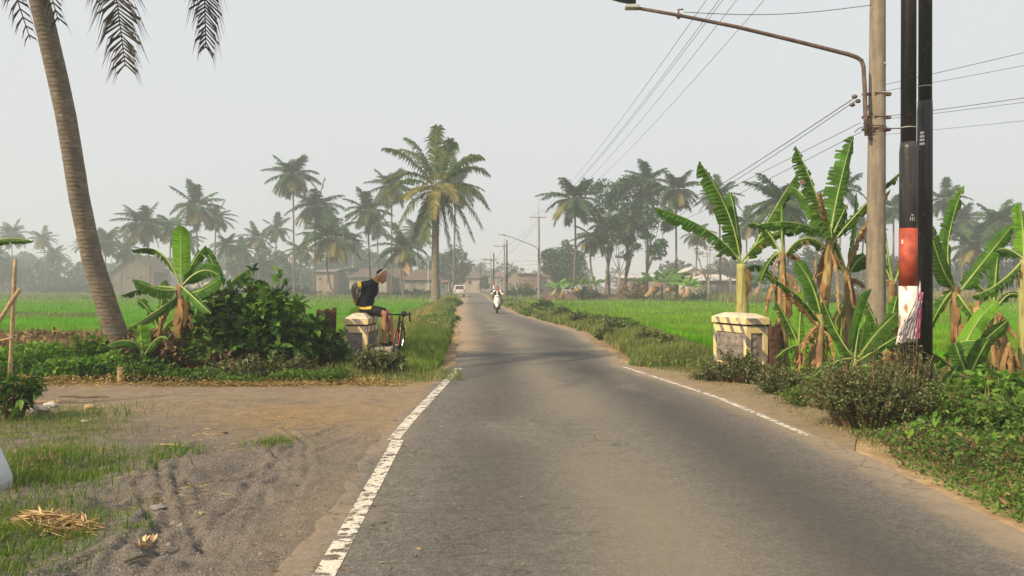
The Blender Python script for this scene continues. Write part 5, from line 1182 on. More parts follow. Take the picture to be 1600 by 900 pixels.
post('worn yellow and black bridge post the cyclist sits on', -3.06, 16.35, .44, 1.35, .97, 0.0, .018)
post('worn yellow and black bridge post right of the road below the bananas', 4.27, 15.0, .44, 1.15, 1.03, .28, .025, .08)
# kerb of the bridge beside the left post
mb = MB(); mb.box((-2.55, 16.5, .1), (.4, 1.9, .5), 0, .02); tag(mb.build('concrete_kerb', M['concrete']), 'low concrete kerb under the cyclist\'s feet beside the left post', 'kerb')
def stump(name, label, p, r0, h_, mat, lean=(0, 0), cat='stump', jag=.1):
    r = random.Random(int(p[0] * 31)); mb = MB(); n = 16; V = []
    lv = [0, .3, .6, .85, 1.0]
    for i, t in enumerate(lv):
        for j in range(n):
            a = 2 * math.pi * j / n; rr = r0 * (1.15 - .2 * t) * (1 + .09 * math.sin(3 * a + i) + r.uniform(-.05, .05)); z = h_ * t + (r.uniform(-jag, jag) * h_ if i == 4 else 0)
            V.append((p[0] + math.cos(a) * rr + lean[0] * t, p[1] + math.sin(a) * rr + lean[1] * t, p[2] + z))
    V.append((p[0] + lean[0], p[1] + lean[1], p[2] + h_ * .93)); fs = [(i * n + j, i * n + (j + 1) % n, (i + 1) * n + (j + 1) % n, (i + 1) * n + j) for i in range(4) for j in range(n)] + [(4 * n + j, 4 * n + (j + 1) % n, 5 * n) for j in range(n)]
    mb.add(V, fs); return tag(mb.build(name, M[mat], None, True), label, cat)
stump('banana_stump', 'dark brown cut banana stump leaning beside the broad-leaved bush', (gx(498, 15.4), 15.4, -.1), .2, 1.15, 'husk', (.16, 0))
stump('banana_stump', 'dark ragged rotten stump right of the right bridge post', (gx(1212, 14.6), 14.6, -.1), .15, .95, 'husk', (-.04, 0), jag=.15)
stump('banana_stump', 'cut reddish banana stump between the leaning palm and the banana plant', (gx(262, 14.0), 14.0, -.1), .16, .75, 'husk', (.05, 0))
stump('cut_stake', 'short sawn brown stake at the edge of the dirt lane', (gx(189, 12.95), 12.95, -.05), .055, .3, 'wood', (0, 0), 'stake', .03)

# ------------------------------------------------------------------ rice, grass and weeds
def leaves_round(name, P, D, L, W, mat, parent=None, droop=.2):
    n = len(P); S = unit(np.cross(D, unit(rng.normal(size=(n, 3)) * .45 + np.array([0, 0, 1.])))); N = np.cross(S, D)
    L = np.broadcast_to(L, (n,))[:, None]; W = np.broadcast_to(W, (n,))[:, None]; z = np.array([[0, 0, 1.]])
    V = np.stack([P, P + D * L * .3 + S * W * .5 + N * W * .14, P + D * L * .72 + S * W * .36 + N * W * .1 - z * L * droop * .4, P + D * L - z * L * droop,
                  P + D * L * .72 - S * W * .36 + N * W * .1 - z * L * droop * .4, P + D * L * .3 - S * W * .5 + N * W * .14], 1).reshape(-1, 3)
    b = np.arange(n)[:, None] * 6
    return link(name, np_mesh(name, V, np.concatenate([b + np.array([[0, 1, 2, 3]]), b + np.array([[0, 3, 4, 5]])], 0), mat), parent)
def field_pts(n, Y0, Y1, side, keep=None):
    iy = rng.uniform(1 / Y1, 1 / Y0, n); Y = 1 / iy; u = rng.uniform(0, 1, n)
    if side > 0: lo = xr(Y) + 2.25; hi = .70 * Y + 3
    else: hi = xl(Y) - 2.6; lo = -(.70 * Y + 3)
    X = lo + (hi - lo) * u; k = np.ones(n, bool) if keep is None else keep(X, Y)
    X, Y = X[k], Y[k]; return X, Y
BUND_R = [(39.5, .55), (54, .8), (73, 1.2)]
def bund_r(X, Y):
    m = np.zeros(len(X), bool); w_ = (fbm(X * .2, Y * 0) - .5) * 1.2
    for b_, h_ in BUND_R: m |= np.abs(Y - b_ - w_) < h_
    return m
BUND_L = [(44, .6), (62, 1.0), (90, 1.5), (130, 3)]
def bund_l(X, Y):
    w_ = (fbm(X * .15, Y * 0 + 2) - .5) * 2.5; m = (np.abs(Y - 50 + .15 * (X + 30)) < 3.5 + 2 * (fbm(X * .3, Y * .1) - .5)) & (X < -25) & (X > -38)
    for b_, h_ in BUND_L: m |= np.abs(Y - b_ - w_) < h_
    return m
def plant_rice(name, lab, side, Y0, Y1, n, bund):
    Xa, Ya = field_pts(n, Y0, Y1, side); bm_ = bund(Xa, Ya); pale = (fbm(Xa * .08 + 5, Ya * .06) > .56) | ((Ya > 56) & (fbm(Xa * .05, Ya * .05) > .45))
    for nm, m, mt in ((name, ~bm_ & ~pale, 'rice'), (name, ~bm_ & pale, 'rice_pale')):
        X, Y = Xa[m], Ya[m]; h = hgt(X, Y) - .05; s = np.clip(Y / 17, 1, 6)
        H = (.40 + .10 * fbm(X * .5, Y * .3)) * rng.uniform(.75, 1.12, len(X)) + .05 * (s - 1) * .3
        tag(blade_obj(nm, np.stack([X, Y, h], 1), H, .016 * s * rng.uniform(.7, 1.3, len(X)), M[mt], None, .5, (.10, 0)), lab if mt == 'rice' else lab + ', paler patches', kind='stuff')
    X, Y = Xa[bm_], Ya[bm_]; s = np.clip(Y / 17, 1, 6)
    tag(blade_obj('bund_grass', np.stack([X, Y, hgt(X, Y) + .1], 1), .26 * rng.uniform(.5, 1.2, len(X)), .02 * s, [M['grass_verge']], None, .6), 'dull grass on the ridges between rice plots, ' + ('right' if side > 0 else 'left') + ' of the road', kind='stuff')
plant_rice('rice', 'bright green young rice filling the field right of the road', 1, 18.4, 101, 190000, bund_r)
plant_rice('rice', 'bright green rice filling the fields left of the road', -1, 29.5, 186, 130000, bund_l)

def strip_pts(n, Y0, Y1, fn, d0, d1, sgn):
    Y = 1 / rng.uniform(1 / Y1, 1 / Y0, n); d = rng.uniform(d0, d1, n); return fn(Y) + sgn * d, Y, d
def verge(name, lab, Y0, Y1, fn, d0, d1, sgn, n, H, mat, thr=None, w=.010, lean=.5):
    X, Y, d = strip_pts(n, Y0, Y1, fn, d0, d1, sgn); e = fbm(X * .9 + 7, Y * .5)
    k = d > d0 + .55 * e
    if thr is not None: k &= (fbm(X * .55 + 3, Y * .28 + 8) > thr[0]) & (fbm(X * .55 + 3, Y * .28 + 8) < thr[1])
    X, Y, d = X[k], Y[k], d[k]; s = np.clip(Y / 14, 1, 6)
    near_post = np.where((Y < 16.8), .35 + .65 * np.clip((Y - 15.6) / 1.2, 0, 1), 1.0)
    hh = H * near_post * (.45 + .9 * fbm(X * 1.1, Y * .6)) * np.clip((d - d0) / .5 + .25, .25, 1) * rng.uniform(.6, 1.15, len(X))
    return tag(blade_obj(name, np.stack([X, Y, hgt(X, Y) - .04], 1), hh, w * s * rng.uniform(.6, 1.3, len(X)), M[mat], None, lean), lab, kind='stuff')
verge('verge_grass', 'long grass on the bank between the left road edge and the rice', 14.6, 110, xl, .15, 3.6, -1, 42000, .52, 'grass_verge', None)
verge('green_grass', 'lush green grass clump beside the bicycle on the left verge', 14.4, 24, xl, .05, 1.5, -1, 15000, .50, 'grass', (.3, 1), .012)
verge('dry_grass', 'tawny dry grass patches on the left bank', 16, 75, xl, 1.0, 3.4, -1, 15000, .55, 'dry', (.5, 1), .008)
verge('verge_grass', 'grass on the bank between the right road edge and the rice', 15.9, 110, xr, .12, 2.8, 1, 44000, .30, 'grass_verge', None)
verge('dry_grass', 'tawny dry grass along the right bank', 17, 100, xr, .1, 3.0, 1, 12000, .24, 'dry', (.52, 1), .008)
verge('village_grass', 'dull grass and scrub before the houses left of the road', 105, 200, xl, .8, 120, -1, 16000, 1.0, 'grass_verge', None, .02)
verge('village_grass', 'dull grass and scrub under the grove and houses right of the road', 96, 170, xr, .8, 95, 1, 14000, .7, 'grass_verge', (.45, 1), .02)
# pale reeds along the far right field
X, Y = field_pts(16000, 86, 100, 1, lambda X, Y: (X > 24)); 
tag(blade_obj('maize_crop', np.stack([X, Y, hgt(X, Y)], 1), 1.5 * rng.uniform(.5, 1.1, len(X)), .12, M['crop'], None, .35), 'pale green and straw coloured crop standing behind the right rice field', kind='stuff')

def scatter_lot(n, x0, x1, y0, y1): return rng.uniform(x0, x1, n), 1 / rng.uniform(1 / y1, 1 / y0, n)
X, Y = scatter_lot(75000, -9.5, -1.9, 3.0, 11.2); tn = lot_tone(X, Y)[:, 2]; k = (tn > .40) & (fbm(X * 1.7 + 2, Y * 1.7) > .47 + .10 * (Y > 8))
X, Y = X[k], Y[k]; g2 = fbm(X * .8 + 11, Y * .8 + 4)
z = lot_h(X, Y); kd = g2 > .46
tag(blade_obj('lot_grass', np.stack([X, Y, z], 1)[~kd], rng.uniform(.015, .06, (~kd).sum()), .0050, M['grass_verge'], None, 1.6), 'short green grass creeping over the sandy lot', kind='stuff')
tag(blade_obj('lot_dry_grass', np.stack([X, Y, z], 1)[kd], rng.uniform(.02, .07, kd.sum()), .005, M['dry'], None, 1.2), 'short dried grass on the sandy lot', kind='stuff')
Pt = []
for (cx, cy, n, h_, s_) in ((-3.75, 6.6, 2600, .17, .34), (-3.1, 7.25, 500, .12, .16), (-2.3, 7.7, 300, .11, .12), (-4.3, 6.2, 1500, .2, .3), (-3.2, 5.2, 1600, .12, .3), (-3.0, 4.75, 1500, .12, .28), (-5.3, 9.3, 1800, .14, .5), (-2.35, 5.0, 90, .07, .05), (-4.6, 8.2, 700, .1, .4), (-2.9, 4.2, 1500, .1, .25)):
    Pt.append((np.stack([rng.normal(cx, s_, n), rng.normal(cy, s_, n), np.zeros(n)], 1), h_ * rng.uniform(.5, 1.1, n)))
P = np.concatenate([p for p, _ in Pt]); H = np.concatenate([h_ for _, h_ in Pt]); P[:, 2] = lot_h(P[:, 0], P[:, 1])
k = rng.random(len(P)) < .85; P = P[k]; H = H[k] * .75
tag(blade_obj('grass_tufts', P, H, .006, M['grass'], None, 1.4), 'thicker green grass tufts along the left of the sandy lot', kind='stuff')
# straw and litter along the lane edge and on the lot
n = 3600; X = rng.uniform(-14, -1.7, n); Y = rng.normal(12.75, .16, n); d = rdir(n); d[:, 2] *= .25
tag(leaves('straw_litter', np.stack([X, Y, np.full(n, .02)], 1), unit(d), .14 * rng.uniform(.4, 1.3, n), .011, M['dry'], None), 'line of dry straw along the far edge of the dirt lane', kind='stuff')
n = 6000; X, Y = scatter_lot(n, -8, -2.1, 3.8, 10.8); k = fbm(X * 1.2, Y * 1.2 + 9) > .5; X, Y = X[k], Y[k]; n = len(X); d = rdir(n); d[:, 2] *= .12
tag(leaves('straw_scraps', np.stack([X, Y, lot_h(X, Y) + .012], 1), unit(d), .10 * rng.uniform(.3, 1.4, n), .008, M['dry'], None, .1, .0), 'scattered dry straw scraps on the sandy lot', kind='stuff')
n = 9000; X, Y = scatter_lot(n, -7.5, -1.3, 2.8, 9.5); V = []; 
z = lot_h(X, Y); s = rng.uniform(.003, .011, n) * (1 + (rng.random(n) > .98) * 1.6); th = rng.uniform(0, 6.28, n); Vs = []
for a, zz in ((0, -.2), (2.1, -.2), (4.2, -.2), (1.0, .75)): Vs.append(np.stack([X + np.cos(th + a) * s * (1 if zz < 0 else .3), Y + np.sin(th + a) * s * (1 if zz < 0 else .3), z + s * zz], 1))
V = np.stack(Vs, 1).reshape(-1, 3); b = np.arange(n)[:, None] * 4
tag(link('gravel', np_mesh('gravel', V, np.concatenate([b + np.array([[0, 1, 3]]), b + np.array([[1, 2, 3]]), b + np.array([[2, 0, 3]])]), m_plain('pebble', (.24, .21, .19), .9))), 'fine grey pebbles in the sand', kind='stuff')
# straw bits and leaf scraps blown onto the asphalt edge
n = 420; Y = 1 / rng.uniform(1 / 20, 1 / 4, n); X = xl(Y) - rng.exponential(.35, n) * rng.choice([-1, 1], n); d = rdir(n); d[:, 2] *= .1
tag(leaves('leaf_scraps', np.stack([X, Y, np.full(n, .022)], 1), unit(d), .05 * rng.uniform(.3, 1.4, n), .012, M['brown'], None, .1, 0), 'brown leaf scraps along the road edge', kind='stuff')
# right bank weeds, near
def carpet(name, lab, n, fn, mat, L, Y0, Y1, d0, d1, hgt_=.1, thr=.0, upw=.6):
    Y = 1 / rng.uniform(1 / Y1, 1 / Y0, n); d = rng.uniform(d0, d1, n); X = xr(Y) + d; ap_ = np.interp(Y, [6.4, 6.6, 8.3, 9.4, 10.8, 12.3, 14.0, 15.3, 16], [0, 0, .2, 1.0, 1.3, 1.2, .9, .4, .1])
    e = fbm(X * 1.3, Y * 1.3, 4); k = (d > ap_ + .12 + .35 * e) & (e > thr); X, Y, d, e = X[k], Y[k], d[k], e[k]; n = len(X)
    ramp = np.clip((d - .15) / .7, .15, 1); P = np.stack([X, Y, hgt(X, Y) - .04 + hgt_ * ramp * e * 2 * rng.uniform(.1, 1, n)], 1)
    return tag(leaves(name, P, rdir(n, upw), L * rng.uniform(.5, 1.3, n), L * .5, M[mat], None), lab, kind='stuff')
carpet('ground_weeds', 'low green leafy ground cover right of the road', 80000, None, 'weed', .05, 4.0, 17, .1, 11, .17)
carpet('ground_weeds', 'broader light leaves scattered in the right bank ground cover', 9000, None, 'broad_light', .10, 4.3, 17, .6, 11, .24, .45)
carpet('dead_leaves', 'brown fallen leaves among the weeds right of the road', 9000, None, 'brown', .08, 4.2, 17, .2, 9, .16, .4, .2)
carpet('ground_weeds', 'duller creeping weeds mixed through the right bank', 50000, None, 'bush', .06, 4.0, 18, .1, 12, .2, .42)
verge('bank_grass', 'grass blades and stalks poking through the weeds right of the road', 4.2, 17, xr, .1, 9, 1, 60000, .19, 'grass_verge', (.2, 1), .006, .9)
verge('dry_bank_grass', 'dry tan grass tufts on the right bank', 4.2, 15, xr, .05, 7, 1, 26000, .15, 'dry', (.48, 1), .006, 1.0)
def verge_weeds(name, lab, fn, sgn, n, Y0, Y1, d0, d1, L, mat, H, thr):
    X, Y, d = strip_pts(n, Y0, Y1, fn, d0, d1, sgn); e = fbm(X * 1.2 + 31, Y * .55 + 13, 3); k = e > thr; X, Y, e = X[k], Y[k], e[k]; n = len(X); s_ = np.clip(Y / 15, 1, 4)
    P = np.stack([X, Y, hgt(X, Y) - .04 + H * np.clip((e - thr) * 5, .1, 1) * rng.uniform(.1, 1, n)], 1)
    return tag(leaves(name, P, rdir(n, .3), L * s_ * rng.uniform(.5, 1.3, n), L * .5 * s_, M[mat], None), lab, kind='stuff')
verge_weeds('verge_weeds', 'dark leafy weeds in patches on the right verge', xr, 1, 20000, 15.8, 80, .35, 2.6, .07, 'bush', .34, .58)
verge_weeds('verge_weeds', 'green leafy weeds in patches on the right verge', xr, 1, 24000, 15.8, 60, .25, 3.2, .07, 'weed', .36, .60)
verge_weeds('verge_weeds', 'dark leafy weeds in patches on the left verge', xl, -1, 26000, 16.5, 80, .3, 3.2, .08, 'broad', .45, .57)
verge_weeds('verge_weeds', 'greyish weeds in patches on the left verge', xl, -1, 20000, 14.4, 70, .25, 3.0, .06, 'bush', .4, .57)
# left of the lane: weeds, vines, dead stalks
def belt(name, lab, n, px0, px1, Y0, Y1, h0, h1, L, mat, rnd=False, upw=.3):
    Y = rng.uniform(Y0, Y1, n); px = rng.uniform(px0, px1, n); X = gx(px, Y); t = fbm(X * 1.1 + 2, Y * .8, 3); z = hgt(X, Y) + (h0 + (h1 - h0) * t) * rng.uniform(0, 1, n) ** .8
    f_ = leaves_round if rnd else leaves
    return tag(f_(name, np.stack([X, Y, z], 1), rdir(n, upw), L * rng.uniform(.5, 1.3, n), L * (.7 if rnd else .42) * rng.uniform(.7, 1.2, n), M[mat], None), lab, kind='stuff')
belt('leafy_weeds', 'light green leafy weeds at the left behind the dirt lane', 16000, -160, 190, 13.1, 15.6, .0, .75, .085, 'broad_light', True)
belt('leafy_weeds', 'mixed green weeds under the leaning palm and banana plant', 12000, 120, 330, 13.0, 15.0, .0, .55, .08, 'broad', True)
belt('low_herbs', 'narrow-leaved herbs along the foot of the broad-leaved bush', 15000, 180, 545, 12.9, 13.6, .0, .45, .07, 'weed')
belt('yellowing_herbs', 'yellowish herbs and grass along the lane edge', 4000, 20, 600, 12.85, 13.3, .0, .2, .06, 'dry')
belt('dead_stalks', 'tangle of brown dead stalks on the bank behind the leaning palm', 15000, -200, 340, 15.8, 27, .0, .50, .22, 'brown', False, .6)
belt('dead_vines', 'brown dead vine leaves between the leaning palm and the bush', 5000, 180, 360, 13.7, 14.8, .1, .95, .14, 'brown')
def stalks(nm, lab, n, px0, px1, Y0, Y1, H, mat):
    Y = rng.uniform(Y0, Y1, n); X = gx(rng.uniform(px0, px1, n), Y)
    return tag(blade_obj(nm, np.stack([X, Y, hgt(X, Y)], 1), H * rng.uniform(.3, 1.2, n), .008, M[mat], None, .9), lab, kind='stuff')
stalks('bank_stalks', 'upright dry stalks on the brown bank at the left', 5000, -200, 320, 15.5, 28, .6, 'dry')
stalks('wispy_weeds', 'tall wispy weed stalks rising from the right bank', 650, 1400, 1760, 8.4, 12.5, .42, 'grass_verge')
stalks('wispy_dry_stalks', 'thin dry stalks rising from the right bank', 220, 1420, 1760, 8.6, 13, .45, 'dry')
stalks('roadside_grass', 'yellow green grass in front of the left bridge post', 3000, 470, 720, 13.0, 14.6, .13, 'grass_verge')
stalks('tall_grass', 'tall grass behind the left bridge post and cyclist', 5500, 500, 640, 17.4, 26, .55, 'grass_verge')

def bush(name, label, px, Y, rx, ry, h_, ns, nl, L, mat, rnd=False, cat='bush', group=None, wr=.45, z0=None, up=.25, stem='brown', t0=.2):
    x = gx(px, Y); b = Vector((x, Y, hz(x, Y) - .08 if z0 is None else z0)); root = empty(name, b, label, cat, group)
    a = rng.uniform(0, 2 * np.pi, ns); q = np.sqrt(rng.uniform(0, 1, ns)); bb = np.array(b)
    E = bb + np.stack([np.cos(a) * q * rx, np.sin(a) * q * ry, h_ * (1 - .55 * q ** 2) * rng.uniform(.45, 1.05, ns)], 1)
    B = bb + np.stack([np.cos(a) * q * rx * .35, np.sin(a) * q * ry * .35, 0 * a], 1); C = (B + E) / 2 + np.array([0, 0, 1]) * h_ * .22
    t = rng.uniform(t0, 1, (ns, nl, 1)); P = B[:, None] * (1 - t) ** 2 + C[:, None] * 2 * t * (1 - t) + E[:, None] * t * t
    T = (C - B)[:, None] * (1 - t) + (E - C)[:, None] * t; P = P.reshape(-1, 3) + rng.normal(size=(ns * nl, 3)) * .012; T = unit(T.reshape(-1, 3)); n = len(P)
    D = unit(T * .35 + unit(rng.normal(size=(n, 3))) * .8 + np.array([0, 0, up])); f_ = leaves_round if rnd else leaves
    f_('foliage', P, D, L * rng.uniform(.5, 1.25, n), L * wr * rng.uniform(.7, 1.2, n), M[mat], root)
    mb = MB()
    for i in range(ns):
        mb.tube([Vector(B[i] * (1 - u) ** 2 + C[i] * 2 * u * (1 - u) + E[i] * u * u) for u in (0, .35, .7, 1)], [.009, .007, .005, .002], 3, False)
    mb.build('stems', M[stem], root); return root
bush('broadleaf_bush', 'large dark broad-leaved bush, its tallest dense part left of the stump', 405, 14.6, 1.2, .8, 1.85, 210, 20, .21, 'broad', True, wr=.58, group='parts of the broad-leaved thicket left of the post')
bush('broadleaf_bush', 'dark broad-leaved bush beside the banana plant, left part of the thicket', 338, 14.5, .8, .7, 1.5, 130, 16, .2, 'broad', True, wr=.58, group='parts of the broad-leaved thicket left of the post')
bush('broadleaf_bush', 'lower dark bush nearest the left bridge post', 478, 14.9, .8, .6, 1.15, 130, 16, .19, 'broad', True, wr=.7, group='parts of the broad-leaved thicket left of the post')
bush('broadleaf_bush', 'dark low bush under the banana plant with the lime leaf', 258, 14.3, .7, .5, .8, 60, 14, .15, 'broad', True, wr=.7)
bush('light_bush', 'light green bushy plant left of the banana plant with the lime leaf', 205, 14.6, .6, .5, .85, 80, 16, .12, 'broad_light', True, wr=.6)
bush('light_bush', 'yellow green climbing leaves over the left half of the thicket', 318, 14.0, .45, .35, 1.05, 60, 14, .14, 'weed', True, wr=.55)
bush('light_bush', 'paler leafy sprouts standing above the broad-leaved thicket', 430, 14.5, .7, .4, 1.95, 34, 12, .2, 'broad_light', True, wr=.5, t0=.45)
bush('light_bush', 'grey green herb patch in front of the broad-leaved thicket', 420, 13.5, 1.3, .35, .55, 160, 18, .085, 'bush', False, wr=.4)
bush('light_bush', 'green herb patch in front of the leaning palm foot', 175, 13.4, .9, .3, .5, 110, 18, .09, 'weed', False, wr=.45)
bush('light_bush', 'light green leafy bush at the foot of the leaning palm', 148, 14.2, .55, .5, 1.0, 70, 16, .11, 'broad_light', True, wr=.65)
bush('roadside_shrub', 'small pale green shrub in front of the left bridge post and bicycle', 592, 14.1, .52, .4, .52, 110, 22, .085, 'bush', False, wr=.4)
bush('roadside_shrub', 'sprawling shrub hiding the foot of the right bridge post', 1150, 13.0, .62, .45, .62, 130, 24, .065, 'bush', False, wr=.45, group=None)
bush('roadside_shrub', 'dark low shrub at the corner of the concrete apron', 1218, 11.6, .42, .4, .5, 110, 24, .06, 'bush', False, wr=.4)
bush('roadside_shrub', 'flat sparse shrub at the left end of the concrete apron', 1105, 13.3, .35, .3, .22, 50, 18, .06, 'bush', False, wr=.4)
bush('roadside_shrub', 'big twiggy grey-green shrub at the foot of the black poles', 1356, 8.8, .74, .62, .92, 330, 32, .05, 'bush', False, wr=.42)
bush('roadside_shrub', 'twiggy shrub pressed against the front of the black poles', 1425, 9.2, .42, .35, .95, 120, 26, .05, 'bush', False, wr=.4, t0=.1)
bush('roadside_shrub', 'green low shrub right of the black poles', 1480, 8.9, .5, .5, .55, 110, 24, .06, 'weed', False, wr=.45)
bush('roadside_shrub', 'rounded weed clump between apron and big twiggy shrub', 1275, 10.4, .5, .5, .42, 110, 22, .06, 'weed', False, wr=.45)
bush('roadside_shrub', 'leafy weed clump low at the right edge', 1570, 8.2, .55, .5, .38, 90, 22, .08, 'weed', False, wr=.5)
bush('roadside_shrub', 'broad-leaved weed clump at the right edge above the grassy bank', 1560, 10.2, .7, .5, .55, 70, 16, .12, 'broad_light', True, wr=.6)
for px, Y, s, lab in ((850, 47, .9, 'dark round shrub on the far right verge below the field edge'), (968, 25.5, .65, 'dark shrub at the edge of the right rice field nearest the bend'), (905, 33, .55, 'small shrub on the right verge in the middle distance'), (1012, 20.5, .5, 'shrub on the right verge just beyond the paint line'), (945, 24, .45, 'low weedy shrub near the asphalt on the right verge'), (1045, 18.2, .45, 'leafy shrub on the verge left of the right bridge post'),
                      (880, 38, .6, 'hazy shrub on the right verge toward the scooter')):
    bush('verge_shrub', lab, px, Y, s * .8, s * .6, s * .95, 60, 22, .07 * max(1, Y / 20), 'bush', False, wr=.5, group='shrubs dotted along the right verge')
for px, Y, s, lab in ((668, 20.5, .6, 'dark green shrub on the left verge right of the bicycle'), (700, 36, .6, 'small shrub on the left verge toward the big palm'), (706, 66, .9, 'shrub at the foot of the big palm'), (648, 26, .7, 'dry bushy clump on the left bank behind the bicycle')):
    bush('verge_shrub', lab, px, Y, s, s * .7, s * .8, 70, 22, .08 * max(1, Y / 22), 'weed' if 'dry' not in lab else 'dry', False, wr=.4, group='shrubs dotted along the left verge')
bush('field_edge_shrub', 'green scrub beyond the scooter on the right before the brick houses', 815, 120, 3.5, 2, 2.2, 80, 20, .35, 'tree', False, wr=.6)
bush('field_edge_shrub', 'brown purple scrub in front of the grove trunks', 992, 103, 2.6, 1.5, 3.0, 90, 22, .3, 'brown', False, wr=.5)
bush('field_edge_shrub', 'dark scrub under the left grove palms', 912, 104, 2.4, 1.5, 2.0, 80, 20, .32, 'tree', False, wr=.6)
bush('field_edge_shrub', 'dark scrub at the foot of the bare trees', 1100, 101, 3.6, 1.5, 1.6, 80, 20, .3, 'tree', False, wr=.6)
bush('field_edge_shrub', 'bluish scrub along the far left field edge', 120, 195, 14, 3, 3.0, 160, 22, .7, 'tree_far', False, wr=.6)
bush('field_edge_shrub', 'dark scrub in front of the houses behind the cyclist', 560, 150, 7, 2, 1.6, 100, 20, .45, 'tree_far', False, wr=.6)
bush('field_edge_shrub', 'dark scrub before the long hip-roofed house', 648, 146, 5, 2, 1.8, 90, 20, .45, 'tree_far', False, wr=.6)
bush('field_edge_shrub', 'dark scrub under the first palm cluster', 330, 150, 9, 2, 2.6, 120, 20, .5, 'tree_far', False, wr=.6)
bush('field_edge_shrub', 'dark scrub between the tall thin palm and the bush top', 450, 150, 7, 2, 2.4, 110, 20, .5, 'tree_far', False, wr=.6)

# ------------------------------------------------------------------ left foreground odds and ends
root = empty('bamboo_stake', at(18, 600, 10.2), 'bamboo stake with a slanted stick tied to it at the far left', 'bamboo stake')
def cane(pts, r0, nm):
    mb = MB(); P = []; Rr = []
    a, b_ = Vector(pts[0]), Vector(pts[1]); n = 14
    for i in range(n + 1):
        P.append(a.lerp(b_, i / n)); Rr.append(r0 * (1.12 if i % 4 == 0 else 1.0) * (1 - .15 * i / n))
    return mb.tube(P, Rr, 9).build(nm, M['wood'], root, True)
cane([at(13, 640, 10.2), at(24, 405, 10.25)], .026, 'upright'); cane([at(-60, 590, 9.9), at(31, 452, 10.15)], .03, 'slanted_stick'); cane([at(-40, 540, 10.3), at(20, 528, 10.2)], .014, 'crossbar')
MB().ring(at(21, 468, 10.2), .034, .008, (.1, .1, 1), 14, 5).build('lashing', M['rust'], root)
bush('sapling', 'dark-leaved sapling at the foot of the bamboo stake', 16, 9.3, .42, .3, .75, 26, 16, .13, 'broad', False, cat='sapling', wr=.42, z0=.0, up=-.35)
sk = empty('sack', at(-18, 740, 6.0), 'white woven sack cut by the left edge of the view', 'sack')
mb = MB(); n = 18; V = []; c0 = Vector((gx(-22, 6.0), 6.0, .0)); r = random.Random(4)
for i, (z, rr) in enumerate(((0, .14), (.03, .19), (.12, .215), (.22, .21), (.32, .18), (.39, .13), (.42, .05), (.46, .06), (.48, .045))):
    for j in range(n):
        a = 2 * math.pi * j / n; q = rr * (1 + .06 * math.sin(3 * a + i) + r.uniform(-.02, .02)); V.append(c0 + Vector((math.cos(a) * q * 1.0 - .02 * i, math.sin(a) * q * .8, z)))
mb.add(V, [(i * n + j, i * n + (j + 1) % n, (i + 1) * n + (j + 1) % n, (i + 1) * n + j) for i in range(8) for j in range(n)] + [tuple(range(n - 1, -1, -1)), tuple(8 * n + j for j in range(n))]); mb.build('body', M['sack'], sk, True)
MB().ring(c0 + Vector((-.12, 0, .425)), .055, .008, (.1, 0, 1), 16, 5).build('tie', M['rust'], sk)
# heap of straw
n = 1500; cxy = np.array([gx(78, 5.05), 5.05]); a = rng.uniform(0, 6.28, n); q = np.sqrt(rng.uniform(0, 1, n)); X = cxy[0] + np.cos(a) * q * .25 ; Y = cxy[1] + np.sin(a) * q * .2
d = rdir(n); d[:, 0] = np.abs(d[:, 0]) * 1.6; d[:, 2] *= .25; Z = lot_h(X, Y) + .005 + .09 * (1 - q ** 2) * rng.uniform(0, 1, n)
P = np.stack([X, Y, Z], 1); d = unit(d)
tag(leaves('straw_heap', P - d * .1, d, .22 * rng.uniform(.4, 1.2, n), .014, M['straw'], None, .2, .05), 'small heap of dry straw and husks on the grass in the lower left', 'straw heap')
def rock(name, label, px, py, s, mat, sq=.6, cat='stone', seed=1):
    Y = F * CH / (py - HY); x = gx(px, Y); r = random.Random(seed); mb = MB().ball((0, 0, 0), (s, s * .8, s * sq), 10, 7)
    mb.v = [(x + v[0] * (1 + r.uniform(-.16, .16)), Y + v[1] * (1 + r.uniform(-.16, .16)), hlot(x, Y) + s * sq * .45 + v[2] * (1 + r.uniform(-.14, .14))) for v in mb.v]
    return tag(mb.build(name, m_, None, False) if False else mb.build(name, M[mat], None, False), label, cat)
rock('stone', 'flat grey stone in the middle of the sandy patch', 246, 802, .052, 'pole_far', .35, 'stone', 1)
rock('stone', 'small pale stone on the dry grass', 132, 661, .045, 'ragwhite', .4, 'stone', 2)
rock('stone', 'pale grey stone by the foot of the sapling', 60, 645, .12, 'pole_far', .5, 'stone', 3)
rock('stone', 'broken pale stone next to the sapling leaves', 78, 638, .09, 'ragwhite', .5, 'stone', 4)
rock('stone', 'tiny dark stone near the rut', 352, 682, .03, 'rubber', .5, 'stone', 5)
rock('coconut_husk', 'orange-brown coconut husk lying on the lane edge', 140, 640, .075, 'wood', .6, 'coconut husk', 6)
n = 16; Y0 = F * CH / (868 - HY); x0 = gx(225, Y0); P = np.stack([rng.normal(x0, .03, n), rng.normal(Y0, .02, n), np.full(n, hlot(x0, Y0) + .02)], 1)
tag(leaves('withered_leaf', P, rdir(n, .4), .07, .03, M['straw'], None), 'crumpled pale withered leaf on the sand', 'dead leaf')
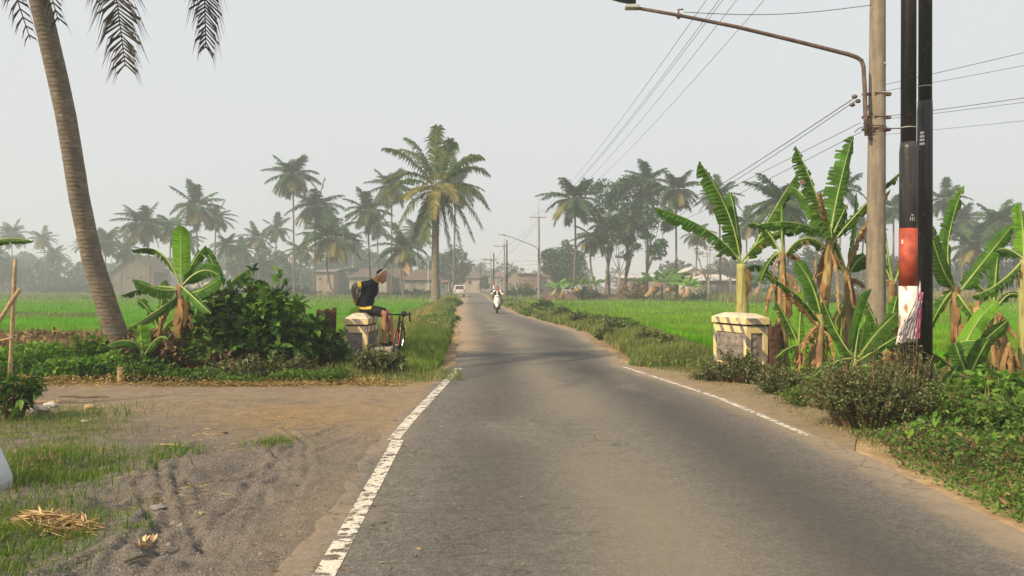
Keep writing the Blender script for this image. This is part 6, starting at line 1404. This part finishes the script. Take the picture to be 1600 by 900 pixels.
for px, py, dx, dy, L, lab in ((90, 631, 1, .1, .62, 'long thin stick lying near the bamboo stake'), (112, 621, 1, .05, .35, 'short dark stick on the lane, left one of three'), (135, 622, 1, -.05, .32, 'short dark stick on the lane, middle one of three'), (150, 622, 1, .1, .35, 'short dark stick on the lane, right one of three'),
                               (265, 701, 1, -.18, .34, 'pale straw stalk across the dry grass edge'), (212, 893, .6, 1, .14, 'small dark twig at the lower left'), (340, 810, .8, -.6, .1, 'small twig in the tyre ruts')):
    Y = F * CH / (py - HY); x = gx(px, Y); d = Vector((dx, dy, 0)).normalized(); z = hlot(x, Y) + .014
    tag(MB().tube([Vector((x, Y, z)) - d * L / 2, Vector((x, Y, z + .008)), Vector((x, Y, z)) + d * L / 2], [.009, .011, .006], 6).build('stick', M['bark'] if 'dark' in lab or 'twig' in lab else M['wood']), lab, 'stick')
Yw = 52; w_ = Vector((gx(690, Yw), Yw, .15)); 
rb = MB(); rb.ball(Vector((gx(676, 27), 27, .33)), (.2, .12, .05), 8, 5); tag(rb.build('litter_bag', M['ragwhite']), 'white scrap of litter on the left verge grass', 'litter')

# ------------------------------------------------------------------ people
def skin(name, J, E, mat, parent, sub=2, rootj=None, balls=None, vox=.011):
    names = list(J); me = bpy.data.meshes.new(name); me.from_pydata([tuple(J[k][0]) for k in names], [(names.index(a), names.index(b_)) for a, b_ in E], [])
    ob = bpy.data.objects.new(name + '_tmp', me); col.objects.link(ob); ob.modifiers.new('s', 'SKIN').use_smooth_shade = True
    for i, k in enumerate(names):
        rr = J[k][1]; sv = me.skin_vertices[0].data[i]; sv.radius = (rr, rr) if not hasattr(rr, '__len__') else rr; sv.use_root = (k == rootj) if rootj else i == 0
    s_ = ob.modifiers.new('d', 'SUBSURF'); s_.levels = sub; s_.render_levels = sub
    dg = bpy.context.evaluated_depsgraph_get(); m2 = bpy.data.meshes.new_from_object(ob.evaluated_get(dg)); m2.name = name
    bpy.data.objects.remove(ob)
    if balls:                                             # rounder masses fused into the one surface
        mb = MB(); mb.v = [tuple(v.co) for v in m2.vertices]; mb.f = [tuple(p.vertices) for p in m2.polygons]; mb.m = [0] * len(mb.f)
        for c, rr, Mx in balls: mb.ball(c, rr, 20, 14, Mx)
        m3 = bpy.data.meshes.new(name); m3.from_pydata(mb.v, [], mb.f); ob = bpy.data.objects.new(name + '_tmp', m3); col.objects.link(ob)
        q = ob.modifiers.new('r', 'REMESH'); q.mode = 'VOXEL'; q.voxel_size = vox; q = ob.modifiers.new('w', 'SMOOTH'); q.factor = .5; q.iterations = 3
        dg = bpy.context.evaluated_depsgraph_get(); m2 = bpy.data.meshes.new_from_object(ob.evaluated_get(dg)); m2.name = name; bpy.data.objects.remove(ob)
    m2.materials.clear(); m2.materials.append(mat); m2.polygons.foreach_set('use_smooth', [True] * len(m2.polygons))
    return link(name, m2, parent)
def chain(*k): return [(k[i], k[i + 1]) for i in range(len(k) - 1)]
def hand(J, E, wrist, palm_dir, side, pre, s=1.0, curl=.5, nrm=Vector((0, 0, 1))):
    w = J[wrist][0]; d = palm_dir.normalized(); p = w + d * .045 * s; J[pre + 'palm'] = (p, (.036 * s, .022 * s)); E.append((wrist, pre + 'palm'))
    side = side.normalized()
    for i, (o, L) in enumerate(((-.03, .068), (-.01, .078), (.01, .072), (.028, .056))):
        a = p + d * .04 * s + side * o * s; b_ = a + (d * math.cos(curl) - nrm * math.sin(curl)) * L * .5 * s; c = b_ + (d * math.cos(curl * 2) - nrm * math.sin(curl * 2)) * L * .5 * s
        J[f'{pre}f{i}a'] = (a, .010 * s); J[f'{pre}f{i}b'] = (b_, .009 * s); J[f'{pre}f{i}c'] = (c, .0075 * s); E += [(pre + 'palm', f'{pre}f{i}a'), (f'{pre}f{i}a', f'{pre}f{i}b'), (f'{pre}f{i}b', f'{pre}f{i}c')]
    a = p - side * .042 * s; b_ = a + (d * .7 - side * .6 - nrm * .3).normalized() * .035 * s; J[pre + 'ta'] = (a, .012 * s); J[pre + 'tb'] = (b_, .010 * s); E += [(pre + 'palm', pre + 'ta'), (pre + 'ta', pre + 'tb')]
Yq = 16.35
def Q(px, py, dy=0): return at(px, py, Yq + dy)
def garment(body, name, test, off, mat, parent, thick=None):      # cloth cut from the figure's own surface and lifted off it
    me = body.data; nv = len(me.vertices); co = np.empty(nv * 3); me.vertices.foreach_get('co', co); co = co.reshape(-1, 3)
    no = np.empty(nv * 3); me.vertices.foreach_get('normal', no); no = no.reshape(-1, 3); keep = test(co); V = []; mp = {}; fs = []
    for p in me.polygons:
        if all(keep[i] for i in p.vertices):
            fs.append(tuple(mp.setdefault(i, len(mp)) for i in p.vertices))
    V = [None] * len(mp)
    for i, j in mp.items(): V[j] = tuple(co[i] + no[i] * off)
    m2 = bpy.data.meshes.new(name); m2.from_pydata(V, [], fs); m2.materials.append(mat); m2.polygons.foreach_set('use_smooth', [True] * len(fs)); m2.update()
    return link(name, m2, parent)
def near(co, a, b_):                                              # distance to a bone and position along it
    a, b_ = np.array(a), np.array(b_); d = b_ - a; t = np.clip(((co - a) @ d) / (d @ d), 0, 1); return np.linalg.norm(co - a - t[:, None] * d, axis=1), t
def owner(co, bones):                                             # which bone each vertex belongs to
    D = []; T = []
    for (a, b_), w_ in zip(bones, BW): x_, t_ = near(co, a, b_); D.append(x_ - w_); T.append(t_)
    D = np.array(D); k = D.argmin(0); return k, np.array(T)[k, np.arange(len(co))]
cy = empty('person', Q(575, 492), 'man in black and yellow cycling kit sitting on the left bridge post, head bowed', 'person')
J = {'pelvis': (Q(572, 480), .135), 'spine': (Q(572, 467), .138), 'chest': (Q(577, 453), .152), 'upper': (Q(582, 444), .125), 'neck': (Q(588, 437), .072), 'jaw': (Q(593.5, 432), .080), 'skull': (Q(594.5, 428), .085), 'crown': (Q(594, 425), .07),
     'shN': (Q(576, 444.5, -.17), .082), 'elN': (Q(552, 447, -.25), .050), 'wrN': (Q(554, 467, -.08), .032),
     'shF': (Q(584, 444.5, .17), .082), 'elF': (Q(560, 450, .26), .050), 'wrF': (Q(556, 470, .08), .032),
     'hipN': (Q(575, 484, -.10), .105), 'thN': (Q(589, 487, -.13), .095), 'knN': (Q(602, 491, -.14), .068), 'caN': (Q(601, 508, -.13), .062), 'anN': (Q(600, 536, -.11), .037), 'toN': (Q(608, 539.5, -.14), .034),
     'hipF': (Q(575, 484, .10), .105), 'thF': (Q(592, 486, .13), .095), 'knF': (Q(609, 489, .15), .068), 'caF': (Q(610, 506, .15), .062), 'anF': (Q(611, 534, .14), .037), 'toF': (Q(619, 537, .13), .034)}
E = chain('pelvis', 'spine', 'chest', 'upper', 'neck', 'jaw', 'skull', 'crown') + chain('chest', 'shN', 'elN', 'wrN') + chain('chest', 'shF', 'elF', 'wrF') + chain('pelvis', 'hipN', 'thN', 'knN', 'caN', 'anN', 'toN') + chain('pelvis', 'hipF', 'thF', 'knF', 'caF', 'anF', 'toF')
hand(J, E, 'wrN', Vector((.15, .5, -.5)), Vector((1, 0, .3)), 'n', 1.0, .6, Vector((-1, 0, 0))); hand(J, E, 'wrF', Vector((.15, -.5, -.5)), Vector((1, 0, .3)), 'f', 1.0, .6, Vector((-1, 0, 0)))
TM = Matrix.Rotation(R(28), 3, 'Y'); HM = Matrix.Rotation(R(38), 3, 'Y')
BL = [(Q(577.5, 454), (.165, .205, .20), TM), (Q(572, 470), (.155, .17, .17), TM), (Q(573, 484), (.15, .175, .12), None), (Q(582, 444), (.10, .17, .08), TM),
      (Q(596.2, 429.5), (.112, .082, .116), HM), (Q(597.4, 436.2), (.072, .062, .070), HM), (Q(597.2, 441.6), (.033, .036, .026), None), (Q(603.0, 438.4), (.024, .017, .020), Matrix.Rotation(R(80), 3, 'Y')), (Q(600.4, 440.6), (.020, .03, .012), None), (Q(603.0, 434.4), (.024, .05, .014), None)]
body = skin('body', J, E, M['skin'], cy, 3, 'pelvis', BL)
BN = [('pelvis', 'spine'), ('spine', 'chest'), ('chest', 'upper'), ('upper', 'neck'), ('neck', 'jaw'), ('jaw', 'crown')]
for s in 'NF': BN += [('chest', 'sh' + s), ('sh' + s, 'el' + s), ('el' + s, 'wr' + s), ('pelvis', 'hip' + s), ('hip' + s, 'kn' + s), ('kn' + s, 'an' + s), ('an' + s, 'to' + s)]
BP = [(J[a][0], J[b_][0]) for a, b_ in BN]; BW = [(J[a][1] + J[b_][1]) / 2 if 'w' not in b_ else .04 for a, b_ in BN]; ix = {n_: i for i, n_ in enumerate(BN)}
def sel(co, *rules):
    k, t = owner(co, BP); m = np.zeros(len(co), bool)
    for nm, t0, t1 in rules: m |= (k == ix[nm]) & (t >= t0) & (t <= t1)
    return m
arm_r = lambda a, b_: [(('sh' + s, 'el' + s), a, b_) for s in 'NF']
zh = gz(480.5, Yq); zy = gz(483.5, Yq); TOR = [(a, 0, 1) for a in (('pelvis', 'spine'), ('spine', 'chest'), ('chest', 'upper'), ('pelvis', 'hipN'), ('pelvis', 'hipF'))]
je = garment(body, 'jersey', lambda c: (sel(c, *TOR, (('upper', 'neck'), 0, .55), (('chest', 'shN'), 0, 1), (('chest', 'shF'), 0, 1), *arm_r(0, .5))) & (c[:, 2] > zh - .0), .012, M['cloth_black'], cy)
garment(body, 'jersey_hem', lambda c: (c[:, 2] > zy) & (c[:, 2] < zh + .02) & sel(c, *TOR), .016, M['cloth_yellow'], je)
garment(body, 'collar', lambda c: sel(c, (('upper', 'neck'), .50, .95)), .014, M['cloth_yellow'], je)
for s in 'NF': garment(body, 'sleeve_band', lambda c: sel(c, (('sh' + s, 'el' + s), .48, .74)), .015, M['cloth_yellow'], je)
garment(body, 'arm_sleeve', lambda c: sel(c, *arm_r(.70, 1), *[(('el' + s, 'wr' + s), 0, .97) for s in 'NF']), .006, M['cloth_grey'], cy)
garment(body, 'shorts', lambda c: sel(c, *TOR, *[(('hip' + s, 'kn' + s), 0, .80) for s in 'NF']) & ((c[:, 2] < zy + .03) | (c[:, 0] > Q(578, 480).x)), .010, M['cloth_black2'], cy)
for s in 'NF':
    a_, t_ = J['an' + s][0], J['to' + s][0]; skin('shoe', {'h': (a_ + Vector((-.03, 0, -.035)), .05), 'a': (a_ + Vector((.0, 0, .0)), .048), 'm': (a_.lerp(t_, .5) + Vector((0, 0, -.012)), .048), 't': (t_ + Vector((.03, 0, -.01)), .038)}, [('h', 'a'), ('a', 'm'), ('m', 't')], M['cloth_black2'], cy, 2, 'a')
hc = np.array(J['skull'][0]); hn = np.array([-.62, 0, .78])
garment(body, 'hair', lambda c: sel(c, (('neck', 'jaw'), .5, 1), (('jaw', 'crown'), 0, 1)) & (((c - hc) @ hn) > .012), .010, M['hair'], cy)
rr_ = .112
mb = MB(); mb.tube([Q(590.5, 430, -rr_), Q(595, 426, -rr_ - .006), Q(600, 421.5, -.088), Q(603, 420.5, 0), Q(600, 421.5, .088)], .010, 6); mb.build('sunglasses', M['white'], cy)
MB().ball(Q(593, 431, -.098), (.024, .014, .036), 8, 6).build('ear', M['skin'], cy, True)

# ------------------------------------------------------------------ bicycle leaning by the post
hd = Vector((.02, -1.0, 0)).normalized(); sdv = Vector((hd.y, -hd.x, 0))        # forward and its right-hand side
bo = Vector((gx(616, 15.75), 15.75, .06)); lean = .10
def K(f_, s_, z): return bo + hd * f_ + sdv * (s_ + -lean * z) + Vector((0, 0, z))
bk = empty('bicycle', bo, 'black and red road bicycle facing the camera beside the left bridge post', 'bicycle')
def tb(pts, r0, nm, mt, par=bk, n=8): return MB().tube([K(*p) for p in pts], r0, n).build(nm, M[mt], par, True)
axw = (sdv + Vector((0, 0, lean * .0))).normalized()
for f_, nm in ((.0, 'front_wheel'), (-.99, 'rear_wheel')):
    wv = MB().ring(K(f_, 0, .335), .322, .015, sdv + Vector((0, 0, .10)), 36, 7).build(nm, M['rubber'], bk, True)
    MB().ring(K(f_, 0, .335), .300, .014, sdv + Vector((0, 0, .10)), 36, 6, .7).build('rim', M['cloth_black2'], wv, True)
    mb = MB(); mb.tube([K(f_, -.05, .335), K(f_, .05, .335)], .02, 8); u = hd; w2 = Vector((0, 0, 1))
    for i in range(20):
        a = i * math.pi / 10; mb.tube([K(f_, (-1) ** i * .025, .335), K(f_ + math.cos(a) * .295, 0, .335 + math.sin(a) * .295)], .0015, 3, False)
    mb.build('spokes', M['chrome'], wv)
tb([(-.565, 0, .27), (-.73, 0, .80)], .017, 'seat_tube', 'cloth_black2'); tb([(-.565, 0, .28), (-.13, 0, .70)], .024, 'down_tube', 'red'); tb([(-.72, 0, .76), (-.15, 0, .80)], .017, 'top_tube', 'cloth_black2'); tb([(-.15, 0, .86), (-.11, 0, .64)], .022, 'head_tube', 'cloth_black2')
for s in (-1, 1):
    tb([(-.11, s * .035, .65), (-.06, s * .05, .5), (0, s * .052, .335)], .013, 'fork_blade', 'red'); tb([(-.565, s * .02, .27), (-.99, s * .06, .335)], .010, 'chain_stay', 'cloth_black2'); tb([(-.72, s * .015, .75), (-.99, s * .06, .335)], .009, 'seat_stay', 'cloth_black2')
tb([(-.15, 0, .86), (-.17, 0, .93), (-.08, 0, .94)], .017, 'stem', 'cloth_black2')
P_ = []
for s in (-1, 1):
    pp = [(-.08, s * .0, .94), (-.08, s * .17, .945), (-.05, s * .21, .945), (.04, s * .215, .935), (.065, s * .22, .88), (.02, s * .225, .82), (-.06, s * .23, .81)]; P_.append(pp)
hb = MB(); [hb.tube([K(*p) for p in pp], .015, 8) for pp in P_]; hbo = hb.build('handlebar', M['cloth_black2'], bk, True)
for s in (-1, 1): MB().tube([K(.02, s * .215, .945), K(.07, s * .215, .96), K(.10, s * .215, .985), K(.105, s * .22, .88)], [.02, .019, .014, .006], 8).build('brake_hood', M['rubber'], hbo, True)
MB().tube([K(-.86, 0, .93), K(-.74, 0, .925), K(-.60, 0, .93)], [.065, .045, .016], 10).build('saddle', M['cloth_black2'], bk, True); tb([(-.73, 0, .79), (-.75, 0, .91)], .013, 'seat_post', 'cloth_black2')
mb = MB(); mb.ring(K(-.565, .045, .27), .09, .006, sdv, 26, 5); mb.tube([K(-.565, .06, .27), K(-.50, .07, .12)], .010, 6); mb.tube([K(-.565, -.06, .27), K(-.63, -.07, .42)], .010, 6); cr = mb.build('crankset', M['chrome'], bk)
MB().box(K(-.50, .11, .12), (.09, .06, .02), .2).build('pedal', M['rubber'], cr); MB().box(K(-.63, -.11, .42), (.09, .06, .02), .2).build('pedal', M['rubber'], cr)
MB().tube([K(-.36, 0, .53), K(-.28, 0, .66)], .034, 10).build('bottle', M['white'], bk, True)

# ------------------------------------------------------------------ scooter and its rider
Ys = 45.5; so = Vector((gx(776.5, Ys), Ys, .015))
def S_(x, y, z): return so + Vector((x, y, z))
sc_ = empty('scooter', so, 'white and black scooter driving towards the camera on the road', 'scooter')
for y_ in (0, 1.22):
    wv = MB().ring(S_(0, y_, .26), .205, .052, (1, 0, 0), 24, 8).build('wheel', M['rubber'], sc_, True); MB().tube([S_(-.04, y_, .26), S_(.04, y_, .26)], .13, 14).build('rim', M['chrome'], wv)
def loft(secs, mat, nm, par, n=14):
    V = []
    for (c, rx, rz) in secs:
        for j in range(n):
            a = 2 * math.pi * j / n; V.append(S_(*c) + Vector((math.cos(a) * rx, 0, math.sin(a) * rz)) if len(nm) else None)
    k = len(secs); fs = [(i * n + j, i * n + (j + 1) % n, (i + 1) * n + (j + 1) % n, (i + 1) * n + j) for i in range(k - 1) for j in range(n)] + [tuple(range(n)), tuple(range(k * n - 1, (k - 1) * n - 1, -1))]
    return MB().add(V, fs).build(nm, M[mat], par, True)
MB().tube([S_(0, -.22, .36), S_(0, -.12, .49), S_(0, .02, .535), S_(0, .2, .5)], [.05, .085, .09, .07], 10).build('front_fender', M['white'], sc_, True)
mb = MB(); mb.tube([S_(0, .10, .42), S_(0, .06, .62), S_(0, .10, .82), S_(0, .14, .96)], [.10, .20, .19, .12], 14); mb.build('front_shield', M['white'], sc_, True)
for s in (-1, 1):
    MB().box(S_(s * .17, .16, .62), (.07, .10, .42), 0, .02).build('side_panel', M['cloth_black2'], sc_); MB().tube([S_(s * .18, .2, 1.03), S_(s * .27, .14, 1.22)], [.008, .008], 5).build('mirror_arm', M['rubber'], sc_)
    MB().ball(S_(s * .29, .13, 1.25), (.07, .015, .05), 10, 6).build('mirror', M['rubber'], sc_, True); MB().ball(S_(s * .13, -.06, .80), (.04, .03, .03), 8, 5).build('indicator', M['red_band'], sc_, True)
MB().tube([S_(-.34, .22, 1.0), S_(-.12, .15, .98), S_(.12, .15, .98), S_(.34, .22, 1.0)], .022, 7).build('handlebar', M['rubber'], sc_, True)
MB().ball(S_(0, .07, .99), (.14, .09, .075), 12, 8).build('handlebar_cover', M['white'], sc_, True); MB().ball(S_(0, -.03, .97), (.075, .03, .045), 10, 6).build('headlight', M['chrome'], sc_, True)
MB().box(S_(0, .45, .30), (.36, .5, .08), 0, .02).build('footboard', M['rubber'], sc_); mb = MB(); mb.tube([S_(0, .55, .5), S_(0, .9, .6), S_(0, 1.4, .68)], [.17, .2, .12], 12); mb.build('rear_body', M['white'], sc_, True)
MB().box(S_(0, .95, .78), (.26, .72, .10), 0, .04).build('seat', M['rubber'], sc_); MB().box(S_(0, -.02, .66), (.20, .02, .07), 0, .004).build('number_plate', M['cloth_black2'], sc_)
rd = empty('person', S_(0, .75, .8), 'person in a white shirt with a dark vest riding the scooter', 'person')
J2 = {'p': (S_(0, .78, .88), (.15, .12)), 's': (S_(0, .75, 1.05), (.13, .11)), 'c': (S_(0, .7, 1.22), (.16, .11)), 'n': (S_(0, .68, 1.36), .055), 'j': (S_(0, .65, 1.42), .07), 'h': (S_(0, .65, 1.50), (.082, .09)), 't': (S_(0, .66, 1.55), .06), 'nose': (S_(0, .555, 1.455), .012)}
E2 = chain('p', 's', 'c', 'n', 'j', 'h', 't') + [('j', 'nose')]
for s, k_ in ((-1, 'L'), (1, 'R')):
    J2.update({k_ + 's': (S_(s * .19, .7, 1.28), .055), k_ + 'e': (S_(s * .33, .55, 1.08), .04), k_ + 'w': (S_(s * .33, .30, 1.02), .028), k_ + 'h': (S_(s * .10, .7, .86), .085), k_ + 'k': (S_(s * .19, .36, .84), .062), k_ + 'a': (S_(s * .14, .42, .42), .04), k_ + 't': (S_(s * .15, .30, .38), .035)})
    E2 += [('c', k_ + 's'), (k_ + 's', k_ + 'e'), (k_ + 'e', k_ + 'w'), ('p', k_ + 'h'), (k_ + 'h', k_ + 'k'), (k_ + 'k', k_ + 'a'), (k_ + 'a', k_ + 't')]
    hand(J2, E2, k_ + 'w', Vector((0, -.5, -.1)), Vector((s, 0, 0)), k_, 1.0, .8)
rbody = skin('body', J2, E2, M['skin'], rd, 3, 'p')
BN = [('p', 's'), ('s', 'c'), ('c', 'n'), ('n', 'j'), ('j', 't')] + [p_ for k_ in 'LR' for p_ in (('c', k_ + 's'), (k_ + 's', k_ + 'e'), (k_ + 'e', k_ + 'w'), ('p', k_ + 'h'), (k_ + 'h', k_ + 'k'), (k_ + 'k', k_ + 'a'), (k_ + 'a', k_ + 't'))]
rd_ = lambda q: max(q) if hasattr(q, '__len__') else q
BP = [(J2[a][0], J2[b_][0]) for a, b_ in BN]; BW = [(rd_(J2[a][1]) + rd_(J2[b_][1])) / 2 for a, b_ in BN]; ix = {n_: i for i, n_ in enumerate(BN)}
garment(rbody, 'shirt', lambda c: sel(c, (('p', 's'), 0, 1), (('s', 'c'), 0, 1), (('c', 'n'), 0, .6), *[((a, k_ + b_), 0, 1) for k_ in 'LR' for a, b_ in (('c', 's'), (k_ + 's', 'e'))]), .012, M['white'], rd)
vx = float(so.x)
garment(rbody, 'vest', lambda c: sel(c, (('p', 's'), 0, 1), (('s', 'c'), 0, 1), (('c', 'Ls'), 0, .7), (('c', 'Rs'), 0, .7)) & (np.abs(c[:, 0] - vx) > .045) & (np.abs(c[:, 0] - vx) < .16), .022, M['cloth_black2'], rd)
garment(rbody, 'trousers', lambda c: sel(c, *[((a, k_ + b_), 0, 1) for k_ in 'LR' for a, b_ in (('p', 'h'), (k_ + 'h', 'k'), (k_ + 'k', 'a'))]), .012, M['cloth_black2'], rd)
hcz = float(J2['h'][0].z)
garment(rbody, 'hair', lambda c: sel(c, (('n', 'j'), .6, 1), (('j', 't'), 0, 1)) & ((c[:, 2] > hcz + .015) | (c[:, 1] > J2['h'][0].y + .01)), .014, M['hair'], rd)
for s in (-1, 1): skin('shoe', {'a': (S_(s * .14, .43, .385), .05), 'b': (S_(s * .155, .28, .37), .042)}, [('a', 'b')], M['cloth_black2'], rd, 1, 'a')

# ------------------------------------------------------------------ air
hm = bpy.data.materials.new('haze_air'); hm.use_nodes = True; t = hm.node_tree; t.nodes.clear(); o_ = t.nodes.new('ShaderNodeOutputMaterial'); pv = t.nodes.new('ShaderNodeVolumePrincipled')
pv.inputs['Density'].default_value = 0.0018; pv.inputs['Color'].default_value = (.87, .94, 1.0, 1); pv.inputs['Anisotropy'].default_value = .15
t.links.new(pv.outputs[0], o_.inputs['Volume'])
tag(MB().box((0, 435, 13.4), (1100, 950, 30.8)).build('haze', hm), kind='stuff')
